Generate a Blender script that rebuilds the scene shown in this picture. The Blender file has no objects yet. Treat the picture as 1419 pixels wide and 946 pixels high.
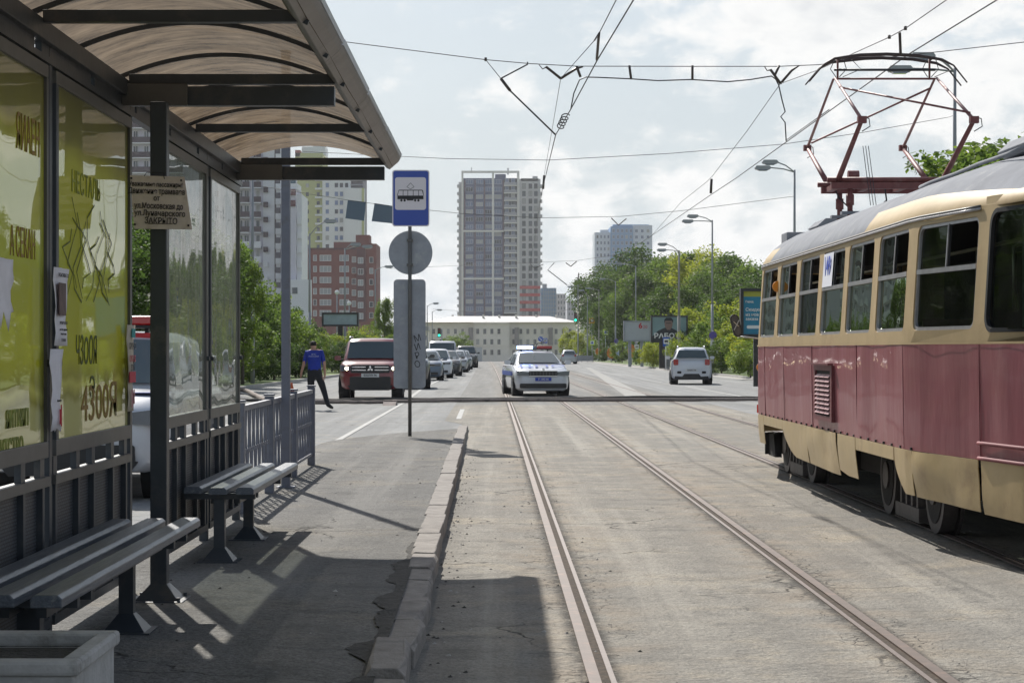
import bpy, bmesh, math, random
from math import sin, cos, pi, radians, sqrt, atan2
from mathutils import Vector, Matrix, noise
random.seed(11)
sc = bpy.context.scene
C = sc.collection

# ------------------------------------------------------------ camera, sky, sun, exposure
F = 2780.0; VX = 691.0; VY = 485.0; EYE = 1.48
cam_d = bpy.data.cameras.new('camera'); cam = bpy.data.objects.new('camera', cam_d); C.objects.link(cam)
cam.location = (0, 0, EYE); cam.rotation_euler = (pi/2, 0, 0)
cam_d.sensor_width = 36.0; cam_d.lens = 36.0*F/1419.0
cam_d.shift_x = (709.5-VX)/1419.0; cam_d.shift_y = (VY-473.0)/1419.0
cam_d.clip_start = 0.1; cam_d.clip_end = 6000
sc.camera = cam
SUN_EL = radians(41.0); SUN_AZ = atan2(-1.0, 3.2)      # direction towards the sun, from +Y
world = bpy.data.worlds.new('World'); sc.world = world; world.use_nodes = True
sun_d = bpy.data.lights.new('sun', 'SUN'); sun = bpy.data.objects.new('sun', sun_d); C.objects.link(sun)
sun_d.energy = 4.8; sun_d.angle = radians(0.6); sun_d.color = (1.0, 0.955, 0.88)
sd = Vector((sin(SUN_AZ)*cos(SUN_EL), cos(SUN_AZ)*cos(SUN_EL), sin(SUN_EL)))
sun.rotation_euler = sd.to_track_quat('Z', 'Y').to_euler()
sc.view_settings.view_transform = 'Standard'; sc.view_settings.look = 'None'
sc.view_settings.exposure = 0.32; sc.view_settings.gamma = 1.0; sc.view_settings.use_curve_mapping = False
sc.render.engine = 'CYCLES'
sc.cycles.max_bounces = 8; sc.cycles.transparent_max_bounces = 16

def build_world():
    nt = world.node_tree; N = nt.nodes; L = nt.links; N.clear()
    out = N.new('ShaderNodeOutputWorld'); bg = N.new('ShaderNodeBackground')
    sky = N.new('ShaderNodeTexSky'); sky.sky_type = 'NISHITA'; sky.sun_disc = False
    sky.sun_elevation = SUN_EL; sky.sun_rotation = SUN_AZ; sky.air_density = 1.0; sky.dust_density = 1.5; sky.ozone_density = 1.5
    tc = N.new('ShaderNodeTexCoord'); sep = N.new('ShaderNodeSeparateXYZ'); L.new(tc.outputs['Generated'], sep.inputs[0])
    def M(op, a, b=None, c=None, clamp=False):
        n = N.new('ShaderNodeMath'); n.operation = op; n.use_clamp = clamp
        for i, v in enumerate((a, b, c)):
            if v is None: continue
            if isinstance(v, (int, float)): n.inputs[i].default_value = v
            else: L.new(v, n.inputs[i])
        return n.outputs[0]
    # azimuth / elevation of the direction, for clouds laid out on the sky itself
    az = M('ARCTAN2', sep.outputs[0], sep.outputs[1])
    el = M('ARCSINE', sep.outputs[2])
    cmb = N.new('ShaderNodeCombineXYZ'); L.new(az, cmb.inputs[0]); L.new(M('MULTIPLY', el, 1.7), cmb.inputs[1])
    n1 = N.new('ShaderNodeTexNoise'); n1.inputs['Scale'].default_value = 9; n1.inputs['Detail'].default_value = 9; n1.inputs['Roughness'].default_value = 0.62; n1.inputs['Distortion'].default_value = 0.35
    L.new(cmb.outputs[0], n1.inputs['Vector'])
    n2 = N.new('ShaderNodeTexNoise'); n2.inputs['Scale'].default_value = 34; n2.inputs['Detail'].default_value = 8; n2.inputs['Roughness'].default_value = 0.6; n2.inputs['Distortion'].default_value = 0.3
    L.new(cmb.outputs[0], n2.inputs['Vector'])
    # cumulus banks (azimuth, elevation, width, height, weight)
    banks = [(0.175, 0.165, 0.115, 0.032, 1.0), (0.235, 0.13, 0.05, 0.035, .8), (0.01, 0.127, 0.024, 0.009, 0.6),
             (0.105, 0.075, 0.035, 0.035, 0.9), (0.07, 0.098, 0.05, 0.010, .4), (0.16, 0.11, 0.10, 0.018, .55),
             (0.04, 0.072, 0.03, 0.018, 0.7), (-0.06, 0.05, 0.08, 0.02, 0.5), (0.15, 0.075, 0.04, 0.025, .7), (0.22, 0.05, 0.09, 0.03, .6),
             (-0.10, 0.125, 0.05, .012, .5), (0.03, .03, .6, .028, .62), (0.13, 0.045, 0.10, .03, .8), (0.03, .085, .035, .02, .6), (.10, .10, .22, .014, .3), (0.21, .20, .12, .03, .9)]
    tot = None
    for a, e, w, h, k in banks:
        da = M('DIVIDE', M('SUBTRACT', az, a), w); de = M('DIVIDE', M('SUBTRACT', el, e), h)
        r2 = M('ADD', M('MULTIPLY', da, da), M('MULTIPLY', de, de))
        g = M('MULTIPLY', M('EXPONENT', M('MULTIPLY', r2, -0.8)), k)
        tot = g if tot is None else M('MAXIMUM', tot, g)
    far_az = M('GREATER_THAN', M('ABSOLUTE', az), 0.32)
    tot = M('MAXIMUM', tot, M('MULTIPLY', far_az, 0.12))
    f = M('ADD', M('MULTIPLY', n1.outputs[0], 0.6), M('MULTIPLY', n2.outputs[0], 0.7))
    v = M('ADD', tot, M('MULTIPLY', M('SUBTRACT', f, 0.65), 2.6))
    mr = N.new('ShaderNodeMapRange'); mr.interpolation_type = 'SMOOTHSTEP'
    mr.inputs[1].default_value = 0.22; mr.inputs[2].default_value = 0.80; L.new(v, mr.inputs[0])
    # grey bottoms / bright tops come from the thickness noise
    dk = N.new('ShaderNodeMapRange'); dk.interpolation_type = 'SMOOTHSTEP'; dk.inputs[1].default_value = .75; dk.inputs[2].default_value = 1.5; L.new(v, dk.inputs[0])
    cc = N.new('ShaderNodeMix'); cc.data_type = 'RGBA'; L.new(dk.outputs[0], cc.inputs[0])
    cc.inputs[6].default_value = (8.9, 8.85, 8.7, 1); cc.inputs[7].default_value = (6.9, 7.05, 7.2, 1)
    # thin veil over the blue: cirrus + haze to the horizon
    veil = N.new('ShaderNodeMix'); veil.data_type = 'RGBA'
    hz = M('EXPONENT', M('MULTIPLY', M('MAXIMUM', el, 0.0), -9.0))
    n3 = N.new('ShaderNodeTexNoise'); n3.inputs['Scale'].default_value = 5; n3.inputs['Detail'].default_value = 5
    L.new(cmb.outputs[0], n3.inputs['Vector'])
    lowv = M('EXPONENT', M('MULTIPLY', M('MAXIMUM', el, 0.0), -1.6))
    vf = M('ADD', M('MULTIPLY', hz, 0.25), M('MULTIPLY', lowv, M('ADD', 0.86, M('MULTIPLY', M('SUBTRACT', n3.outputs[0], .5), 0.5))), clamp=True)
    L.new(vf, veil.inputs[0]); L.new(sky.outputs[0], veil.inputs[6]); veil.inputs[7].default_value = (5.2, 5.85, 6.25, 1)
    mx = N.new('ShaderNodeMix'); mx.data_type = 'RGBA'
    L.new(M('MULTIPLY', mr.outputs[0], 0.92), mx.inputs[0]); L.new(veil.outputs[2], mx.inputs[6]); L.new(cc.outputs[2], mx.inputs[7])
    L.new(mx.outputs[2], bg.inputs[0]); bg.inputs[1].default_value = 0.09
    L.new(bg.outputs[0], out.inputs[0])
build_world()

# ------------------------------------------------------------ helpers
def V(px, py, Y):
    return Vector(((px-VX)*Y/F, Y, EYE-(py-VY)*Y/F))
def gz(Y):                                   # the road runs level, then falls gently away far off
    t = min(max((Y-240)/330.0, 0), 1)
    return -2.7*t*t*(3-2*t)
def xo(Y):                                   # the line bends slightly to the left far off
    return -.0025*Y - .000014*Y*Y if Y < 320 else -.0025*320-.000014*320*320 - (Y-320)*.0115

MATS = {}
def mat(name, col, rough=.6, metal=0.0, var=0.0, vscale=6.0, bump=0.0, bdist=.02, bscale=40.0, coat=0.0, spec=None, emit=None, estr=1.0, stretch=None, dirt=None, dscale=1.5):
    if name in MATS: return MATS[name]
    m = bpy.data.materials.new(name); m.use_nodes = True; nt = m.node_tree; N = nt.nodes; L = nt.links
    b = N['Principled BSDF']; c4 = (col[0], col[1], col[2], 1)
    b.inputs['Base Color'].default_value = c4; b.inputs['Roughness'].default_value = rough; b.inputs['Metallic'].default_value = metal
    if coat: b.inputs['Coat Weight'].default_value = coat; b.inputs['Coat Roughness'].default_value = .05
    if spec is not None: b.inputs['Specular IOR Level'].default_value = spec
    tc = None
    def coords():
        nonlocal tc
        if tc is None:
            t = N.new('ShaderNodeTexCoord'); mp = N.new('ShaderNodeMapping'); L.new(t.outputs['Object'], mp.inputs[0])
            if stretch: mp.inputs['Scale'].default_value = stretch
            tc = mp.outputs[0]
        return tc
    base = None
    if var:
        n = N.new('ShaderNodeTexNoise'); n.inputs['Scale'].default_value = vscale; n.inputs['Detail'].default_value = 6; n.inputs['Roughness'].default_value = .65
        L.new(coords(), n.inputs['Vector'])
        r = N.new('ShaderNodeValToRGB'); r.color_ramp.elements[0].position = .3; r.color_ramp.elements[1].position = .7
        r.color_ramp.elements[0].color = (col[0]*(1-var), col[1]*(1-var), col[2]*(1-var), 1)
        r.color_ramp.elements[1].color = (min(col[0]*(1+var), 1), min(col[1]*(1+var), 1), min(col[2]*(1+var), 1), 1)
        L.new(n.outputs[0], r.inputs[0]); base = r.outputs[0]; L.new(base, b.inputs['Base Color'])
    if dirt:
        n = N.new('ShaderNodeTexNoise'); n.inputs['Scale'].default_value = dscale; n.inputs['Detail'].default_value = 9; n.inputs['Roughness'].default_value = .7
        L.new(coords(), n.inputs['Vector'])
        mr = N.new('ShaderNodeMapRange'); mr.interpolation_type = 'SMOOTHSTEP'; mr.inputs[1].default_value = .5; mr.inputs[2].default_value = .72; mr.inputs[4].default_value = .8
        L.new(n.outputs[0], mr.inputs[0])
        mx = N.new('ShaderNodeMix'); mx.data_type = 'RGBA'; L.new(mr.outputs[0], mx.inputs[0])
        if base: L.new(base, mx.inputs[6])
        else: mx.inputs[6].default_value = c4
        mx.inputs[7].default_value = (*dirt, 1); L.new(mx.outputs[2], b.inputs['Base Color'])
    if bump:
        n = N.new('ShaderNodeTexNoise'); n.inputs['Scale'].default_value = bscale; n.inputs['Detail'].default_value = 5
        L.new(coords(), n.inputs['Vector'])
        bp = N.new('ShaderNodeBump'); bp.inputs['Strength'].default_value = bump; bp.inputs['Distance'].default_value = bdist
        L.new(n.outputs[0], bp.inputs['Height']); L.new(bp.outputs[0], b.inputs['Normal'])
    if emit: b.inputs['Emission Color'].default_value = (*emit, 1); b.inputs['Emission Strength'].default_value = estr
    MATS[name] = m; return m

class MB:
    def __init__(s): s.v = []; s.f = []; s.m = []; s.sm = []; s.mats = []
    def mi(s, m):
        if m not in s.mats: s.mats.append(m)
        return s.mats.index(m)
    def add(s, vs, fs, m, smooth=False):
        o = len(s.v); s.v += [tuple(v) for v in vs]; i = s.mi(m)
        for f in fs: s.f.append(tuple(o+k for k in f)); s.m.append(i); s.sm.append(smooth)
    def box(s, c, d, m, rz=0.0, R=None):
        c = Vector(c); hx, hy, hz = d[0]/2, d[1]/2, d[2]/2
        vs = [Vector((x, y, z)) for z in (-hz, hz) for y in (-hy, hy) for x in (-hx, hx)]
        if R is None: R = Matrix.Rotation(rz, 3, 'Z')
        s.add([c+R@v for v in vs], [(0, 2, 3, 1), (4, 5, 7, 6), (0, 1, 5, 4), (2, 6, 7, 3), (0, 4, 6, 2), (1, 3, 7, 5)], m)
    def bb(s, x0, x1, y0, y1, z0, z1, m): s.box(((x0+x1)/2, (y0+y1)/2, (z0+z1)/2), (x1-x0, y1-y0, z1-z0), m)
    def tube(s, pts, r, m, n=8, r2=None, cap=True):
        pts = [Vector(p) for p in pts]; k = len(pts); rr = [r+((r2 if r2 is not None else r)-r)*i/max(k-1, 1) for i in range(k)] if not isinstance(r, (list, tuple)) else r
        vs = []; up = None
        for i, p in enumerate(pts):
            d = (pts[min(i+1, k-1)]-pts[max(i-1, 0)]).normalized()
            if up is None: up = d.orthogonal().normalized()
            else:
                up = (up-d*up.dot(d))
                up = up.normalized() if up.length > 1e-6 else d.orthogonal().normalized()
            w = d.cross(up)
            for j in range(n):
                a = 2*pi*j/n; vs.append(p+(up*cos(a)+w*sin(a))*rr[i])
        fs = [(i*n+j, i*n+(j+1) % n, (i+1)*n+(j+1) % n, (i+1)*n+j) for i in range(k-1) for j in range(n)]
        if cap: fs += [tuple(range(n-1, -1, -1)), tuple((k-1)*n+j for j in range(n))]
        s.add(vs, fs, m, True if n > 5 else False)
    def bar(s, a, b, w, h, m):               # rectangular bar between two points
        a = Vector(a); b = Vector(b); d = (b-a); L_ = d.length; d.normalize()
        up = Vector((0, 0, 1)) if abs(d.z) < .95 else Vector((0, 1, 0))
        x = d.cross(up).normalized(); z = x.cross(d)
        R = Matrix((x, d, z)).transposed()
        s.box((a+b)/2, (w, L_, h), m, R=R)
    def prism(s, poly, axis, t0, t1, m, smooth=False):   # poly of 2D points extruded on axis
        def P(a, b, t): return {'x': (t, a, b), 'y': (a, t, b), 'z': (a, b, t)}[axis]
        n = len(poly); vs = [P(a, b, t0) for a, b in poly]+[P(a, b, t1) for a, b in poly]
        s.add(vs, [tuple(range(n)), tuple(range(2*n-1, n-1, -1))], m)
        s.add(vs, [(i, i+n, (i+1) % n+n, (i+1) % n) for i in range(n)], m, smooth)
    def disc(s, c, r, axis, t, m, n=28, r2=None):
        s.prism([(c[0]+r*cos(2*pi*i/n), c[1]+(r2 or r)*sin(2*pi*i/n)) for i in range(n)], axis, t[0], t[1], m)
    def build(s, name, parent=None, bevel=0, origin=None, **tags):
        me = bpy.data.meshes.new(name); o3 = Vector(origin) if origin else Vector((0, 0, 0))
        me.from_pydata([tuple(Vector(v)-o3) for v in s.v], [], s.f)
        for m in s.mats: me.materials.append(m)
        for i, p in enumerate(me.polygons): p.material_index = s.m[i]; p.use_smooth = s.sm[i]
        bm = bmesh.new(); bm.from_mesh(me); bmesh.ops.recalc_face_normals(bm, faces=bm.faces); bm.to_mesh(me); bm.free()
        o = bpy.data.objects.new(name, me); C.objects.link(o)
        if origin: o.location = o3
        if parent: o.parent = parent
        if bevel:
            b = o.modifiers.new('bevel', 'BEVEL'); b.width = bevel; b.segments = 2; b.limit_method = 'ANGLE'; b.angle_limit = radians(35)
        for k, v in tags.items(): o[k] = v
        return o
def thing(name, label, cat, loc=(0, 0, 0), rz=0, group=None):
    o = bpy.data.objects.new(name, None); C.objects.link(o); o.location = loc; o.rotation_euler = (0, 0, rz); o.empty_display_size = .3
    o['label'] = label; o['category'] = cat
    if group: o['group'] = group
    return o
def tag(o, label, cat, group=None, kind=None):
    if label: o['label'] = label
    if cat: o['category'] = cat
    if group: o['group'] = group
    if kind: o['kind'] = kind
    return o
def struct(o): o['kind'] = 'structure'; return o
def kids(o): return [c for c in bpy.data.objects if c.parent == o]
def dup(root, loc, rz=0, scale=None, label=None, group=None):
    def rec(o, par):
        c = o.copy(); C.objects.link(c); c.parent = par
        for k in kids_cache(o): rec(k, c)
        return c
    r = rec(root, None); r.location = loc; r.rotation_euler = (0, 0, rz)
    if scale: r.scale = scale if isinstance(scale, tuple) else (scale,)*3
    if label: r['label'] = label
    if group: r['group'] = group
    return r
_kc = {}
def kids_cache(o):
    if o.name not in _kc: _kc[o.name] = kids(o)
    return _kc[o.name]
def text(name, s, size, loc, rot, m, parent=None, ext=.002, align='CENTER', sx=1.0, shear=0.0, spacing=1.0, bold=0.0):
    cu = bpy.data.curves.new(name, 'FONT'); cu.body = s; cu.size = size; cu.align_x = align; cu.align_y = 'CENTER'; cu.extrude = ext
    cu.shear = shear; cu.space_line = spacing; cu.offset = bold; cu.resolution_u = 3
    t = bpy.data.objects.new(name+'_t', cu); C.objects.link(t)
    dg = bpy.context.evaluated_depsgraph_get(); me = bpy.data.meshes.new_from_object(t.evaluated_get(dg))
    bpy.data.objects.remove(t); bpy.data.curves.remove(cu)
    me.transform(Matrix.Diagonal((sx, 1, 1, 1))); me.materials.clear(); me.materials.append(m)
    o = bpy.data.objects.new(name, me); C.objects.link(o); o.location = loc; o.rotation_euler = rot
    if parent: o.parent = parent
    return o
FRONT = (pi/2, 0, 0)        # text standing up, read from the camera side
SIDE_L = (pi/2, 0, -pi/2)   # on a face looking towards -X
SIDE_R = (pi/2, 0, pi/2)    # on a face looking towards +X
def rrect(w, h, r, n=5, cx=0, cz=0):
    p = []
    for (sx, sy, a0) in ((1, 1, 0), (-1, 1, pi/2), (-1, -1, pi), (1, -1, 1.5*pi)):
        for i in range(n+1):
            a = a0+pi/2*i/n; p.append((cx+sx*(w/2-r)+r*cos(a), cz+sy*(h/2-r)+r*sin(a)))
    return p

# ------------------------------------------------------------ materials
def ground_mat(name, c0, c1, c2, grain=1.0, rail_cracks=None, stretch=(1, 1, 1)):
    m = bpy.data.materials.new(name); m.use_nodes = True; nt = m.node_tree; N = nt.nodes; L = nt.links
    b = N['Principled BSDF']; b.inputs['Roughness'].default_value = .9; b.inputs['Specular IOR Level'].default_value = .25
    g = N.new('ShaderNodeNewGeometry'); mp = N.new('ShaderNodeMapping'); mp.inputs['Scale'].default_value = stretch; L.new(g.outputs['Position'], mp.inputs[0]); P = mp.outputs[0]
    def NZ(s, d=6, r=.6):
        n = N.new('ShaderNodeTexNoise'); n.inputs['Scale'].default_value = s; n.inputs['Detail'].default_value = d; n.inputs['Roughness'].default_value = r
        L.new(P, n.inputs['Vector']); return n.outputs[0]
    def MR(x, a, b_, c=0, d=1):
        n = N.new('ShaderNodeMapRange'); n.interpolation_type = 'SMOOTHSTEP'
        for i, v in enumerate((a, b_, c, d)): n.inputs[i+1].default_value = v
        L.new(x, n.inputs[0]); return n.outputs[0]
    def MX(f, a, b_, mode='MIX'):
        n = N.new('ShaderNodeMix'); n.data_type = 'RGBA'; n.blend_type = mode
        for i, v in ((0, f), (6, a), (7, b_)):
            if isinstance(v, (int, float)): n.inputs[i].default_value = v
            elif isinstance(v, tuple): n.inputs[i].default_value = (*v, 1)
            else: L.new(v, n.inputs[i])
        return n.outputs[2]
    def MU(a, b_, op='MULTIPLY'):
        n = N.new('ShaderNodeMath'); n.operation = op
        for i, v in enumerate((a, b_)):
            if isinstance(v, (int, float)): n.inputs[i].default_value = v
            else: L.new(v, n.inputs[i])
        return n.outputs[0]
    big = NZ(.45, 7, .62); mid = NZ(3.2, 8, .7); fine = NZ(55, 4, .8); 
    vo = N.new('ShaderNodeTexVoronoi'); vo.inputs['Scale'].default_value = 48; L.new(P, vo.inputs['Vector'])
    col = MX(MR(big, .36, .64), c0, c1)
    col = MX(MU(MR(mid, .42, .66), .75), col, c2)
    col = MX(MU(MR(NZ(.9, 6, .7), .5, .68), .5), col, tuple(a*b_ for a, b_ in zip(c1, (1.25, 1.12, .92))))
    col = MX(MU(MR(NZ(1.6, 8, .75), .54, .66), .55), col, tuple(x*.55 for x in c0))
    col = MX(MU(MR(fine, .42, .62), .62*grain), col, tuple(x*.38 for x in c0))
    col = MX(MU(MR(vo.outputs['Distance'], .0, .30, 1, 0), .42*grain), col, tuple(min(x*1.75, .8) for x in c0))
    sm = N.new('ShaderNodeMapping'); sm.inputs['Scale'].default_value = (2.2, .045, 1); L.new(g.outputs['Position'], sm.inputs[0])
    sn = N.new('ShaderNodeTexNoise'); sn.inputs['Scale'].default_value = 1; sn.inputs['Detail'].default_value = 5; sn.inputs['Roughness'].default_value = .6; L.new(sm.outputs[0], sn.inputs['Vector'])
    col = MX(MU(MR(sn.outputs[0], .48, .66), .42), col, tuple(x*.62 for x in c0)); col = MX(MU(MR(sn.outputs[0], .5, .34), .4), col, tuple(min(x*1.2, .8) for x in c1))
    # cracks
    wp = N.new('ShaderNodeTexNoise'); wp.inputs['Scale'].default_value = 2.5; wp.inputs['Detail'].default_value = 4; L.new(P, wp.inputs['Vector'])
    sub = N.new('ShaderNodeVectorMath'); sub.operation = 'MULTIPLY_ADD'; L.new(wp.outputs['Color'], sub.inputs[0]); sub.inputs[1].default_value = (.5, .5, .5); L.new(P, sub.inputs[2])
    vc = N.new('ShaderNodeTexVoronoi'); vc.feature = 'DISTANCE_TO_EDGE'; vc.inputs['Scale'].default_value = .55; L.new(sub.outputs[0], vc.inputs['Vector'])
    ck = MU(MR(vc.outputs['Distance'], .0, .010, 1, 0), MR(big, .5, .6))
    height = MU(fine, MU(mid, .5), 'ADD')
    if rail_cracks:
        at = N.new('ShaderNodeUVMap'); at.uv_map = 'lat'; sp = N.new('ShaderNodeSeparateXYZ'); L.new(at.outputs[0], sp.inputs[0])
        dist = None
        for rx in rail_cracks:
            d = MU(MU(sp.outputs[0], rx, 'SUBTRACT'), 1, 'MULTIPLY'); n = N.new('ShaderNodeMath'); n.operation = 'ABSOLUTE'; L.new(d, n.inputs[0])
            dist = n.outputs[0] if dist is None else MU(dist, n.outputs[0], 'MINIMUM')
        near = MR(dist, .10, .32, 1, 0)
        vk = N.new('ShaderNodeTexVoronoi'); vk.feature = 'DISTANCE_TO_EDGE'; vk.inputs['Scale'].default_value = 9; L.new(sub.outputs[0], vk.inputs['Vector'])
        k2 = MU(MR(vk.outputs['Distance'], .0, .07, 1, 0), MU(near, MR(NZ(1.1, 4), .42, .6)))
        edge = MU(MR(dist, .062, .135, 1, 0), MR(NZ(7, 5, .8), .32, .55))
        ck = MU(ck, MU(k2, edge, 'MAXIMUM'), 'MAXIMUM')
        # sandy dust along the rails
        dust = MU(MR(dist, .1, .6, 1, 0), MR(NZ(1.7, 5), .4, .65))
        col = MX(MU(dust, .55), col, (.33, .27, .205))
    col = MX(MU(ck, .85), col, (.03, .028, .026))
    L.new(col, b.inputs['Base Color'])
    h = MU(height, MU(ck, -1.2), 'ADD')
    bp = N.new('ShaderNodeBump'); h = MU(h, MU(NZ(17, 3, .6), 2.6), 'ADD'); bp.inputs['Strength'].default_value = min(1, .8*grain); bp.inputs['Distance'].default_value = .014; L.new(h, bp.inputs['Height']); L.new(bp.outputs[0], b.inputs['Normal'])
    return m
M_track = ground_mat('worn_track_asphalt', (.285, .268, .238), (.37, .345, .30), (.21, .198, .178), 1.0, rail_cracks=(.485, 1.997, 3.641, 5.153))
M_road = ground_mat('grey_road_asphalt', (.245, .25, .25), (.285, .288, .286), (.22, .222, .224), .5)
M_plat = ground_mat('platform_asphalt', (.205, .20, .19), (.245, .238, .222), (.155, .152, .145), 1.15)
M_kerb = mat('kerb_stone', (.25, .228, .208), .9, var=.22, vscale=9, bump=.5, bscale=60, dirt=(.15, .13, .12), dscale=3)
M_kerb2 = mat('kerb_concrete', (.40, .385, .36), .9, var=.12, vscale=2, bump=.3)
M_steel = mat('rail_head', (.135, .104, .088), .5, .3, var=.15, vscale=14, dirt=(.26, .17, .13), dscale=5)
M_lip = mat('rail_lip', (.20, .165, .148), .45, .4, var=.15, vscale=14)
M_groove = mat('rail_groove', (.05, .034, .022), .95, var=.6, vscale=20, bump=.5)
M_paint = mat('road_paint', (.36, .36, .35), .8, var=.2, vscale=5, dirt=(.25, .25, .24), dscale=2.2)
M_grass = mat('grass', (.11, .16, .035), .95, var=.45, vscale=3, bump=.6, bscale=12)
M_earth = mat('earth', (.12, .12, .06), .95, var=.4, vscale=.4)
M_dark = mat('dark_blue_grey_paint', (.042, .05, .062), .42, .1, var=.12, vscale=8, bump=.08, bscale=30, dirt=(.09, .085, .08), dscale=4)
M_dark2 = mat('grey_frame_paint', (.11, .108, .105), .45, .2, var=.12, vscale=8)
M_bench = mat('bench_slats', (.085, .10, .125), .38, var=.3, vscale=18, stretch=(6, .35, 6), bump=.2, bscale=16, dirt=(.22, .22, .23), dscale=5)
M_rail = mat('fence_grey_paint', (.16, .17, .21), .5, .1, var=.15, dirt=(.10, .09, .085), dscale=6)
M_galv = mat('galvanised', (.42, .44, .47), .45, .55, var=.12, vscale=4)
M_signback = mat('sign_back', (.28, .30, .335), .5, .35, var=.14, vscale=5, dirt=(.40, .41, .42), dscale=3)
M_blk = mat('black_rubber', (.012, .012, .013), .8)
M_blkplas = mat('black_plastic', (.02, .02, .021), .5)
M_white = mat('white_sheet', (.78, .77, .78), .7)
M_conc = mat('planter_concrete', (.42, .41, .40), .85, var=.15, vscale=10, bump=.3, dirt=(.2, .19, .17), dscale=4)
M_wire = mat('wire', (.035, .035, .04), .5, .3)
M_insul = mat('insulator', (.05, .035, .03), .4)
M_lampgrey = mat('lamp_pole_grey', (.30, .31, .33), .65, .1, var=.15, vscale=2, stretch=(1, 1, .3))
M_conc_pole = mat('concrete_pole', (.30, .285, .265), .9, var=.18, vscale=2.5)
M_glass_dk = mat('dark_glass', (.012, .016, .018), .04, spec=.6)
M_chrome = mat('chrome', (.7, .7, .72), .12, 1.0)
M_black_text = mat('black_print', (.015, .015, .018), .6)
# ------------------------------------------------------------ setting: ground, road, track, platform
def ys(a, b, n=None, step=None):
    n = n or max(int((b-a)/step), 1); return [a+(b-a)*i/n for i in range(n+1)]
def strip(name, fl, fr, Y, dz, m, lat=False):
    vs = []; 
    for y in Y: vs += [(fl(y), y, gz(y)+dz), (fr(y), y, gz(y)+dz)]
    fs = [(2*i, 2*i+1, 2*i+3, 2*i+2) for i in range(len(Y)-1)]
    b = MB(); b.add(vs, fs, m, True); o = b.build(name)
    if lat:
        uv = o.data.uv_layers.new(name='lat')
        for p in o.data.polygons:
            for li in p.loop_indices:
                v = o.data.vertices[o.data.loops[li].vertex_index].co; uv.data[li].uv = (v.x-xo(v.y), v.y/10)
    return struct(o)
YL = ys(-30, 230, step=5)+ys(240, 700, step=20)
gy = [-300, -30]+ys(0, 240, step=40)+ys(270, 570, step=30)+[800, 1500, 4500]
b = MB(); vs = []; gx = (-2500, -400, -60, 60, 400, 2500)
for y in gy: vs += [(x, y, gz(y)-.02) for x in gx]
n = len(gx); b.add(vs, [(i*n+j, i*n+j+1, (i+1)*n+j+1, (i+1)*n+j) for i in range(len(gy)-1) for j in range(n-1)], M_earth, True)
struct(b.build('ground'))
def road_l(y): return -9.6+(.0165*max(y-70, 0) if y < 130 else 1.0) + (xo(y)*.5 if y > 130 else 0)
def road_r(y): return 13.3+xo(y)*1.3
strip('road', road_l, road_r, YL, 0.0, M_road)
strip('track_bed', lambda y: -.6+xo(y)+(-.4 if y > 40 else 0), lambda y: 6.0+xo(y), ys(-30, 54, step=2), .004, M_track, lat=True)
strip('track_bed', lambda y: -1.0+xo(y), lambda y: 6.0+xo(y), ys(54, 260, step=4), .004, ground_mat('far_track_asphalt', (.20, .20, .195), (.235, .232, .225), (.18, .178, .17), .5, rail_cracks=(.485, 1.997, 3.641, 5.153)), lat=True)
# verge kerbs
def kerbline(f, side, Y):
    b = MB(); vs = []
    for y in Y:
        x = f(y); vs += [(x, y, gz(y)-.01), (x, y, gz(y)+.13), (x+side*.16, y, gz(y)+.13), (x+side*.16, y, gz(y)-.01)]
    b.add(vs, [(4*i+j, 4*i+j+1, 4*i+j+5, 4*i+j+4) for i in range(len(Y)-1) for j in range(3)], M_kerb2); return struct(b.build('kerb'))
kerbline(road_l, -1, YL); kerbline(road_r, 1, YL)
strip('grass_verge', lambda y: road_l(y)-14, lambda y: road_l(y)-.16, YL, .12, M_grass)
strip('grass_verge', lambda y: road_r(y)+.16, lambda y: road_r(y)+34, YL, .12, M_grass)
strip('concrete_edge', lambda y: road_r(y)-.5, lambda y: road_r(y), ys(90, 240, step=6), .004, M_kerb2)
# rails
def rail(name, off, inner):
    b = MB(); Y = ys(-20, 60, step=2)+ys(65, 300, step=5)
    segs = [(-.056, 0, M_steel, .016), (0, .042, M_groove, .006), (.042, .068, M_lip, .013)]
    if inner < 0: segs = [(-b_, -a, m_, z) for a, b_, m_, z in segs]
    for a, c, m_, z in segs:
        vs = []
        for y in Y: x = off+xo(y); vs += [(x+a, y, gz(y)+z-.02), (x+a, y, gz(y)+z), (x+c, y, gz(y)+z), (x+c, y, gz(y)+z-.02)]
        b.add(vs, [(4*i+j, 4*i+j+1, 4*i+j+5, 4*i+j+4) for i in range(len(Y)-1) for j in range(3)], m_)
    return struct(b.build(name))
for off, s in ((.456+.023, 1), (.479+1.524, -1), (3.59+.045, 1), (3.635+1.524, -1)): rail('tram_rail', off, s)
# painted lines
def dash(x0, y0, x1, y1, w, name='lane_marking'):
    b = MB(); vs = []; Y = ys(y0, y1, step=6)
    for y in Y: x = x0+(x1-x0)*(y-y0)/(y1-y0); vs += [(x-w/2, y, gz(y)+.0085), (x+w/2, y, gz(y)+.0085)]
    b.add(vs, [(2*i, 2*i+1, 2*i+3, 2*i+2) for i in range(len(Y)-1)], M_paint); return struct(b.build(name))
dash(-2.63, 31, -2.66, 57, .10); dash(-2.7, 58.5, -2.95, 78, .13); dash(-2.95, 84, -2.85, 120, .13); dash(-2.85, 128, -3.0, 190, .13)
dash(-.86, 43, -.9, 50, .11); dash(7.85, 44, 7.6, 82, .12); dash(7.5, 92, 7.3, 104, .12); dash(7.2, 118, 6.9, 132, .12); dash(6.8, 150, 6.2, 168, .12)
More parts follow.
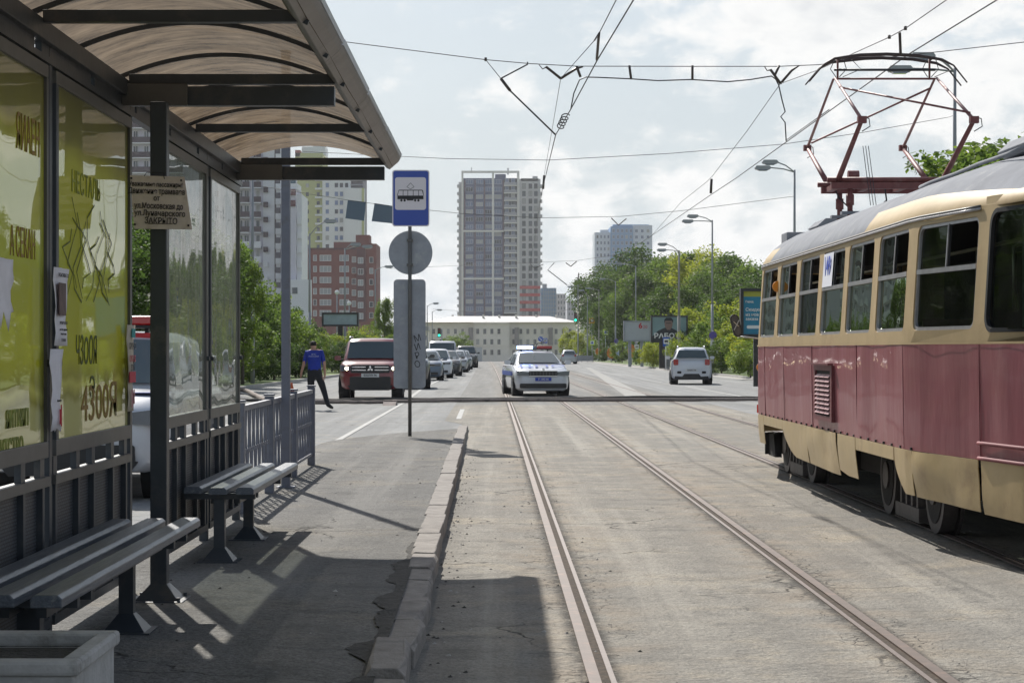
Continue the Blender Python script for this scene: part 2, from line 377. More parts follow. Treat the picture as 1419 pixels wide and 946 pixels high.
# old concrete strip beside the second track
b = MB(); b.add([V(812, 509.5, 168)*1, V(818, 509.5, 168), V(906, 553, 60.5), V(872, 553, 60.5)], [(0, 1, 2, 3)], mat('worn_concrete', (.29, .285, .27), .9, var=.15, vscale=2))
b.v = [(x, y, gz(y)+.0086) for x, y, z in b.v]; struct(b.build('concrete_patch'))

# platform: raised asphalt island with its far tip sinking to the road
PZ = .12
def kx(y): return -.33-.0064*y         # track side edge of the kerb stones
tip = [(-2.66, 30.2), (-2.45, 32), (-1.95, 34.9), (-1.4, 36.6), (-.8, 37.6)]
b = MB(); Y = ys(-6, 37.4, step=.7); cols = 9; vs = []
random.seed(5)
for y in Y:
    xl = -2.62 if y < 30 else -2.62+(y-30)**1.6*.075
    z = PZ if y < 28 else PZ-(y-28)/10*(PZ-.012)
    xr = kx(y)-.16
    for j in range(cols):
        t = j/(cols-1); x = xl+(xr-xl)*t; zz = z
        if t > .88 and y < 15: zz -= .05*max(0, noise.noise((x*3, y*1.3, 2))+.35)     # washed-out hollow behind the broken kerb
        vs.append((x, y, max(zz, .012)))
b.add(vs, [(i*cols+j, i*cols+j+1, (i+1)*cols+j+1, (i+1)*cols+j) for i in range(len(Y)-1) for j in range(cols-1)], M_plat, True)
ledge = [(i*cols) for i in range(len(Y))]
b.add([vs[i] for i in ledge]+[(vs[i][0], vs[i][1], -.02) for i in ledge], [(i, i+1, i+1+len(Y), i+len(Y)) for i in range(len(Y)-1)], M_kerb2)
b.add([vs[len(vs)-cols+j] for j in range(cols)]+[(vs[len(vs)-cols+j][0], vs[len(vs)-cols+j][1]+.02, -.02) for j in range(cols)], [(j, j+1, j+1+cols, j+cols) for j in range(cols-1)], M_plat)
struct(b.build('platform'))
# dark earth in the washed-out hollow, then kerb stones, worn and shifted near the camera
M_hollow = mat('dark_earth_crumbs', (.06, .056, .05), .95, var=.5, vscale=18, bump=1.0, bscale=50)
b = MB(); random.seed(8); pl = []; pr = []
for y in ys(5, 14.2, step=.07):
    w = .02+.17*max(0, noise.noise((0, y*1.7, 5))+.2+.25*noise.noise((3, y*6, 1)))*min(1, (14.3-y)/2); pl.append((kx(y)-.17-w*random.uniform(.8, 1.2), y, PZ+.004)); pr.append((kx(y)-.13, y, PZ+.004))
k = len(pl); b.add(pl+pr, [(i, i+k, i+k+1, i+1) for i in range(k-1)], M_hollow, True); struct(b.build('earth_gap'))
b = MB(); y = -5; random.seed(4)
while y < 36.8:
    L_ = random.uniform(.75, 1.0) if y > 13.6 else random.choice((.55, .8, .9, .5, .95))
    near = y < 13.6
    dx = random.uniform(-.02, .018) if near else random.uniform(-.006, .006)
    rz = random.uniform(-.03, .03) if near else random.uniform(-.004, .004)
    top = PZ+.015+(random.uniform(-.03, .02) if near else random.uniform(-.004, .004)); gap = random.uniform(.012, .035) if near else .012
    if y > 30: top -= (y-30)*.008
    cx = kx(y+L_/2)-.085+dx; w = .165
    # chipped block: top corners cut at random
    nseg = 3 if near else 2; ring = []
    for side in (1, -1):
        for i in range(nseg+1):
            t = i/nseg if side == 1 else 1-i/nseg
            cut = random.uniform(0, .014) if near else random.uniform(0, .004)
            if near and i in (0, nseg): cut += random.uniform(0, .018)
            ring.append((side*(w/2-cut), (t-.5)*(L_-gap)))
    R = Matrix.Rotation(rz, 3, 'Z'); n = len(ring)
    tv = [R@Vector((x_, y_, 0))+Vector((cx, y+L_/2, top+(random.uniform(-.006, .003) if near else 0))) for x_, y_ in ring]
    mv = [R@Vector((math.copysign(w/2+.004, x_), y_*1.01, 0))+Vector((cx, y+L_/2, top-.035)) for x_, y_ in ring]
    bv = [Vector((v.x, v.y, -.03)) for v in mv]
    b.add(tv+mv+bv, [tuple(range(n))]+[(k_*n+i, k_*n+(i+1) % n, (k_+1)*n+(i+1) % n, (k_+1)*n+i) for k_ in (0, 1) for i in range(n)], M_kerb)
    y += L_
struct(b.build('kerb', bevel=.006))
# little stones and crumbs of asphalt
b = MB(); random.seed(14)
def pebble(x, y, z, r, m):
    vs = [Vector((cos(a)*r*random.uniform(.7, 1.2), sin(a)*r*random.uniform(.7, 1.2), 0)) for a in (0, 1.05, 2.1, 3.14, 4.2, 5.2)]
    b.add([Vector((x, y, z))+v for v in vs]+[Vector((x+r*.2, y, z+r*.7))], [(i, (i+1) % 6, 6) for i in range(6)], m)
for i in range(420):
    y = random.uniform(8.5, 30)
    if random.random() < .55: x = kx(y)+abs(random.gauss(0, .10))+.02; z = .004
    elif random.random() < .5: x = random.uniform(-2.0, kx(y)-.2); z = PZ if y < 28 else .1
    else: x = .42+random.gauss(0, .25); z = .004
    pebble(x, y, z, random.uniform(.004, .016), random.choice((M_kerb, M_kerb2, M_hollow, M_hollow)))
tag(b.build('gravel'), 'small stones and crumbs scattered along the kerb and rails', 'gravel', kind='stuff')

# ------------------------------------------------------------ shelter
WX = -2.10      # wall plane
def shelter():
    t = thing('tram_shelter', 'dark grey tram stop shelter with curved brown translucent roof and poster panels', 'shelter', (WX, 11, PZ))
    O = Vector((WX, 11, PZ))
    def B(b, name, bevel=0, parent=t):
        b.v = [tuple(Vector(v)-O) for v in b.v]; return b.build(name, parent, bevel)
    # column with base flare and bolts
    for cy in (10.95, 4.6):
        b = MB(); b.bb(-1.895, -1.805, cy-.045, cy+.045, PZ, 2.83, M_dark)
        b.add([(-1.85+sx*.12, cy+sy*.12, PZ+.004) for sx, sy in ((-1, -1), (1, -1), (1, 1), (-1, 1))]+[(-1.85+sx*.046, cy+sy*.046, PZ+.09) for sx, sy in ((-1, -1), (1, -1), (1, 1), (-1, 1))],
              [(0, 1, 5, 4), (1, 2, 6, 5), (2, 3, 7, 6), (3, 0, 4, 7)], M_dark)
        b.bb(-2.0, -1.7, cy-.15, cy+.15, PZ-.004, PZ+.006, M_dark)
        for sx in (-1, 1):
            for sy in (-1, 1): b.disc((-1.85+sx*.12, cy+sy*.12), .012, 'z', (PZ, PZ+.025), M_dark, 6)
        B(b, 'column', .004)
    pass
    # main longitudinal beam over the panels and the outer edge beam
    b = MB(); b.bb(WX-.03, WX+.05, 4.4, 16.25, 2.885, 2.975, M_dark)
    B(b, 'wall_beam', .004)
    b = MB(); b.bb(WX-.02, WX+.03, 4.4, 16.2, 2.80, 2.83, M_dark)
    for k, y in enumerate(ys(4.9, 15.7, n=9)): b.bb(WX-.012, WX+.018, y-.56, y+.50+.04*(k % 3), 2.83, 2.885, M_dark)
    B(b, 'wall_beam')
    # cross beams
    for y, dbl in ((4.6, 1), (6.9, 0), (9.05, 0), (11.15, 1), (13.6, 0), (16.0, 1)):
        b = MB(); xr = -.91
        b.bb(WX+.05, xr, y-.03, y+.03, 2.955, 3.01, M_dark)
        if dbl: b.bb(WX+.05, xr-(.0), y-.04, y+.04, 2.835, 2.94, M_dark); b.bb(WX-.05, -1.72, y-.075, y-.045, 2.83, 2.95, M_dark2)
        B(b, 'cross_beam', .003)
    # arched roof
    def prof(x):      # roof underside height over x
        s = (x-(WX-.05))/(-.86-(WX-.05)); s = min(max(s, 0), 1)
        return 2.985+.155*(1-(2*s-1)**2)-.03*s
    M_roof = bpy.data.materials.new('brown_polycarbonate'); M_roof.use_nodes = True; nt = M_roof.node_tree; N = nt.nodes; L = nt.links
    pb = N['Principled BSDF']; pb.inputs['Roughness'].default_value = .25
    tl = N.new('ShaderNodeBsdfTranslucent'); mx = N.new('ShaderNodeMixShader'); tr = N.new('ShaderNodeBsdfTransparent')
    tc = N.new('ShaderNodeTexCoord'); mp = N.new('ShaderNodeMapping'); mp.inputs['Scale'].default_value = (1.0, 2.8, 1); mp.inputs['Rotation'].default_value = (0, 0, .5); L.new(tc.outputs['Object'], mp.inputs[0])
    nz = N.new('ShaderNodeTexNoise'); nz.inputs['Scale'].default_value = 3.2; nz.inputs['Detail'].default_value = 9; nz.inputs['Roughness'].default_value = .72; nz.inputs['Distortion'].default_value = .15; L.new(mp.outputs[0], nz.inputs['Vector'])
    rp = N.new('ShaderNodeValToRGB'); rp.color_ramp.elements[0].position = .34; rp.color_ramp.elements[0].color = (.06, .042, .027, 1); rp.color_ramp.elements[1].position = .72; rp.color_ramp.elements[1].color = (.28, .21, .14, 1)
    L.new(nz.outputs[0], rp.inputs[0]); L.new(rp.outputs[0], pb.inputs['Base Color']); L.new(rp.outputs[0], tl.inputs[0])
    mx.inputs[0].default_value = .62; L.new(pb.outputs[0], mx.inputs[1]); L.new(tl.outputs[0], mx.inputs[2])
    mx2 = N.new('ShaderNodeMixShader'); mx2.inputs[0].default_value = .05; L.new(mx.outputs[0], mx2.inputs[1]); L.new(tr.outputs[0], mx2.inputs[2])
    L.new(mx2.outputs[0], N['Material Output'].inputs[0])
    b = MB(); nx = 18; yy = ys(4.2, 16.35, step=.6); xs_ = [WX-.12+(-.86-(WX-.12))*i/nx for i in range(nx+1)]
    vs = [(x, y, prof(x)+.02+.004*sin(y*2.6)) for y in yy for x in xs_]; n = nx+1
    b.add(vs, [(i*n+j, i*n+j+1, (i+1)*n+j+1, (i+1)*n+j) for i in range(len(yy)-1) for j in range(nx)], M_roof, True)
    o = B(b, 'roof_sheet')
    for y in (5.75, 6.95, 8.0, 9.07, 10.1, 11.2, 12.4, 13.62, 14.8):
        b = MB(); pts = [(x, y, prof(x)+.002) for x in xs_]
        for i in range(len(pts)-1): b.bar(pts[i], pts[i+1], .022, .022, M_dark)
        B(b, 'roof_rib')
    # edge fascia: angled strip + upper white edge
    M_fas = mat('roof_fascia', (.20, .185, .18), .45, .3, var=.12, vscale=5, dirt=(.12, .11, .10), dscale=3)
    b = MB(); 
    yy2 = [4.2, 6.2, 8.2, 10.3, 12.3, 14.3, 16.4]
    for i in range(6):
        y0, y1 = yy2[i]+.003, yy2[i+1]-.003
        P = [(-.945, 3.0), (-.915, 2.965), (-.89, 2.955), (-.82, 3.015), (-.802, 3.045), (-.84, 3.055), (-.885, 3.03)]
        b.prism(P, 'y', y0, y1, M_fas)
    B(b, 'roof_edge', .004)
    b = MB(); 
    for i in range(6): b.prism([(-.81, 3.048), (-.797, 3.048), (-.79, 3.072+.006*(i % 2)), (-.85, 3.072)], 'y', yy2[i]+.02, yy2[i+1]-.02, M_galv)
    B(b, 'edge_trim')
    b = MB(); b.box((WX-.13, 10.3, 3.0), (.05, 12.2, .07), M_dark2); B(b, 'gutter')
    # ---- poster material
    Mp = bpy.data.materials.new('faded_yellow_poster'); Mp.use_nodes = True; nt = Mp.node_tree; N = nt.nodes; L = nt.links
    pb = N['Principled BSDF']; pb.inputs['Roughness'].default_value = .5; pb.inputs['Coat Weight'].default_value = 1.0; pb.inputs['Coat Roughness'].default_value = .015; pb.inputs['Coat IOR'].default_value = 1.6
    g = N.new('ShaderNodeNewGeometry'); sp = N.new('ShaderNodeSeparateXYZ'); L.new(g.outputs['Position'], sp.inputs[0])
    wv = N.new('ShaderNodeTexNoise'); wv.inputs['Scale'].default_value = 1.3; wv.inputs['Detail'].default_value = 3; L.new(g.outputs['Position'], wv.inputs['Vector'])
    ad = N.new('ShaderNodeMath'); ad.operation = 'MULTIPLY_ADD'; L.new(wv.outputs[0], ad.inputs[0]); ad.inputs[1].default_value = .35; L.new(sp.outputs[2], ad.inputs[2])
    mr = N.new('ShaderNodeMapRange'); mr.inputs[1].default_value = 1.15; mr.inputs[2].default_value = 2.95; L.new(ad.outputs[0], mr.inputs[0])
    rp = N.new('ShaderNodeValToRGB'); cr = rp.color_ramp; cr.elements[0].position = 0; cr.elements[0].color = (.44, .42, .17, 1); cr.elements[1].position = 1; cr.elements[1].color = (.13, .12, .02, 1)  # dark olive top end: reflection of the roof underside put into the colour
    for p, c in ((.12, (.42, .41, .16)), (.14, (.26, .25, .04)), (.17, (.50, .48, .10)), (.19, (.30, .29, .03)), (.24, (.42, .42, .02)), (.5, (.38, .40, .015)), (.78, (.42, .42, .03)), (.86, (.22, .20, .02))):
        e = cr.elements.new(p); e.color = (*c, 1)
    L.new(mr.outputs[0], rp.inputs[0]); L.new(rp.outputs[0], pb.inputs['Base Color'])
    wn = N.new('ShaderNodeTexNoise'); wn.inputs['Scale'].default_value = .9; wn.inputs['Detail'].default_value = 1.5; L.new(g.outputs['Position'], wn.inputs['Vector'])
    bp = N.new('ShaderNodeBump'); bp.inputs['Strength'].default_value = .5; bp.inputs['Distance'].default_value = .022; L.new(wn.outputs[0], bp.inputs['Height']); L.new(bp.outputs[0], pb.inputs['Coat Normal'])
    MATS['poster'] = Mp
    ptl = N.new('ShaderNodeBsdfTranslucent'); L.new(rp.outputs[0], ptl.inputs[0]); pad = N.new('ShaderNodeMixShader'); pad.inputs[0].default_value = .15
    L.new(pb.outputs[0], pad.inputs[1]); L.new(ptl.outputs[0], pad.inputs[2]); L.new(pad.outputs[0], N['Material Output'].inputs[0])
    # plain glass panes: real reflection, some grime
    Mg = bpy.data.materials.new('grimy_glass'); Mg.use_nodes = True; nt = Mg.node_tree; N = nt.nodes; L = nt.links; N.remove(N['Principled BSDF'])
    gl = N.new('ShaderNodeBsdfGlossy'); gl.inputs['Roughness'].default_value = .02; tr = N.new('ShaderNodeBsdfTransparent'); tr.inputs[0].default_value = (.55, .6, .56, 1)
    fr = N.new('ShaderNodeFresnel'); fr.inputs['IOR'].default_value = 1.75; df = N.new('ShaderNodeBsdfDiffuse')
    g = N.new('ShaderNodeNewGeometry'); wn = N.new('ShaderNodeTexNoise'); wn.inputs['Scale'].default_value = .8; wn.inputs['Detail'].default_value = 2; L.new(g.outputs['Position'], wn.inputs['Vector'])
    bp = N.new('ShaderNodeBump'); bp.inputs['Strength'].default_value = .6; bp.inputs['Distance'].default_value = .045; L.new(wn.outputs[0], bp.inputs['Height']); L.new(bp.outputs[0], gl.inputs['Normal'])
    m1 = N.new('ShaderNodeMixShader'); L.new(fr.outputs[0], m1.inputs[0]); L.new(tr.outputs[0], m1.inputs[1]); L.new(gl.outputs[0], m1.inputs[2])
    dn = N.new('ShaderNodeTexNoise'); dn.inputs['Scale'].default_value = 7; dn.inputs['Detail'].default_value = 8; dn.inputs['Roughness'].default_value = .75
    mp = N.new('ShaderNodeMapping'); mp.inputs['Scale'].default_value = (1, 1.5, .4); L.new(g.outputs['Position'], mp.inputs[0]); L.new(mp.outputs[0], dn.inputs['Vector'])
    mr = N.new('ShaderNodeMapRange'); mr.inputs[1].default_value = .35; mr.inputs[2].default_value = .8; mr.inputs[3].default_value = .14; mr.inputs[4].default_value = .5; L.new(dn.outputs[0], mr.inputs[0])
    df.inputs[0].default_value = (.36, .37, .33, 1); tl = N.new('ShaderNodeBsdfTranslucent'); tl.inputs[0].default_value = (.34, .36, .30, 1)
    ms = N.new('ShaderNodeMixShader'); ms.inputs[0].default_value = .5; L.new(df.outputs[0], ms.inputs[1]); L.new(tl.outputs[0], ms.inputs[2])
    m2 = N.new('ShaderNodeMixShader'); L.new(mr.outputs[0], m2.inputs[0]); L.new(m1.outputs[0], m2.inputs[1]); L.new(ms.outputs[0], m2.inputs[2])
    L.new(m2.outputs[0], nt.nodes['Material Output'].inputs[0])
    # ---- panels
    Z0, Z1 = .985, 2.79
    def panel(y0, y1, m, label):
        b = MB(); fw = .055; x0, x1 = WX-.02, WX+.028
        b.bb(x0, x1, y0, y1, Z0, Z0+.075, M_dark2); b.bb(x0, x1, y0, y1, Z1-.06, Z1, M_dark2)
        b.bb(x0, x1, y0, y0+fw, Z0+.075, Z1-.06, M_dark); b.bb(x0, x1, y1-fw*.6, y1, Z0+.075, Z1-.06, M_dark2)
        b.disc((y0+.02, 1.42), .018, 'x', (x1, x1+.02), M_dark, 8); b.disc((y1-.02, 1.42), .018, 'x', (x1, x1+.02), M_dark, 8)
        fr_ = B(b, 'panel_frame', .003)
        g_ = MB(); ya, yb, za, zb = y0+fw-.003, y1-fw*.6+.003, Z0+.072, Z1-.057; g_.add([(WX+.012, ya, za), (WX+.012, yb, za), (WX+.012, yb, zb), (WX+.012, ya, zb)], [(0, 1, 2, 3)], m)
        g_.v = [tuple(Vector(v)-O) for v in g_.v]
        o = g_.build('poster' if m is Mp else 'glass_pane', fr_); o['label'] = label; return o
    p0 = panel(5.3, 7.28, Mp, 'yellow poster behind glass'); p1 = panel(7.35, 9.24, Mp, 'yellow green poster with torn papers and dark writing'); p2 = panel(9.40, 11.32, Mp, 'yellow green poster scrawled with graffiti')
    p3 = panel(12.42, 14.27, Mg, 'clear pane reflecting the cars'); p4 = panel(14.44, 16.08, Mg, 'clear pane reflecting the trees')
    for y in (5.26, 7.315, 9.32, 11.36, 12.36, 14.355, 16.12):
        b = MB(); b.bb(WX-.04, WX+.02, y-.03, y+.03, PZ, 2.885, M_dark); B(b, 'wall_post', .003)
    # ---- lower wall: rail, uprights and mesh infill
    M_mesh = bpy.data.materials.new('woven_mesh'); M_mesh.use_nodes = True; nt = M_mesh.node_tree; N = nt.nodes; L = nt.links; pb = N['Principled BSDF']; pb.inputs['Roughness'].default_value = .5
    g = N.new('ShaderNodeNewGeometry'); sp = N.new('ShaderNodeSeparateXYZ'); L.new(g.outputs['Position'], sp.inputs[0])
    cb = N.new('ShaderNodeCombineXYZ'); L.new(sp.outputs[1], cb.inputs[0]); L.new(sp.outputs[2], cb.inputs[1])
    bk = N.new('ShaderNodeTexBrick'); bk.inputs['Scale'].default_value = 16; bk.inputs['Brick Width'].default_value = .7; bk.inputs['Row Height'].default_value = .25; bk.inputs['Mortar Size'].default_value = .045
    bk.inputs['Color1'].default_value = (.075, .085, .10, 1); bk.inputs['Color2'].default_value = (.06, .068, .08, 1); bk.inputs['Mortar'].default_value = (.02, .02, .022, 1); L.new(cb.outputs[0], bk.inputs[0])
    L.new(bk.outputs[0], pb.inputs['Base Color']); bp = N.new('ShaderNodeBump'); bp.inputs['Strength'].default_value = .6; bp.inputs['Distance'].default_value = .01; bp.invert = True; L.new(bk.outputs['Fac'], bp.inputs['Height']); L.new(bp.outputs[0], pb.inputs['Normal'])
    for (y0, y1) in ((5.3, 7.28), (7.35, 9.26), (9.36, 11.3), (12.4, 14.3), (14.4, 16.1)):
        b = MB(); b.bb(WX-.02, WX+.035, y0, y1, .855, .90, M_dark2); b.bb(WX-.02, WX+.03, y0, y1, .20, .245, M_dark)
        n = 5
        for i in range(n):
            y = y0+.05+(y1-y0-.1)*(i+(.15 if i % 2 else 0))/(n-1+.15); b.bb(WX-.015, WX+.026, y-.02, y+.02, .245, .855, M_dark); 
            b.bb(WX-.01, WX+.02, y-.04, y+.04, .90, .985, M_dark)
        fr_ = B(b, 'lower_frame')
        b = MB(); b.bb(WX-.012, WX-.002, y0+.02, y1-.02, .245, .855, M_mesh); b.v = [tuple(Vector(v)-O) for v in b.v]; b.build('mesh_infill', fr_)
    return t, p1, p2, B
SH, P1, P2, SB = shelter()
SO = Vector((WX, 11, PZ))
M_pap = mat('white_paper', (.72, .70, .76), .85, var=.08, vscale=6, bump=.15, bscale=8)
M_scrawl = mat('marker_scrawl', (.07, .09, .02), .7, var=.5, vscale=20); M_red = mat('red_spray', (.27, .17, .05), .8, var=.5, vscale=30); M_dgreen = mat('dark_green_print', (.20, .23, .04), .7, var=.5, vscale=8)
XS = WX+.0145
def on_panel(name, s, size, y, z, m, sx=1, shear=0, bold=0, rot=0, par=None):
    p = par or SH
    return text(name, s, size, Vector((XS, y, z))-SO, (pi/2-0, 0, pi/2), m, p, .001, 'CENTER', sx, shear, bold=bold)
on_panel('graffiti', 'ЧЗOОЯ', .20, 10.15, 1.47, M_scrawl, .75, .1); on_panel('graffiti', 'Э', .16, 10.3, 1.28, M_scrawl, 1.3, 0)
on_panel('graffiti', '4300Я', .26, 10.5, 1.20, M_red, 1.4); on_panel('graffiti', 'НЕСТАЛЬ', .15, 10.15, 2.30, M_dgreen, 1.0)
on_panel('graffiti', 'ЯИАЕН', .22, 8.9, 2.42, M_red, .6); on_panel('graffiti', 'А СЕКАН', .18, 8.8, 1.94, M_red, .6)
on_panel('poster_print', 'ЯИТИЯП', .10, 8.7, 1.18, M_dgreen, 1.0, bold=.003); on_panel('poster_print', 'ИТСТВО', .10, 8.6, 1.06, M_dgreen, 1.0, bold=.003)
# big dark scribble strokes on the second poster
b = MB(); random.seed(3)
for k in range(11):
    y = 9.7+k*.11; pts = [Vector((XS+.001, y+.12*sin(i*1.7+k), 1.75+.09*i*(1 if k % 2 else .8)+.04*sin(k*2+i)))-SO for i in range(6)]
    for i in range(5): b.bar(pts[i], pts[i+1], .001, random.uniform(.004, .010), M_scrawl)
o = b.build('graffiti', SH)
def sheet(name, y0, y1, z0, z1, x, m, label, prints, group=None, cat='paper notice', rag=.0):
    t = MB(); n = 6; k = 5; vs = []
    for i in range(n+1):
        for j in range(k+1):
            vs.append((x+.006*sin(j*1.9+i*.7)+.004*sin(i*2.3), y0+(y1-y0)*j/k+rag*sin(i*2.1+j), z0+(z1-z0)*i/n+(rag*1.5*sin(j*2.7) if i == 0 else 0)))
    m_ = k+1
    t.add(vs, [(i*m_+j, i*m_+j+1, (i+1)*m_+j+1, (i+1)*m_+j) for i in range(n) for j in range(k)], m, True)
    o = t.build(name, origin=(x, (y0+y1)/2, (z0+z1)/2)); tag(o, label, cat, group)
    s = o.modifiers.new('t', 'SOLIDIFY'); s.thickness = .001; s.offset = -1
    for kind, s_, a, z, *r in prints:
        if kind == 'box':
            q = MB(); q.bb(.010, .014, a[0], a[1], z[0], z[1], s_); q.build('print_block', o)
        else: text('print', s_, r[0], (.0135, a, z), (pi/2, 0, pi/2), r[1], o, .0004, 'CENTER', r[2] if len(r) > 2 else 1)
    return o
M_photo = mat('printed_photo', (.10, .06, .06), .6, var=.6, vscale=14)
# missing-person notice taped to the post, and the torn sheet under it
sheet('paper_notice', 9.16, 9.44, 1.50, 1.86, WX+.07, M_pap, 'white paper notice with a photo, taped to the post between the yellow posters',
      [('box', M_photo, (-.09, .05), (-.04, .11)), ('t', 'РАЗЫСКИВАЕТСЯ', 0, .145, .024, M_black_text), ('t', 'ПРОПАЛ ЧЕЛОВЕК', 0, -.075, .018, M_black_text), ('t', 'рост 170 см, худощавый', 0, -.105, .014, M_black_text), ('t', 'был одет в куртку', 0, -.125, .014, M_black_text), ('t', 'ТЕЛЕФОН', 0, -.155, .02, M_black_text)])
sheet('paper_notice', 9.14, 9.37, 1.11, 1.485, WX+.06, M_pap, 'blank looking creased white sheet hanging below the notice with a photo',
      [('t', 'объявление', 0, -.05, .016, M_black_text), ('box', mat('red_mark', (.5, .03, .05), .7), (.02, .03), (-.16, -.09)), ('box', MATS['red_mark'], (.045, .054), (-.17, -.07))], rag=.006)
sheet('paper_notice', 8.1, 8.46, 1.60, 1.86, WX+.05, M_pap, 'ragged torn white paper on the left yellow poster at the picture edge', [], rag=.03)
M_adv = mat('ad_cream', (.55, .5, .42), .8)
sheet('advert_strip', 11.10, 11.29, 1.14, 1.62, WX+.045, M_adv, 'narrow colourful advert strip with tear-off tabs on the right edge of the scrawled poster',
      [('box', mat('ad_teal', (.03, .3, .32), .7), (-.02, .08), (.17, .22)), ('box', mat('ad_red', (.55, .05, .08), .7), (-.09, .09), (-.08, -.02)), ('t', 'СРОЧНО', 0, .12, .05, M_black_text), ('t', 'КУПЛЮ', 0, .05, .05, MATS['ad_red']), ('t', 'ДОМ', 0, .0, .05, M_black_text), ('box', mat('ad_pink', (.6, .3, .33), .7), (-.02, .0), (-.22, -.12)), ('box', MATS['ad_pink'], (.04, .06), (-.2, -.12))], cat='advert')
# notice board wired to the column
def notice():
    c = V(222, 280, 10.85); M_nb = mat('grimy_notice_plate', (.62, .54, .515), .7, var=.12, vscale=12, dirt=(.25, .2, .17), dscale=6)
    pc = [V(180, 243, 10.84), V(255.5, 245, 10.84), V(266, 318, 10.84), V(186, 317, 10.84)]
    b = MB(); b.add([p-c for p in pc]+[p-c+Vector((0, .006, 0)) for p in pc], [(0, 1, 2, 3), (7, 6, 5, 4), (0, 4, 5, 1), (1, 5, 6, 2), (2, 6, 7, 3), (3, 7, 4, 0)], M_nb)
    o = b.build('notice_board', origin=None); o.location = c
    tag(o, 'grimy white notice plate with Cyrillic text wired to the shelter column', 'notice board')
    for s, px, py, size, sx in (('Уважаемые пассажиры!', 216, 256, .036, .68), ('Движение трамваев', 217, 265.5, .043, .72), ('от', 217, 275, .04, .8), ('ул.Московская до', 220, 286, .043, .70), ('ул.Луначарского', 221.5, 296, .043, .78), ('ЗАКРЫТО', 223, 306.5, .046, .8)):
        text('notice_line', s, size, V(px, py, 10.835)-c, (pi/2, radians(2), 0), M_black_text, o, .0008, 'CENTER', sx, bold=.0006)
    q = MB(); a = V(205, 309.8, 10.835)-c; a2 = V(239, 310.3, 10.835)-c; q.bar(a, a2, .001, .003, M_black_text); q.build('underline', o)
    for px, py in ((182, 247), (251, 250), (187, 311), (261, 312.5)):
        q = MB(); p = V(px, py, 10.835)-c; q.disc((p.x, p.z), .006, 'y', (p.y-.002, p.y), M_blk, 10); q.build('bolt', o)
    q = MB(); q.tube([V(200, 244, 10.83)-c, V(203, 239, 10.85)-c, V(226, 240, 10.85)-c, V(228, 248, 10.83)-c], .0025, M_wire, 5); q.build('wire_tie', o)
notice()

# ------------------------------------------------------------ benches, planter, fence, pole
def bench(y0, y1, legs, label):
    t = thing('slatted_bench', label, 'bench', (-1.8, (y0+y1)/2, PZ), group='benches in the tram shelter'); O = Vector((-1.8, (y0+y1)/2, PZ))
    for x, a, c in ((-1.96, y0+.1, y1-.05), (-1.79, y0+.02, y1), (-1.615, y0, y1+.02)):
        b = MB(); P = [(x-.057-O.x, .44), (x-.057-O.x, .473), (x-.042-O.x, .487), (x+.042-O.x, .487), (x+.057-O.x, .473), (x+.057-O.x, .44)]
        Y = ys(a-O.y, c-O.y, n=10); nn = 6; vs = []
        for y in Y: w = .004*noise.noise((x*9, y*.8, 0)); vs += [(p+w, y, q+w) for p, q in P]
        b.add(vs, [(i*nn+j, i*nn+(j+1) % nn, (i+1)*nn+(j+1) % nn, (i+1)*nn+j) for i in range(10) for j in range(nn)]+[tuple(range(nn)), tuple(10*nn+j for j in range(nn))], M_bench)
        b.build('slat', t, .004)
    b = MB(); b.bb(-1.88-O.x, -1.83-O.x, y0+.35-O.y, y1-.35-O.y, .36, .40, M_dark); b.bb(-1.73-O.x, -1.69-O.x, y0+.35-O.y, y1-.35-O.y, .36, .40, M_dark)
    for y in legs+[y0+.35, y1-.35]: b.bb(-2.02-O.x, -1.57-O.x, y-.022-O.y, y+.022-O.y, .40, .439, M_dark)
    b.build('support_frame', t)
    for y in legs:
        b = MB(); yy = y-O.y; x = -1.80-O.x
        b.bb(x-.035, x+.035, yy-.035, yy+.035, .01, .40, M_dark)
        b.add([(x+sx*.10, yy+sy*.10, .008) for sx, sy in ((-1, -1), (1, -1), (1, 1), (-1, 1))]+[(x+sx*.036, yy+sy*.036, .09) for sx, sy in ((-1, -1), (1, -1), (1, 1), (-1, 1))], [(0, 1, 5, 4), (1, 2, 6, 5), (2, 3, 7, 6), (3, 0, 4, 7)], M_dark)
        b.bb(x-.13, x+.13, yy-.13, yy+.13, 0, .008, M_dark); b.build('leg', t)
bench(7.15, 10.45, [7.75, 9.72], 'nearer blue-grey slatted bench beside the concrete planter')
bench(12.75, 15.55, [12.95, 14.45], 'farther blue-grey slatted bench below the clear glass panes')

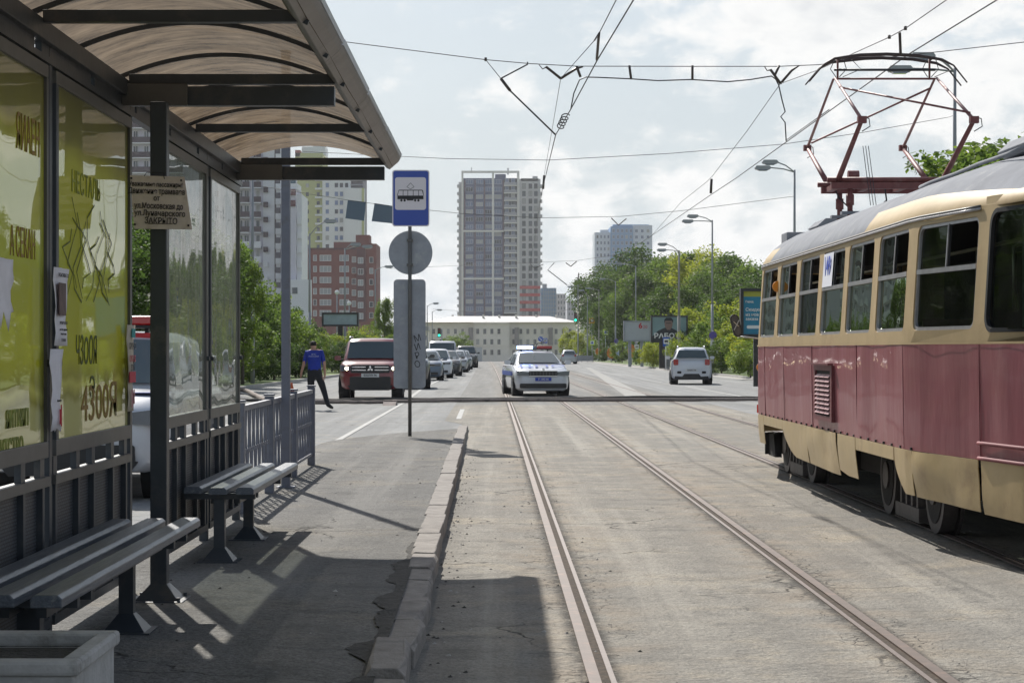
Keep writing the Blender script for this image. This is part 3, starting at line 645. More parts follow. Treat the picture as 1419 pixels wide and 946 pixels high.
def planter():
    x0, x1, y0, y1, h = -2.15, -1.345, 6.35, 7.02, .33
    O = Vector(((x0+x1)/2, (y0+y1)/2, PZ)); t = thing('concrete_planter', 'chipped pale concrete planter box in front of the nearer bench', 'planter', O)
    b = MB(); w = (x1-x0)/2; d = (y1-y0)/2
    b.bb(-w, w, -d, -d+.06, 0, h, M_conc); b.bb(-w, w, d-.06, d, 0, h, M_conc); b.bb(-w, -w+.06, -d+.06, d-.06, 0, h, M_conc); b.bb(w-.06, w, -d+.06, d-.06, 0, h, M_conc)
    b.build('box', t, .008)
    b = MB(); e = .018
    b.bb(-w-e, w+e, -d-e, -d+.05, h, h+.05, M_conc); b.bb(-w-e, w+e, d-.05, d+e, h, h+.05, M_conc); b.bb(-w-e, -w+.05, -d+.05, d-.05, h, h+.05, M_conc); b.bb(w-.05, w+e, -d+.05, d-.05, h, h+.05, M_conc)
    b.build('rim', t, .012)
    b = MB(); b.bb(-w+.1, w-.1, -d-.008, -d-.0005, .06, .075, M_conc); b.bb(-w+.1, w-.1, -d-.008, -d-.0005, h-.055, h-.04, M_conc); b.bb(-w+.085, -w+.1, -d-.008, -d-.0005, .06, h-.04, M_conc); b.bb(w-.1, w-.085, -d-.008, -d-.0005, .06, h-.04, M_conc)
    b.build('moulding', t, .003)
    b = MB(); b.bb(-w+.061, w-.061, -d+.061, d-.061, .02, .33, M_hollow); b.build('soil', t)
planter()

def railing():
    t = thing('guard_railing', 'grey metal guard railing along the back of the platform beyond the shelter', 'railing', (-2.15, 20, PZ))
    def X(y): return -2.02-.0085*y
    posts = [16.75, 19.1, 21.5, 23.8]
    O = Vector((-2.15, 20, PZ))
    def P(y, z): return Vector((X(y), y, z))-O
    for y in posts:
        b = MB(); c = P(y, 0); b.box((c.x, c.y, .46), (.085, .085, .92), M_rail); b.box((c.x, c.y, .935), (.10, .10, .02), M_rail); b.build('post', t, .004)
    for a, c in zip(posts[:-1], posts[1:]):
        b = MB(); b.bar(P(a+.05, PZ+.87), P(c-.05, PZ+.87), .05, .045, M_rail); b.build('top_rail', t)
        b = MB(); b.bar(P(a+.05, PZ+.13), P(c-.05, PZ+.13), .035, .03, M_rail); b.build('bottom_rail', t)
        b = MB(); n = 15
        for i in range(1, n):
            y = a+(c-a)*i/n; s = .045*(1 if i % 2 else -1)
            pts = [P(y+s*k, PZ+z) for k, z in ((0, .14), (.2, .22), (1, .34), (.2, .46), (0, .5), (-.2, .54), (-1, .66), (-.2, .78), (0, .86))]
            for p, q in zip(pts[:-1], pts[1:]): b.bar(p, q, .016, .016, M_rail)
            b.box(P(y, PZ+.5), (.03, .05, .035), M_rail)
        b.build('infill', t)
railing()
b = MB(); b.bb(-.042, .042, -.042, .042, 0, 4.3, M_rail); b.bb(-.05, .05, -.05, .05, 4.3, 4.33, M_rail)
b.bb(-.09, .09, -.09, .09, 0, .012, M_rail)
o = b.build('steel_post', bevel=.004); o.location = (-2.11, 19.9, PZ); tag(o, 'tall square grey steel post standing inside the railing behind the shelter roof', 'post')

# ------------------------------------------------------------ stop sign on its pole
def stop_sign():
    Y = 32.4; O = Vector((V(568, 603, Y).x, Y, .09)); t = thing('tram_stop_sign', 'tall pole with blue tram stop sign above a round and a rectangular grey plate', 'stop sign', O)
    b = MB(); b.tube([(0, 0, 0), (0, 0, 4.28)], .03, M_dark2, 12); b.build('pole', t)
    M_bl = mat('sign_blue', (.012, .055, .36), .35, coat=.3); M_sw = mat('sign_white', (.70, .66, .70), .4)
    def z(py): return EYE-(py-VY)*Y/F-.09
    c = ((569.5-568)*Y/F)
    w, h = .60, (314-236)*Y/F
    b = MB(); zc = z(275)
    b.prism(rrect(w, h, .045, cx=c, cz=zc), 'y', -.052, -.044, M_sw); b.prism(rrect(w-.035, h-.035, .035, cx=c, cz=zc), 'y', -.055, -.0522, M_bl)
    b.prism(rrect(w-.10, (291-246)*Y/F, .04, cx=c-.005, cz=z(268.7)), 'y', -.058, -.0552, M_sw); s = b.build('blue_sign', t)
    # tram pictogram
    def q(px, pz): return (c+(px-569.5)*Y/F, zc+(275-pz)*Y/F)
    b = MB(); T = (-.0605, -.0582)
    b.prism([q(551, 271.5), q(587, 271.5), q(587, 276.5), q(551, 276.5)], 'y', *T, M_black_text)
    b.prism([q(550.5, 271.5), q(552.5, 264), q(554, 263.5), q(585, 263.5), q(586.5, 264.5), q(587.5, 271.5), q(587, 271.5), q(585, 264.6), q(553, 264.6), q(551.3, 271.5)], 'y', *T, M_black_text)
    for x in (558.5, 565, 572.5, 580): b.prism([q(x, 264.6), q(x+.7, 264.6), q(x+.7, 271.5), q(x, 271.5)], 'y', *T, M_black_text)
    for x in (556.5, 561, 575.5, 580): a, c_ = q(x, 278.2); b.disc((a, c_), .019, 'y', T, M_black_text, 14)
    b.prism([q(564, 276.5), q(573, 276.5), q(573, 278.2), q(564, 278.2)], 'y', *T, M_black_text)
    for a, e in (((569.3, 254), (564, 259.5)), ((569.3, 254), (574, 259.5)), ((564, 259.5), (569, 262.5)), ((574, 259.5), (569, 262.5))):
        (x0, z0), (x1, z1) = q(*a), q(*e); b.bar((x0, -.0592, z0), (x1, -.0592, z1), .002, .006, M_black_text)
    b.build('tram_symbol', s)
    b = MB(); b.disc(((568.8-568)*Y/F, z(350)), .355, 'y', (.034, .040), M_signback, 48); b.build('round_plate', t)
    b = MB()
    for zz in (z(333), z(367)): b.bb(-.05, .05, -.035, .034, zz-.02, zz+.02, M_dark2)
    b.build('clamp', t)
    b = MB(); b.prism(rrect((589.5-545)*Y/F, (538-387)*Y/F, .06, cx=(567.5-568)*Y/F, cz=z(462.5)), 'y', .034, .042, M_signback)
    p = b.build('rectangular_plate', t)
    for ch, py in (('М', 469), ('И', 481), ('Р', 493), ('О', 505)):
        text('graffiti', ch, .15, ((578.5-568)*Y/F, .0325, z(py)), (pi/2, radians(-18), 0), M_black_text, p, .0008, sx=.9)
stop_sign()
# ------------------------------------------------------------ tram
def tram():
    OX, OY = 4.31, 19.8
    t = thing('old_tram', 'old tram with cream and dull maroon dented body and raised pantograph', 'tram', (OX, OY, 0), rz=0.003)
    M_cream = mat('tram_cream', (.45, .335, .18), .55, var=.09, vscale=2.5, bump=.35, bscale=2.2, spec=.3, dirt=(.38, .26, .14), dscale=2.2)
    M_cream2 = mat('tram_skirt_cream', (.46, .34, .165), .42, var=.08, vscale=2.5, bump=.5, bscale=2.0, coat=.15, dirt=(.33, .22, .11), dscale=2.6)
    M_mar = mat('tram_maroon', (.25, .058, .072), .42, var=.10, vscale=1.6, bump=.8, bdist=.04, bscale=1.5, coat=.2, dirt=(.33, .15, .155), dscale=2.4, stretch=(1, 1, .3))
    M_silver = mat('tram_silver_roof', (.25, .26, .285), .85, .0, spec=.12, var=.12, vscale=3, bump=.3, bscale=6, dirt=(.38, .385, .39), dscale=2.4)
    M_al = mat('window_aluminium', (.40, .39, .40), .4, .6, var=.15, vscale=10)
    M_gask = mat('gasket', (.015, .015, .016), .7)
    M_und = mat('underframe', (.022, .02, .019), .85, var=.3, vscale=9, bump=.5)
    M_whl = mat('wheel_steel', (.11, .10, .10), .55, .5, var=.3, vscale=12)
    M_in = mat('tram_interior', (.035, .030, .027), .8); M_seat = mat('tram_seat', (.16, .035, .03), .6); M_rail_in = mat('grab_rail', (.55, .5, .4), .35, .5)
    Mg = bpy.data.materials.new('tram_glass'); Mg.use_nodes = True; nt = Mg.node_tree; N = nt.nodes; L = nt.links; N.remove(N['Principled BSDF'])
    gl = N.new('ShaderNodeBsdfGlossy'); gl.inputs['Roughness'].default_value = .015; gl.inputs['Color'].default_value = (.33, .38, .31, 1); tr = N.new('ShaderNodeBsdfTransparent'); tr.inputs[0].default_value = (.30, .36, .30, 1)
    fr = N.new('ShaderNodeFresnel'); fr.inputs['IOR'].default_value = 1.38; g = N.new('ShaderNodeNewGeometry')
    wn = N.new('ShaderNodeTexNoise'); wn.inputs['Scale'].default_value = 1.1; L.new(g.outputs['Position'], wn.inputs['Vector'])
    bp = N.new('ShaderNodeBump'); bp.inputs['Strength'].default_value = .4; bp.inputs['Distance'].default_value = .02; L.new(wn.outputs[0], bp.inputs['Height']); L.new(bp.outputs[0], gl.inputs['Normal'])
    m1 = N.new('ShaderNodeMixShader'); L.new(fr.outputs[0], m1.inputs[0]); L.new(tr.outputs[0], m1.inputs[1]); L.new(gl.outputs[0], m1.inputs[2])
    df = N.new('ShaderNodeBsdfDiffuse'); df.inputs[0].default_value = (.2, .2, .19, 1); m2 = N.new('ShaderNodeMixShader')
    dn = N.new('ShaderNodeTexNoise'); dn.inputs['Scale'].default_value = 5; dn.inputs['Detail'].default_value = 7; L.new(g.outputs['Position'], dn.inputs['Vector'])
    mr = N.new('ShaderNodeMapRange'); mr.inputs[1].default_value = .4; mr.inputs[2].default_value = .8; mr.inputs[3].default_value = .01; mr.inputs[4].default_value = .07; L.new(dn.outputs[0], mr.inputs[0])
    L.new(mr.outputs[0], m2.inputs[0]); L.new(m1.outputs[0], m2.inputs[1]); L.new(df.outputs[0], m2.inputs[2]); L.new(m2.outputs[0], nt.nodes['Material Output'].inputs[0])
    # plan outline: from far end centre, down the left side to the near end centre
    left = [(0, 7.22), (.4, 7.2), (.62, 7.12), (.78, 6.9), (.88, 6.2), (1.03, 5.2), (1.16, 4.35), (1.25, 3.8), (1.25, -4.6), (1.22, -4.95), (1.03, -6.15), (.92, -6.87), (.80, -7.06), (.62, -7.14), (.3, -7.2), (0, -7.21)]
    cum = [0]
    for a, c in zip(left[:-1], left[1:]): cum.append(cum[-1]+math.dist(a, c))
    ST = cum[-1]
    def s_of_y(y):
        for i in range(3, len(left)-4):
            if left[i][1] >= y >= left[i+1][1]: return cum[i]+(cum[i+1]-cum[i])*(left[i][1]-y)/(left[i][1]-left[i+1][1])
    def plan(s):
        for i in range(len(left)-1):
            if s <= cum[i+1]+1e-9:
                f = (s-cum[i])/(cum[i+1]-cum[i]); a, c = left[i], left[i+1]
                return a[0]+(c[0]-a[0])*f, a[1]+(c[1]-a[1])*f, i
        return left[-1][0], left[-1][1], len(left)-2
    def nrm(s):
        a = plan(max(s-.06, 0)); c = plan(min(s+.06, ST)); dx, dy = c[0]-a[0], c[1]-a[1]; l = math.hypot(dx, dy); return (-dy/l, dx/l)
    def inset(z):
        if z >= 1.6: return .055*((z-1.6)/.87)**1.3
        return .012*((1.6-z)/.9)**2 if z > .73 else .012+.03*((.73-z)/.36)**2
    def S(s, z, out=0.0, side=-1):
        x, y, _ = plan(s); nx, ny = nrm(s); k = out-inset(z)
        return Vector((side*(x+nx*k), y+ny*k, z))
    ZB, ZT = .73, 2.47
    # windows on the left, given by world Y of their edges, from the photo
    wins = [(23.45, 22.25), (22.03, 20.84), (20.6, 19.4), (19.18, 18.0), (17.79, 16.62), (16.39, 15.24), (15.0, 13.83)]
    W = [(s_of_y(a-OY), s_of_y(c-OY)) for a, c in wins]
    s8a = s_of_y(13.64-OY); s8b = s_of_y(-6.80)+.0; 
    big = (s8a, cum[12]+.10)
    W0 = [(s_of_y(5.35), s_of_y(4.15))]
    def rr_hole(s0, s1, z0, z1, r, n=5):
        w = s1-s0; h = z1-z0; return rrect(w, h, r, n, (s0+s1)/2, (z0+z1)/2)
    def bay(b, c0, c1, z0, z1, hole, m, side, r):
        pts = rr_hole(*hole, r); cx, cz = (hole[0]+hole[1])/2, (hole[2]+hole[3])/2
        outer = []
        for (u, v) in pts:
            du, dv = u-cx, v-cz
            tu = ((c1 if du > 0 else c0)-cx)/du if abs(du) > 1e-6 else 1e9; tv = ((z1 if dv > 0 else z0)-cz)/dv if abs(dv) > 1e-6 else 1e9
            k = min(tu, tv); outer.append((cx+du*k, cz+dv*k))
        # corner points
        n = len(pts); P1 = [S(u, v, 0, side) for u, v in outer]; P2 = [S(u, v, 0, side) for u, v in pts]; P3 = [S(u, v, -.045, side) for u, v in pts]
        b.add(P1+P2+P3, [(k_*n+i, k_*n+(i+1) % n, (k_+1)*n+(i+1) % n, (k_+1)*n+i) for k_ in (0, 1) for i in range(n)], m)
        # fill the outer rectangle corners
        cor = [(c1, z1), (c0, z1), (c0, z0), (c1, z0)]
        for i in range(n):
            a, c = outer[i], outer[(i+1) % n]
            if abs(a[0]-c[0]) > 1e-5 and abs(a[1]-c[1]) > 1e-5:
                q = min(cor, key=lambda q: math.dist(q, a)+math.dist(q, c))
                if math.dist(q, a) > 1e-5 and math.dist(q, c) > 1e-5: b.add([S(*a, 0, side), S(*q, 0, side), S(*c, 0, side)], [(0, 1, 2)], m)
    def grid(b, s0, s1, z0, z1, m, side, out=0.0, ds=.35, nz=2, fn=None):
        n = max(int((s1-s0)/ds), 1); vs = []
        bps = sorted(set([s0+(s1-s0)*i/n for i in range(n+1)]+[c for c in cum if s0 < c < s1])); n = len(bps)-1
        for s in bps:
            for k in range(nz+1):
                z = z0+(z1-z0)*k/nz; o_ = out+(fn(s, z) if fn else 0); vs.append(S(s, z, o_, side))
        w = nz+1; b.add(vs, [(i*w+k, (i+1)*w+k, (i+1)*w+k+1, i*w+k+1) for i in range(n) for k in range(nz)], m, True)
    # ---- lower maroon body, dented
    def dent(s, z): return .010*noise.noise((s*1.1, z*1.3, 3.1))+.005*noise.noise((s*4, z*1.2, 8))
    b = MB()
    for side in (-1, 1): grid(b, 0, ST, ZB, 1.53, M_mar, side, fn=dent, ds=.14, nz=8)
    b.build('maroon_panels', t)
    # ---- cream window wall, left side with openings
    b = MB(); z0, z1 = 1.53, ZT; allw = W0+W
    edges = [0.0]+[(allw[i][1]+allw[i+1][0])/2 for i in range(len(allw)-1)]
    edges = []
    for i in range(len(allw)-1): edges.append((allw[i][1]+allw[i+1][0])/2)
    a0 = allw[0][0]-.1; 
    grid(b, 0, a0, z0, z1, M_cream, -1)
    cells = [a0]+edges+[(allw[-1][1]+s8a)/2]
    for i, w in enumerate(allw): bay(b, cells[i], cells[i+1], z0, z1, (w[0], w[1], 1.625, 2.405), M_cream, -1, .075)
    bay(b, cells[-1], big[1]+.06, z0, z1+.06, (big[0], big[1], 1.60, 2.44), M_cream, -1, .11)
    grid(b, big[1]+.06, ST, z0, z1, M_cream, -1)
    grid(b, 0, ST, z0, z1, M_cream, 1)
    b.build('window_wall', t)
    # maroon edge moulding
    b = MB()
    for side in (-1, 1): grid(b, 0, ST, 1.522, 1.538, M_cream, side, out=.008, nz=1)
    b.build('belt_moulding', t)
    # ---- roof: rings drawn in from the plan
    rings = [(2.47, 0.0, .0), (2.485, .0, .0), (2.56, .05, .04), (2.65, .13, .12), (2.74, .25, .25), (2.83, .43, .42), (2.91, .68, .70), (2.96, .95, 1.0), (2.98, 1.25, 1.3)]
    full = [(-x, y) for x, y in left]+[(x, y) for x, y in left[::-1][1:-1]]
    dense = []
    for i in range(len(full)):
        a, c = full[i], full[(i+1) % len(full)]; d = math.dist(a, c); k = max(int(d/.6), 1)
        for j in range(k): dense.append((a[0]+(c[0]-a[0])*j/k, a[1]+(c[1]-a[1])*j/k))
    vs = []
    for (z, ins, ey) in rings:
        for x, y in dense:
            k = .055; f = max(0, (abs(x)-k)/max(abs(x), 1e-6)) if abs(x) > 0 else 0
            hw = 1.25; xx = x*(1-(k+ins*.945)/1.25); yy = y-math.copysign(max(0, (abs(y)-(7.2-2.0))/2.0)*ey*1.35, y)
            zz = z - (max(0, (abs(yy)-4.0)/3.2)**2)*(.16 if z > 2.6 else .02)
            if z < 2.49: xx = x-(math.copysign(min(k, abs(x)), x)); 
            vs.append((xx, yy, zz+.006*noise.noise((xx*2, yy*1.5, z))))
    n = len(dense); b = MB(); random.seed(2)
    for r in range(len(rings)-1):
        for i in range(n):
            q = [vs[r*n+i], vs[r*n+(i+1) % n], vs[(r+1)*n+(i+1) % n], vs[(r+1)*n+i]]; y = sum(v[1] for v in q)/4; z = sum(v[2] for v in q)/4
            cream = (r < 3 and (y < -2.75+.5*noise.noise((r*.7, 0, 1)) or y > 3.2)) or r == 0 
            b.add(q, [(0, 1, 2, 3)], M_cream if cream else M_silver, True)
    b.add([vs[(len(rings)-1)*n+i] for i in range(n)], [tuple(range(n))], M_silver)
    o = b.build('roof', t); bm = bmesh.new(); bm.from_mesh(o.data); bmesh.ops.remove_doubles(bm, verts=bm.verts, dist=.0005); bmesh.ops.recalc_face_normals(bm, faces=bm.faces); bm.to_mesh(o.data); bm.free()
    # gutter
    b = MB(); pts = [S(s, 2.452, .012) for s in [cum[5]+(s_of_y(-6.0)-cum[5])*i/30 for i in range(31)]]
    b.tube(pts, .011, M_al, 6); pts = [p+Vector((0, 0, .018)) for p in pts]; b.tube(pts, .009, M_dark2, 6); b.build('rain_gutter', t)
    b = MB(); b.tube([(-.62, y, 2.91+.004*sin(y*4)) for y in ys(-5.6, -2.2, step=.4)], .016, M_silver, 6); b.build('roof_cable', t)
    # ventilator hoods and boxes on the roof
    for (y0, y1, zt) in ((4.7, 5.5, 3.09), (-6.2, -4.0, 3.12)):
        b = MB(); b.prism([(-.34, 2.98), (-.40, zt-.09), (-.3, zt), (.3, zt), (.40, zt-.09), (.34, 2.98)], 'y', y0, y1, M_silver); b.build('roof_box', t, .01)
    b = MB(); b.bb(-.88, -.62, 4.0, 4.45, 2.74, 2.88, M_silver); b.build('roof_box', t, .01)
    # ---- window frames, panes
    for i, w in enumerate(allw):
        fr_ = MB(); zm = 2.06; a, c = w; mid = a+(c-a)*.52
        pts = rr_hole(a, c, 1.625, 2.405, .075); inn = rr_hole(a+.028, c-.028, 1.65, 2.38, .055); n = len(pts)
        V0 = [S(u, v, -.010) for u, v in pts]+[S(u, v, -.010) for u, v in inn]+[S(u, v, -.03) for u, v in inn]
        fr_.add(V0, [(k*n+q, k*n+(q+1) % n, (k+1)*n+(q+1) % n, (k+1)*n+q) for k in (0, 1) for q in range(n)], M_al)
        fr_.bar(S(a+.02, zm, -.012), S(c-.02, zm, -.012), .02, .035, M_al); fr_.bar(S(mid, zm, -.02), S(mid, 2.385, -.02), .02, .022, M_gask)
        fr_.bar(S(mid-.02, zm, -.016), S(mid-.02, 2.385, -.016), .014, .02, M_al)
        f = fr_.build('window', t)
        p = MB()
        def pane(s0, s1, z0_, z1_, dep=-.028): p.add([S(s0, z0_, dep), S(s1, z0_, dep), S(s1, z1_, dep), S(s0, z1_, dep)], [(0, 1, 2, 3)], Mg)
        pane(a+.02, c-.02, 1.645, zm); pane(a+.02, mid, zm, 2.39)
        if i in (3+1,): pane(mid, c-.02, zm, 2.39, -.035)
        p.build('pane', f)
        if i == 4:
            sg = MB(); sw = mat('route_plate_white', (.75, .76, .82), .6); m0 = a+.04; sg.add([S(m0, 2.075, .004), S(mid-.03, 2.075, .004), S(mid-.03, 2.39, .004), S(m0, 2.39, .004)], [(0, 1, 2, 3)], sw); s_ = sg.build('route_plate', f)
            pc = S((m0+mid-.03)/2, 2.26, .010); text('route_number', '149', .25, pc, SIDE_L, mat('route_blue', (.05, .10, .5), .6), s_, .001, sx=.95, bold=.004)
            text('route_text', 'маршрут', .05, pc+Vector((0, 0, -.14)), SIDE_L, mat('route_blue', (.05, .1, .5)), s_, .001)
    a, c = big; pts = rr_hole(a, c, 1.60, 2.44, .11); inn = rr_hole(a+.03, c-.03, 1.63, 2.41, .085); n = len(pts)
    b = MB(); b.add([S(u, v, .004) for u, v in pts]+[S(u, v, .004) for u, v in inn]+[S(u, v, -.03) for u, v in inn], [(k*n+q, k*n+(q+1) % n, (k+1)*n+(q+1) % n, (k+1)*n+q) for k in (0, 1) for q in range(n)], M_gask); f = b.build('window', t)
    p = MB(); ss = [a+.02+(c-a-.04)*i/8 for i in range(9)]; p.add([S(s, z, -.02) for s in ss for z in (1.62, 2.42)], [(2*i, 2*i+2, 2*i+3, 2*i+1) for i in range(8)], Mg, True); p.build('pane', f)
    # front windscreen + right side windows as shallow framed panes
    b = MB(); ss = [big[1]+.10+(ST-big[1]-.12)*i/4 for i in range(5)]
    for sd_ in (-1, 1): b.add([S(s, z, .006, sd_) for s in ss for z in (1.62, 2.42)], [(2*i, 2*i+2, 2*i+3, 2*i+1) for i in range(4)], M_glass_dk)
    b.build('windscreen', t)
    for i in range(7):
        y = 3.4-1.4*i; s0, s1 = s_of_y(y), s_of_y(y-1.1); q = MB(); q.prism([], 'x', 0, 0, M_al) if False else None
        q.add([S(s, z, .006, 1) for s, z in ((s0, 1.63), (s1, 1.63), (s1, 2.4), (s0, 2.4))], [(0, 1, 2, 3)], M_glass_dk); q.build('window', t)
    # ---- interior
    b = MB(); b.bb(-1.12, 1.12, -4.6, 3.7, .80, .86, M_in); b.bb(-.72, .72, -6.4, -4.6, .80, .86, M_in); b.bb(-.72, .72, 3.7, 6.4, .80, .86, M_in); b.bb(.9, 1.13, -4.6, 3.6, .86, 2.46, M_in); b.bb(-1.05, 1.05, -4.6, 3.7, 2.47, 2.5, M_in); b.bb(-.7, .7, 5.9, 5.95, .86, 2.45, M_in)
    b.bb(-.85, .85, -5.72, -5.68, .86, 2.0, M_in); b.build('interior', t)
    for i in range(7):
        b = MB(); y = 3.0-1.25*i; b.bb(-1.05, -.62, y-.2, y+.2, 1.20, 1.26, M_seat); b.bb(-1.05, -.62, y+.17, y+.22, 1.26, 1.72, M_seat); b.bb(-.86, -.8, y-.03, y+.03, .86, 1.2, M_und); b.build('seat', t)
    b = MB(); b.tube([(-.55, -5.4, 2.28), (-.55, 5, 2.28)], .016, M_rail_in); 
    for y in (-4, -1, 2, 4.5): b.tube([(-.55, y, .86), (-.55, y, 2.28)], .016, M_rail_in)
    b.tube([(-.75, -5.9, 1.75), (-.72, -5.75, 2.2), (-.5, -5.7, 2.3)], .015, M_rail_in); b.build('grab_rail', t)
    M_cur = mat('pale_curtain', (.42, .45, .42), .9, var=.15)
    b = MB(); vs = []
    for i in range(9):
        for z in (1.62, 2.42): vs.append((-.82+.022*(i % 2)+.03*i, -6.35-.05*i+.0, z))
    b.add(vs, [(2*i, 2*i+2, 2*i+3, 2*i+1) for i in range(8)], M_cur); b.build('cab_curtain', t)
    # ---- louvre on the maroon side
    y0, y1 = 18.35-OY, 19.38-OY; b = MB(); x = -1.25; 
    za, zb = .82, 1.34; y0, y1 = 18.30-OY, 19.32-OY; M_lv = mat('louvre_maroon', (.15, .035, .042), .45, var=.2)
    b.bb(x-.03, x+.01, y0, y1, za, za+.05, M_lv); b.bb(x-.03, x+.01, y0, y1, zb-.05, zb, M_lv); b.bb(x-.03, x+.01, y0, y0+.09, za+.05, zb-.05, M_lv); b.bb(x-.03, x+.01, y1-.09, y1, za+.05, zb-.05, M_lv)
    b.bb(x-.012, x+.005, y0+.09, y1-.09, za+.05, zb-.05, M_und); b.bb(x-.07, x-.02, y0-.03, y1+.03, zb+.0, zb+.02, M_lv)
    for c_ in range(3):
        ya = y0+.11+c_*(y1-y0-.2)/3; yb = ya+(y1-y0-.26)/3
        for k in range(9):
            z = za+.07+k*.042; b.add([(x-.014, ya, z+.03), (x-.014, yb, z+.03), (x-.042, yb, z), (x-.042, ya, z)], [(0, 1, 2, 3)], mat('louvre_slat', (.30, .11, .115), .4))
    b.build('louvre', t)
    # seams, bumper strip, rivets
    b = MB()
    for yy in (13.72, 15.25, 17.2, 19.6, 21.5, 23.0):
        s = s_of_y(yy-OY); 
        for k in range(5): b.bar(S(s, ZB+.16*k+.002, .003), S(s, ZB+.16*(k+1), .003), .006, .003, M_lv)
        b.build('panel_seam', t); b = MB()
    b = MB(); sa = s_of_y(13.72-OY); ss = [sa+(ST-sa)*i/14 for i in range(15)]
    for z in (.845, .742): b.tube([S(s, z, .018) for s in ss], .014, mat('tram_strip', (.20, .055, .065), .7), 6)
    b.build('bumper_strip', t)
    b = MB()
    for k in range(26):
        s = s_of_y(23.3-OY-.33*k) ; b.box(S(s, ZB+.012, .006), (.012, .03, .018), M_und)
    b.build('rivets', t)
    # ---- skirts
    def skirt(ya, yb, ztop, zbot_a, zbot_b, d=.0, curve=None, dseed=0, side=-1, end=False):
        sa = s_of_y(ya-OY) if not end else ya; sb = s_of_y(yb-OY) if not end else yb; b = MB(); n = 14; kz = 7; vs = []
        for i in range(n+1):
            f = i/n; s = sa+(sb-sa)*f; zb_ = zbot_a+(zbot_b-zbot_a)*f
            if curve: zb_ = curve(f)
            for k in range(kz+1):
                z = zb_+(ztop-zb_)*k/kz; o_ = .012+d*.45*noise.noise((s*2.2+dseed, z*4, dseed)); vs.append(S(s, z, o_, side))
        w = kz+1; b.add(vs, [(i*w+k, (i+1)*w+k, (i+1)*w+k+1, i*w+k+1) for i in range(n) for k in range(kz)], M_cream2, True)
        o = b.build('skirt_panel', t); m = o.modifiers.new('t', 'SOLIDIFY'); m.thickness = .006; m2 = o.modifiers.new('e', 'EDGE_SPLIT'); m2.split_angle = radians(40); return o
    skirt(24.6, 23.12, .73, .40, .40); skirt(23.1, 21.62, .728, .625, .625)
    def cv1(f): return .625-.245*min(1, (f/.45))**.6 if f < .45 else .38-.02*f
    skirt(21.6, 19.95, .728, 0, 0, .015, cv1, 1); skirt(19.93, 18.22, .728, .36, .345, .045, None, 4)
    skirt(18.16, 17.28, .728, 0, 0, .01, lambda f: .40-.03*min(1, f*2), 6)
    skirt(17.26, 15.62, .728, .625, .625)
    def cv2(f): return .625-.235*min(1, (f/.55))**.7
    skirt(15.6, 15.02, .728, 0, 0, .01, cv2, 2); skirt(15.0, 13.76, .728, .385, .37, .05, None, 9)
    skirt(s_of_y(13.70-OY), ST, .728, .36, .34, .02, None, 12, end=True)
    skirt(0, s_of_y(24.62-OY), .728, .40, .40, .01, None, 3, end=True)
    skirt(0, ST, .728, .40, .38, .01, None, 15, side=1, end=True)
    # ---- underframe and bogies
    b = MB(); b.bb(-.72, .72, -6.3, 6.2, .60, .80, M_und); b.bb(-.7, .7, -1.2, 1.1, .30, .6, M_und); b.bb(-.9, -.3, .2, 1.6, .28, .6, M_und); b.bb(.2, .9, -1.8, -.4, .28, .6, M_und); b.build('underframe', t, .01)
    b = MB(); b.prism([(6.15, .13), (6.25, .42), (5.7, .42), (5.5, .13)], 'x', -.8, -.72, M_und); b.bb(-.85, .85, 6.1, 6.14, .14, .42, M_und); b.build('lifeguard', t)
    for cy in (-2.75, 3.45):
        bo = MB(); 
        for sx in (-1, 1):
            x = sx*.58; bo.prism([(cy-1.3, .30), (cy-1.3, .42), (cy-.5, .52), (cy+.5, .52), (cy+1.3, .42), (cy+1.3, .30), (cy+.5, .33), (cy-.5, .33)], 'x', x-.05, x+.05, M_und)
            xb = sx*.80; bo.bb(xb-.05, xb+.05, cy-.48, cy+.48, .05, .17, M_whl)       # track brake
            for k in range(4): bo.bb(xb-.04, xb+.03, cy-.40+.22*k, cy-.34+.22*k, .17, .40, M_whl)
            for dy in (-.95, .95): bo.disc((cy+dy, .35), .09, 'x', (min(x, sx*.7), max(x, sx*.7)), M_whl, 16)
        bo.bb(-.8, .8, cy-.3, cy+.3, .3, .6, M_und); bg = bo.build('bogie', t)
        for dy in (-.95, .95):
            for sx in (-1, 1):
                w = MB(); x = sx*.762; w.disc((cy+dy, .36), .35, 'x', (x-.06, x+.055), M_whl, 36); w.disc((cy+dy, .36), .375, 'x', (x-sx*.085-.012, x-sx*.085+.012), M_whl, 36)
                w.disc((cy+dy, .36), .27, 'x', (x-.068, x+.063), M_und, 30); w.disc((cy+dy, .36), .12, 'x', (x-.085, x+.08), M_whl, 20); w.build('wheel', bg)
    # sandbox flap behind the near bogie notch
    # ---- mirror, marker, reflector at the far end
    b = MB(); mp_ = V(1022, 451, 26.3)-Vector((OX, OY, 0)); 
    R = Matrix.Rotation(radians(-14), 3, 'Y'); pts = rrect(.115, .30, .056, 6)
    b.add([mp_+R@Vector((u, -.015, v)) for u, v in pts]+[mp_+R@Vector((u, .03, v)) for u, v in pts], [tuple(range(len(pts))), tuple(range(2*len(pts)-1, len(pts)-1, -1))]+[(i, (i+1) % len(pts), len(pts)+(i+1) % len(pts), len(pts)+i) for i in range(len(pts))], M_blkplas)
    pt2 = rrect(.085, .26, .042, 6); b.add([mp_+R@Vector((u, -.018, v)) for u, v in pt2], [tuple(range(len(pt2)))], mat('mirror_back', (.12, .12, .13), .25, .5))
    b.bar(mp_+Vector((-.03, -.03, -.06)), mp_+Vector((.035, -.03, .07)), .008, .012, M_galv); b.bar(mp_+Vector((-.035, -.028, .05)), mp_+Vector((.03, -.028, -.01)), .008, .010, M_rail_in)
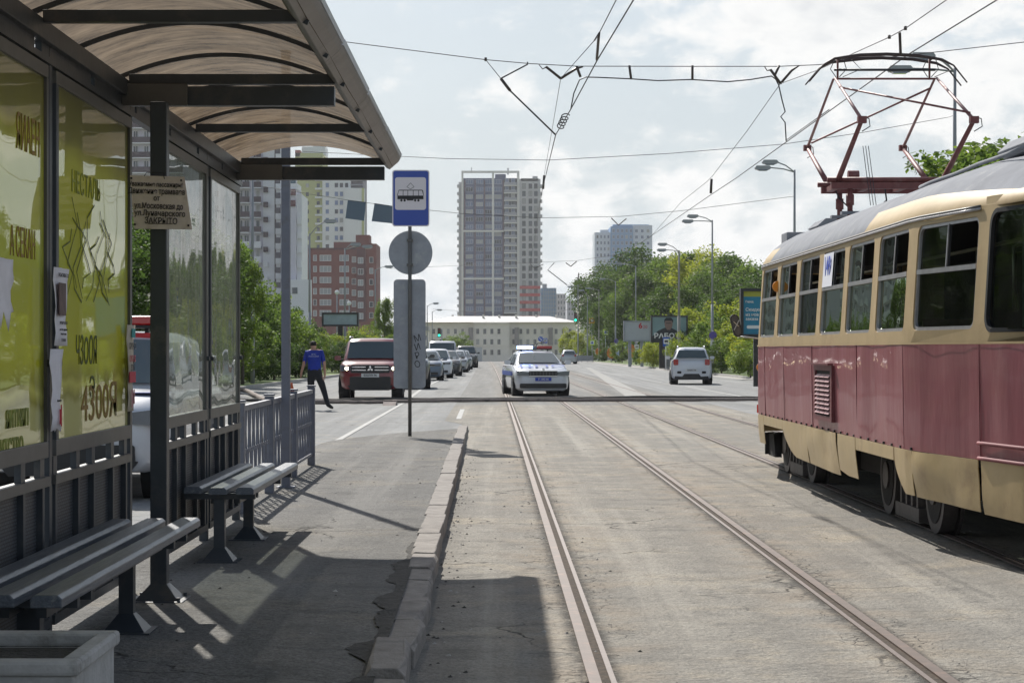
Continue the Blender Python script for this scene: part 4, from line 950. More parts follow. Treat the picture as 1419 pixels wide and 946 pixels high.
    b.tube([mp_+Vector((.02, .01, -.14)), Vector((-.75, 6.7, 1.62))], .010, M_galv); b.build('mirror', t)
    b = MB(); mc = V(1079, 397, 22.2)-Vector((OX, OY, 0)); b.disc((mc.x, mc.z), .062, 'y', (mc.y-.02, mc.y+.01), mat('orange_plastic', (.75, .27, .02), .4), 24); b.tube([mc, Vector((-1.2, mc.y+.02, mc.z))], .008, M_al); b.build('side_marker', t)
    b = MB(); rc = V(1053, 566, 26.9)-Vector((OX, OY, 0)); b.box(rc, (.035, .05, .11), mat('red_lens', (.5, .012, .012), .25)); b.build('tail_lamp', t)
    b = MB(); rc = Vector((-.70, 6.95, 1.25)); b.disc((rc.x-.09, rc.z), .06, 'y', (rc.y, rc.y+.03), MATS['orange_plastic'], 20); b.tube([rc+Vector((-.09, .01, 0)), rc+Vector((.05, 0, 0))], .008, M_al); b.build('side_marker', t)
    # ---- pantograph
    M_pr = mat('pantograph_red', (.17, .05, .048), .55, var=.2, vscale=14, dirt=(.28, .16, .15), dscale=6)
    T = Vector((OX, OY, 0)); xl, xr = 3.76-OX, 4.92-OX; Yc = 22.5-OY
    pg = MB(); pg.bb(-.12, -.02, Yc-.5, Yc-.42, 2.98, 3.02, M_pr)
    for (x, y) in ((-.42, -.33), (-.42, .33), (.42, -.33), (.42, .33)):
        pg.tube([(x, Yc+y, 2.95), (x, Yc+y, 3.26)], .03, M_pr, 8); pg.tube([(x, Yc+y, 3.08), (x, Yc+y, 3.2)], .045, M_pr, 8)
        pg.bb(x-.1, x+.1, Yc+y-.06, Yc+y+.06, 2.975, 3.01, M_silver)
    for y in (-.33, .33): pg.bb(xl-.08, xr+.08, Yc+y-.035, Yc+y+.035, 3.26, 3.33, M_pr)
    for x in (xl, -.2, .2, xr): pg.bb(x-.035, x+.035, Yc-.30, Yc+.30, 3.27, 3.325, M_pr)
    pg.tube([(xl-.12, Yc-.33, 3.36), (xr+.1, Yc-.33, 3.36)], .03, M_pr, 8); pg.tube([(xl-.12, Yc+.33, 3.36), (xr+.1, Yc+.33, 3.36)], .03, M_pr, 8)
    pg.disc((Yc-.2, 3.42), .055, 'x', (-.42, -.3), M_pr, 14); base = pg.build('pantograph', t)
    kn = {}; hd = {}
    for sx, x in (('l', xl), ('r', xr)):
        hd[sx] = Vector((x*.98, Yc, 4.52))
        for sy, (yk, zk) in ((-1, (20.75-OY, 3.86)), (1, (24.35-OY, 3.93))):
            k = Vector((x, yk, zk)); kn[sx, sy] = k
            b = MB(); b.tube([(x, Yc+sy*.33, 3.36), k], .034, M_pr, 8, .024); b.build('lower_arm', base)
            b = MB(); b.tube([k, hd[sx]+Vector((0, sy*.06, 0))], .019, mat('arm_pink', (.30, .16, .155), .5, var=.2), 8, .014); b.box(k, (.09, .07, .07), M_pr)
            b.tube([k+Vector((.0, 0, .03)), k+Vector((.07, sy*.02, .01)), k+Vector((.08, sy*.02, -.07)), k+Vector((.0, 0, -.12))], .006, M_wire, 5); b.build('upper_arm', base)
    b = MB(); b.tube([kn['l', 1]+Vector((.05, -.02, .06)), hd['r']+Vector((-.05, .05, -.1))], .012, M_pr, 6); b.tube([hd['l']+Vector((.05, -.05, -.1)), kn['r', -1]+Vector((-.03, .05, .08))], .012, M_pr, 6)
    b.tube([kn['l', 1], kn['r', 1]], .010, M_pr, 6) if False else None
    b.tube([hd['l'], hd['r']], .012, M_pr, 6); b.tube([hd['l']+Vector((0, 0, .10)), hd['r']+Vector((0, 0, .10))], .014, M_wire, 6); b.build('cross_brace', base)
    b = MB()
    for dy in (-.14, .14):
        pts = [(-.86-.0, Yc+dy, 4.47), (-.70, Yc+dy, 4.66), (-.58, Yc+dy, 4.725), (-.3, Yc+dy, 4.765), (0, Yc+dy, 4.775), (.35, Yc+dy, 4.76), (.62, Yc+dy, 4.715), (.75, Yc+dy, 4.65), (.90, Yc+dy, 4.46)]
        pts = [(x+.02, y, z) for x, y, z in pts]; b.tube(pts, [.008, .010, .016, .020, .020, .020, .016, .010, .008], mat('bow_brown', (.05, .03, .028), .5), 8)
    for sx in (-.5, .53):
        b.tube([(sx+.02, Yc-.14, 4.74), (sx+.02, Yc+.14, 4.74)], .012, M_wire, 6); b.tube([(sx, Yc, 4.52), (sx, Yc, 4.74)], .012, M_pr, 6)
        for q in (-.05, .05, .14): b.tube([(sx+q, Yc-.1, 4.72), (sx+q*1.8, Yc-.05, 4.62), (sx+q*.4, Yc, 4.54)], .005, M_wire, 5)
    b.build('contact_bow', base)
    b = MB(); b.tube([(-.5, Yc+.3, 3.35), (-.45, Yc+.2, 3.2), (-.3, Yc+.1, 3.03)], .008, M_wire, 5); b.tube([(-.02, Yc-.2, 3.36), (.03, Yc-.1, 3.15), (-.1, Yc, 3.02)], .01, M_wire, 5)
    b.build('cable', base)
    b = MB()
    for x in (-.30, -.27, -.24): b.tube([(x, Yc-.9, 3.04), (x, Yc-.45, 3.72)], .004, M_wire, 5)
    b.build('pull_cord', base)
tram()

# ------------------------------------------------------------ cars
M_tyre = mat('tyre', (.016, .016, .017), .85); M_rim = mat('alloy_rim', (.32, .33, .34), .35, .7)
M_lampglass = mat('lamp_glass', (.13, .15, .18), .08, .5, coat=1); M_tail = mat('tail_red', (.35, .012, .015), .15, coat=1)
M_cabin = mat('car_cabin_dark', (.02, .021, .023), .7)
M_win = mat('car_window', (.05, .075, .08), .04, spec=1.0)
def car_paint(name, c, metal=.0): return mat(name, c, .28, metal, coat=1.0, var=.03, vscale=3)
def car(name, label, cat, loc, rz, P, group=None, detail=1):
    """local frame: nose towards -Y"""
    t = thing(name, label, cat, loc, rz, group); m = P['paint']; L_, W_, H = P['L'], P['W'], P['H']; hw = W_/2; yf = -L_/2; yr = L_/2
    zb = P.get('clear', .20); hood = P['hood']; sh = P['belt']; trunk = P.get('trunk', sh)
    y1, y2, y3, y4 = P['cab']            # windscreen base/top, rear glass top/base
    st = [(yf, hw*.72, zb+.12, hood-.28, hood-.27), (yf+.06, hw*.84, zb+.02, hood-.13, hood-.12), (yf+.22, hw*.93, zb, hood-.045, hood-.02), (yf+.55, hw*.985, zb, hood-.01, hood+.03), ((yf+.55+y1)/2, hw, zb, hood+(sh-hood)*.4, hood+(sh-hood)*.45+.045),
          (y1, hw, zb, sh-.02, sh+.02), ((y1+y4)/2, hw, zb, sh, sh+.01), (y4, hw*.985, zb, (sh+trunk)/2, (sh+trunk)/2+.02), (yr-.2, hw*.95, zb+.02, trunk-.02, trunk), (yr-.05, hw*.88, zb+.08, trunk-.12, trunk-.10), (yr, hw*.80, zb+.16, trunk-.30, trunk-.28)]
    b = MB(); vs = []
    for (y, w, z0, zs, zt) in st:
        half = [(w-.16, z0), (w-.04, z0+.08), (w, z0+(zs-z0)*.45), (w-.015, zs-.10), (w-.06, zs-.02), (w-.16, zs+(zt-zs)*.6), (w*.45, zt)]
        vs += [(-x, y, z) for x, z in half]+[(x, y, z) for x, z in reversed(half)]
    n = 14; fs = [(i*n+j, i*n+(j+1) % n, (i+1)*n+(j+1) % n, (i+1)*n+j) for i in range(len(st)-1) for j in range(n)]
    fs += [tuple(range(n)), tuple((len(st)-1)*n+j for j in range(n))]
    b.add(vs, fs, m, True)
    lower = P.get('cladding')
    body = b.build('body', t); mo = body.modifiers.new('b', 'BEVEL'); mo.width = .02; mo.segments = 2; mo.limit_method = 'ANGLE'; mo.angle_limit = radians(28)
    # cabin
    zr = H-.03; rw = P.get('roofw', hw-.26); bw = hw-.10
    cs = [(y1, bw, sh, bw-.05, sh+.012), (y2, bw, sh, rw, zr-.035), (y2+.35, bw, sh, rw+.01, zr), ((y2+y3)/2, bw, sh, rw+.015, zr+.012), (y3-.25, bw, sh, rw, zr-.01), (y3, bw, sh, rw-.02, zr-.05), (y4, bw, sh, bw-.06, sh+.012)]
    vs = []
    for (y, w0, z0, w1, z1) in cs:
        half = [(w0, z0-.02), (w1+(w0-w1)*.10, z1-(z1-z0)*.10), (w1-.07, z1+(.012 if z1 > sh+.1 else 0)), (w1*.45, z1+(.03 if z1 > sh+.1 else .004))]
        vs += [(-x, y, z) for x, z in half]+[(x, y, z) for x, z in reversed(half)]
    n = 8; b = MB(); b.add(vs, [(i*n+j, i*n+j+1, (i+1)*n+j+1, (i+1)*n+j) for i in range(len(cs)-1) for j in range(n-1)], m, True); b.build('cabin', t)
    def glass(nm, quad, gm=M_win, off=.012, nrmv=None, nu=4, seg=None):
        q = MB(); a, b_, c, d = [Vector(v) for v in quad]; nv = (b_-a).cross(d-a).normalized(); cen = (a+b_+c+d)/4
        if nv.dot(nrmv) < 0: nv = -nv
        mm = [v+nv*off for v in (a, b_, c, d)]; bulge = nv*.02
        vs_ = []; N_ = 4
        for i in range(N_+1):
            for j in range(N_+1):
                u, w = i/N_, j/N_; p = mm[0]*(1-u)*(1-w)+mm[1]*u*(1-w)+mm[2]*u*w+mm[3]*(1-u)*w; vs_.append(p+bulge*4*u*(1-u)*.6)
        q.add(vs_, [(i*(N_+1)+j, (i+1)*(N_+1)+j, (i+1)*(N_+1)+j+1, i*(N_+1)+j+1) for i in range(N_) for j in range(N_)], gm, True)
        return q.build(nm, t)
    e = .07; f0, f1 = .06, .90
    def lerp(a, c, f): return tuple(a[i]+(c[i]-a[i])*f for i in range(3))
    A0, A1 = (-bw+e+.03, y1, sh+.0), (-rw+e-.02, y2, zr-.045); B0, B1 = (bw-e-.03, y1, sh), (rw-e+.02, y2, zr-.045)
    glass('windscreen', (lerp(A0, A1, f0), lerp(B0, B1, f0), lerp(B0, B1, f1), lerp(A0, A1, f1)), nrmv=Vector((0, -1, .6)), off=.045)
    A0, A1 = (-bw+e+.04, y4, sh+.0), (-rw+e+.0, y3, zr-.06); B0, B1 = (bw-e-.04, y4, sh), (rw-e, y3, zr-.06)
    glass('rear_window', (lerp(A0, A1, .10), lerp(B0, B1, .10), lerp(B0, B1, .86), lerp(A0, A1, .86)), nrmv=Vector((0, 1, .6)), off=.04)
    for s in (-1, 1):
        ym = (y1+y4)/2+.1
        a0 = (s*(bw), y1+(y2-y1)*.22+.05, sh+.03); a1 = (s*(rw+.035), y2+.10, zr-.10); c0 = (s*bw, ym-.03, sh+.03); c1 = (s*(rw+.045), ym-.03, zr-.085)
        glass('side_window', (a0, c0, c1, a1), nrmv=Vector((s, 0, .3)), off=.014)
        d0 = (s*bw, ym+.05, sh+.03); d1 = (s*(rw+.045), ym+.05, zr-.085); g0 = (s*bw, y4-(y4-y3)*.35-.1, sh+.05); g1 = (s*(rw+.03), y3-.08, zr-.12)
        glass('side_window', (d0, g0, g1, d1), nrmv=Vector((s, 0, .3)), off=.014)
        # mirrors
        q = MB(); q.prism(rrect(.20, .14, .05, 4, s*(hw+.09), sh+.07), 'y', y1+.30, y1+.40, P.get('mirror', m)); q.bb(min(s*(hw-.08), s*(hw+.02)), max(s*(hw-.08), s*(hw+.02)), y1+.32, y1+.38, sh+.0, sh+.05, M_blkplas); q.build('mirror', t, .01)
    # wheels
    r = P.get('wr', .33); ax = P.get('axles', (yf+.85, yr-.8)); ww = .21
    for y in ax:
        for s in (-1, 1):
            q = MB(); x = s*(hw-.02); q.disc((y, r+.02), r+.075, 'x', (min(x-s*.3, x+s*.006), max(x-s*.3, x+s*.006)), M_blk, 28); q.build('wheel_arch', t)
            q = MB(); xo_ = s*(hw+.012); xi = xo_-s*ww; q.disc((y, r), r, 'x', (min(xo_, xi), max(xo_, xi)), M_tyre, 32); w = q.build('wheel', t, .015)
            q = MB(); q.disc((y, r), r*.64, 'x', (min(xo_, xo_+s*.008), max(xo_, xo_+s*.008)), M_rim, 24); 
            for k in range(5): a = k*2*pi/5; q.bar((xo_+s*.012, y+cos(a)*.05, r+sin(a)*.05), (xo_+s*.012, y+cos(a)*r*.58, r+sin(a)*r*.58), .02, .05, M_rim)
            q.build('rim', w)
    # front
    F_ = P.get('front', {}); zh = hood-.17
    g = F_.get('grille', (.9, .10, hood-.17)); q = MB(); q.prism(rrect(g[0], g[1], min(.04, g[1]/3), 3, 0, g[2]), 'y', yf-.025, yf+.08, M_blkplas)
    for k in F_.get('chrome_bars', ()): q.bb(-g[0]/2+.03, -.13, yf-.035, yf-.026, k-.014, k+.014, M_chrome); q.bb(.13, g[0]/2-.03, yf-.035, yf-.026, k-.014, k+.014, M_chrome)
    if F_.get('rim'):
        for k in (-1, 1): q.bb(-g[0]/2, g[0]/2, yf-.034, yf-.026, g[2]+k*g[1]/2-.009, g[2]+k*g[1]/2+.009, M_chrome)
    if F_.get('slats'):
        for k in range(9): q.bb(-g[0]/2+.05+(g[0]-.1)*k/8-.008, -g[0]/2+.05+(g[0]-.1)*k/8+.008, yf-.033, yf-.026, g[2]-g[1]/2+.02, g[2]+g[1]/2-.02, mat('grille_grey', (.12, .12, .12), .4))
    gr = q.build('grille', t)
    if F_.get('emblem'):
        q = MB(); z = g[2]
        if F_['emblem'] == 'tri':
            for a in (90, 210, 330):
                c_ = Vector((cos(radians(a))*.045, 0, sin(radians(a))*.045)); d = Vector((cos(radians(a)), 0, sin(radians(a)))); p = Vector((-d.z, 0, d.x))
                q.add([Vector((0, yf-.037, z))+v for v in (Vector((0, 0, 0)), d*.05+p*.033, d*.10, d*.05-p*.033)], [(0, 1, 2, 3)], M_chrome)
        else: q.disc((0, F_.get('ez', z+.12)), .045, 'y', (yf-.04, yf-.0), M_chrome, 20)
        q.build('emblem', t)
    hl = F_.get('lamp', (.30, .13, hood-.16, hw-.30))
    for s in (-1, 1):
        q = MB(); cx = s*hl[3]; w, h, z = hl[0], hl[1], hl[2]
        poly = [(cx-s*w/2, z-h*.3), (cx+s*w/2, z-h*.45), (cx+s*(w/2+.02), z+h*.55), (cx-s*w*.42, z+h*.28)]
        q.prism(poly, 'y', yf-.022, yf+.30, M_lampglass); o = q.build('headlight', t, .015)
        if F_.get('lit') or (F_.get('lit1') and s == 1):
            q = MB(); q.disc((cx-s*w*.1, z), .052, 'y', (yf-.032, yf-.023), mat('lit_lamp', (1, .95, .8), .4, emit=(1, .84, .52), estr=18), 18); q.build('lit_bulb', o)
        if F_.get('foglamps'): q = MB(); q.disc((s*(hw-.32), zb+.18), .05, 'y', (yf-.03, yf), M_lampglass, 16); q.build('fog_lamp', t)
    lo = F_.get('intake', (1.2, .12, zb+.18)); q = MB(); q.prism(rrect(lo[0], lo[1], .035, 3, 0, lo[2]), 'y', yf-.03, yf+.06, M_blkplas); q.build('air_intake', t)
    if F_.get('skid'): q = MB(); q.prism([(-hw*.6, zb-.02), (-hw*.72, zb+.12), (hw*.72, zb+.12), (hw*.6, zb-.02)], 'y', yf-.035, yf+.2, F_['skid']); q.build('bumper', t, .02)
    pl = P.get('plate'); 
    if pl:
        side, col, tcol, s_, z = pl; y = yf-.05 if side == 'f' else yr+.04; sg = -1 if side == 'f' else 1
        q = MB(); q.bb(-.26, .26, min(y, y-sg*.02), max(y, y-sg*.02), z-.056, z+.056, col); o = q.build('number_plate', t)
        text('plate_number', s_, .09, (0, y+sg*.003, z), (pi/2, 0, 0 if side == 'f' else pi), tcol, o, .001, sx=.9, bold=.002)
    # rear lamps, rear bumper
    R_ = P.get('rear', {}); tl = R_.get('lamp', (.20, .20, trunk-.22))
    for s in (-1, 1):
        q = MB(); cx = s*(hw-.17-tl[0]/2+.06); q.prism(rrect(tl[0], tl[1], .04, 3, cx, tl[2]), 'y', yr-.25, yr+.018, M_tail); q.build('tail_light', t, .01)
    q = MB(); q.prism(rrect(W_*.82, .30, .05, 3, 0, zb+.22), 'y', yr-.3, yr+.035, R_.get('bumper', m)); q.build('rear_bumper', t, .02)
    if R_.get('lower'): q = MB(); q.prism([(-hw*.85, zb-.02), (-hw*.8, zb+.14), (-hw*.45, zb+.12), (-hw*.35, zb+.24), (hw*.35, zb+.24), (hw*.45, zb+.12), (hw*.8, zb+.14), (hw*.85, zb-.02)], 'y', yr-.2, yr+.045, M_blkplas); q.build('lower_bumper', t)
    if R_.get('vents'):
        for s in (-1, 1): q = MB(); q.prism(rrect(.18, .10, .03, 3, s*(hw-.36), zb+.30), 'y', yr+.03, yr+.048, M_blk); q.build('fog_vent', t)
    if P.get('roof_rails'):
        for s in (-1, 1):
            q = MB(); xx = s*(rw-.03); q.tube([(xx, y2+.2, zr+.0), (xx, y2+.35, zr+.075), (xx, y3-.35, zr+.075), (xx, y3-.15, zr)], .022, P['roof_rails'], 8); q.build('roof_rail', t)
    return t
red = car_paint('red_paint', (.18, .008, .016)); whitep = car_paint('white_car_paint', (.62, .64, .68)); silver = car_paint('silver_paint', (.38, .40, .42), .5); blackp = car_paint('black_paint', (.02, .021, .025)); bluep = car_paint('grey_blue_paint', (.10, .14, .2), .4); beigep = car_paint('beige_paint', (.36, .33, .27), .4)
M_plw = mat('plate_white', (.62, .62, .62), .5); M_plb = mat('plate_blue', (.01, .05, .42), .4)
SUV = dict(L=4.85, W=1.87, H=1.84, hood=1.13, belt=1.17, trunk=1.12, cab=(-1.15, -.62, 1.95, 2.28), clear=.32, wr=.39, roofw=.70, plate=('f', M_plw, M_black_text, 'В323УН 96', .74), roof_rails=M_galv,
           front=dict(grille=(1.14, .24, .93), chrome_bars=(.985, .895), emblem='tri', lit=True, lamp=(.30, .19, .94, .72), intake=(1.2, .28, .56), skid=M_blkplas))
car('red_suv', 'dark red off-road car with both headlights on, stopped behind the fire hose', 'car', (-3.86, 61.4, 0), radians(2), dict(SUV, paint=red))
def light_bar(t, H, y, w=1.15, lit='l'):
    b = MB(); b.bb(-w/2, w/2, y-.12, y+.12, H+.03, H+.06, M_blkplas)
    for s in (-1, 1): b.bb(s*w*.38-.02, s*w*.38+.02, y-.05, y+.05, H-.02, H+.03, M_blkplas)
    o = b.build('light_bar', t)
    mb = mat('blue_beacon_lit', (.3, .4, 1), .2, emit=(.22, .38, 1.0), estr=9); mr = mat('red_beacon', (.45, .01, .01), .2, coat=1); mbd = mat('blue_beacon', (.02, .04, .6), .2, coat=1, emit=(.02, .06, 1), estr=.6)
    for s, m in ((-1, mb if lit == 'l' else mbd), (1, mr)):
        q = MB(); q.bb(min(s*.07, s*w*.5), max(s*.07, s*w*.5), y-.12, y+.12, H+.061, H+.16, m); q.build('beacon', o, .02)
    q = MB(); q.bb(-.07, .07, y-.10, y+.10, H+.061, H+.14, M_lampglass); q.build('speaker', o)
pol = car('police_sedan', 'white police sedan on the tram track with its blue roof light flashing', 'police car', (1.20, 66.4, 0), radians(5.5),
    dict(L=4.66, W=1.81, H=1.46, hood=.87, belt=1.01, trunk=1.0, cab=(-1.15, -.30, 1.35, 2.05), clear=.17, wr=.325, roofw=.58, paint=whitep, plate=('f', M_plb, M_sw_ if False else M_plw, 'У 1642 66', .55),
         front=dict(grille=(.92, .16, .735), rim=True, slats=True, emblem='disc', ez=.86, lamp=(.42, .15, .74, .62), intake=(1.5, .15, .34))))
light_bar(pol, 1.46, .15)
text('hood_letters', 'ДПС', .42, (0, -1.66, .972), (radians(12), 0, 0), mat('livery_blue', (.05, .10, .42), .4), pol, .002, sx=1.7, spacing=1, bold=.004)
q = MB(); q.bb(-.09, .01, .1, .5, 1.64, 1.66, M_blkplas); q.tube([(.05, .2, 1.6), (.1, .1, 1.72), (.35, .1, 1.74)], .015, M_wire); q.build('roof_bracket', pol)
for s in (-1, 1):
    b = MB(); b.bb(min(s*.913, s*.921), max(s*.913, s*.921), -1.4, 1.7, .66, .80, MATS['livery_blue']); b.build('side_stripe', pol)
pv = car('police_van', 'white police car with blue and red roof lights seen through the shelter wall gap', 'police car', (-4.22, 21.9, 0), radians(1),
    dict(L=4.9, W=1.9, H=1.68, hood=1.02, belt=1.08, trunk=1.05, cab=(-1.6, -.95, 2.0, 2.3), clear=.28, wr=.36, roofw=.68, paint=whitep, front=dict(grille=(1.0, .2, .78), rim=True, lamp=(.34, .16, .82, .68), intake=(1.3, .2, .46), skid=M_blkplas)))
light_bar(pv, 1.68, -.7, 1.3, 'd')
b = MB(); b.bb(-.68, .68, -.98, -.90, 1.60, 1.66, mat('livery_red', (.5, .01, .02), .35)); b.build('livery_band', pv)
b = MB(); b.bb(-.9, .9, -2.0, -1.7, 1.055, 1.06, MATS['livery_blue']); b.build('livery_band', pv)
car('white_crossover', 'white crossover driving away on the right side of the road, seen from behind', 'car', (8.40, 87.9, 0), radians(180-4),
    dict(L=4.1, W=1.77, H=1.60, hood=1.0, belt=1.08, trunk=1.08, cab=(-1.1, -.45, 1.62, 1.93), clear=.23, wr=.33, roofw=.60, paint=whitep, roof_rails=M_galv, plate=('r', M_plw, M_black_text, 'Е642КХ 96', .62),
         rear=dict(lamp=(.21, .24, .96), bumper=whitep, lower=True, vents=True)))
HB = dict(L=4.2, W=1.75, H=1.5, hood=.95, belt=1.0, trunk=1.0, cab=(-1.1, -.35, 1.5, 1.95), clear=.18, wr=.31, roofw=.58)
car('silver_hatchback', 'small silver hatchback far down the road near the verge', 'car', (7.55, 217, gz(217)), radians(180), dict(HB, paint=silver, rear=dict(lamp=(.2, .2, .9))))
SD = dict(L=4.4, W=1.75, H=1.47, hood=.92, belt=.97, trunk=.98, cab=(-1.1, -.3, 1.3, 1.95), clear=.17, wr=.31, roofw=.57, front=dict(rim=True))
VN = dict(L=5.0, W=1.95, H=2.05, hood=1.15, belt=1.2, trunk=1.2, cab=(-1.75, -1.1, 2.3, 2.42), clear=.22, wr=.34, roofw=.80, front=dict(rim=True))
qcars = [('dark_crossover', 'dark car right behind the red off-road car, mostly hidden by the sign plate', -3.62, 76.0, dict(SUV, paint=blackp, H=1.72, front=dict(grille=(.9, .16, .9)), roof_rails=None, plate=None)),
 ('grey_car', 'dark grey-blue car at the right edge of the grey sign plate', -3.62, 97, dict(SD, paint=bluep, front=dict(rim=True, lit1=False))),
 ('silver_car', 'silver-white car, first clearly seen in the queue beside the sign plate', -3.35, 105.5, dict(HB, paint=whitep, H=1.55)),
 ('dark_car', 'black car in front of the tall white van in the queue', -3.05, 114.5, dict(SD, paint=blackp, front=dict(foglamps=True, rim=True))),
 ('white_van', 'tall white van standing in the queue of cars', -3.55, 123.5, dict(VN, paint=whitep)),
 ('beige_car', 'pale beige car just behind the tall white van in the queue', -2.95, 133, dict(SD, paint=silver)),
 ('dark_green_car', 'dark car between the beige and the silver car in the queue', -3.0, 143, dict(HB, paint=bluep)),
 ('silver_sedan', 'silver sedan second from the far end of the queue', -2.95, 154, dict(SD, paint=silver)),
 ('black_jeep', 'black upright off-road car at the far end of the queue', -2.75, 168, dict(SUV, paint=blackp, front=dict(rim=True), roof_rails=None, plate=None))]
for nm, lb, x, y, p in qcars: car(nm, lb, 'car', (x, y+2.2, gz(y)), radians(2.2), p, group='cars queuing behind the hose')

# ------------------------------------------------------------ hose and ramps
M_hose = mat('canvas_hose', (.24, .20, .18), .85, var=.2, vscale=30, stretch=(1, 1, 1), dirt=(.10, .085, .08), dscale=3)
M_hose2 = mat('dark_hose', (.06, .055, .052), .8, var=.2, vscale=20)
def hose(nm, lb, pts, r, m, seed):
    random.seed(seed); b = MB(); P = []
    for a, c in zip(pts[:-1], pts[1:]):
        a, c = Vector(a), Vector(c)
        for i in range(8): P.append(a+(c-a)*i/8+Vector((0, random.uniform(-.07, .07), random.uniform(0, .012))))
    P.append(Vector(pts[-1])); b.tube(P, r, m, 10); tag(b.build(nm), lb, 'hose', 'fire hoses across the road')
def gp(px, py, z=0): Y = (EYE-z)*F/(py-VY); return ((px-VX)*Y/F, Y, z)
hose('fire_hose', 'pale canvas fire hose lying straight across the road in front of the red car', [(*gp(452, 560)[:2], .06), (*gp(530, 560.5)[:2], .06), (*gp(545, 559)[:2], .06), (*gp(700, 557.5)[:2], .06), (*gp(900, 557)[:2], .06), (*gp(1056, 556.5)[:2], .06), (8.9, 58.5, .06)], .048, M_hose, 1)
hose('fire_hose', 'thinner dark fire hose lying just behind the pale one across the road', [(*gp(452, 557)[:2], .05), (*gp(560, 555.5)[:2], .05), (*gp(700, 555)[:2], .05), (*gp(830, 554)[:2], .05), (*gp(905, 552)[:2], .05), (*gp(1056, 553.5)[:2], .05), (9.6, 61, .05)], .042, M_hose2, 2)
hose('fire_hose', 'pale fire hose coming down slanting over the left kerb beside the railing', [(-9.9, 72.5, .2), (-9.5, 71.2, .19), (*gp(345, 547)[:2], .10), (*gp(367, 557.5)[:2], .06), (*gp(400, 560)[:2], .06), (*gp(452, 560)[:2], .06)], .07, M_hose, 3)
hose('fire_hose', 'dark fire hose lying low on the road beside the left kerb, left of the man', [(-9.5, 59.5, .05), (*gp(340, 557)[:2], .05), (*gp(380, 557)[:2], .05), (*gp(452, 557)[:2], .05)], .045, M_hose2, 4)
def ramp(px, lb):
    x, y, _ = gp(px, 561.5); b = MB(); b.prism([(-.55, 0), (-.3, .10), (-.1, .12), (.1, .12), (.3, .10), (.55, 0)], 'x', -.17, .17, mat('wood_ramp', (.30, .25, .23), .9, var=.2, vscale=8)); 
    for s in (-1, 1): b.bb(-.17, .17, s*.2-.06, s*.2+.06, .118, .135, mat('wood_ramp', (.3, .25, .23)))
    o = b.build('hose_ramp'); o.location = (x, y+.3, .0); tag(o, lb, 'hose ramp')
ramp(540, 'short wooden hose ramp on the hoses beside the right front wheel of the red car')
ramp(462, 'short wooden hose ramp by the walking man\'s foot') if False else None
b = MB(); b.tube([(0, 0, .0), (0, 0, .45)], .13, mat('cone_orange', (.6, .12, .03), .6), 14, .03); b.bb(-.18, .18, -.18, .18, 0, .03, MATS['cone_orange']); o = b.build('traffic_cone'); x, y, _ = gp(404, 549.5); o.location = (x, y, 0); tag(o, 'small orange traffic cone on the road just left of the walking man', 'traffic cone')

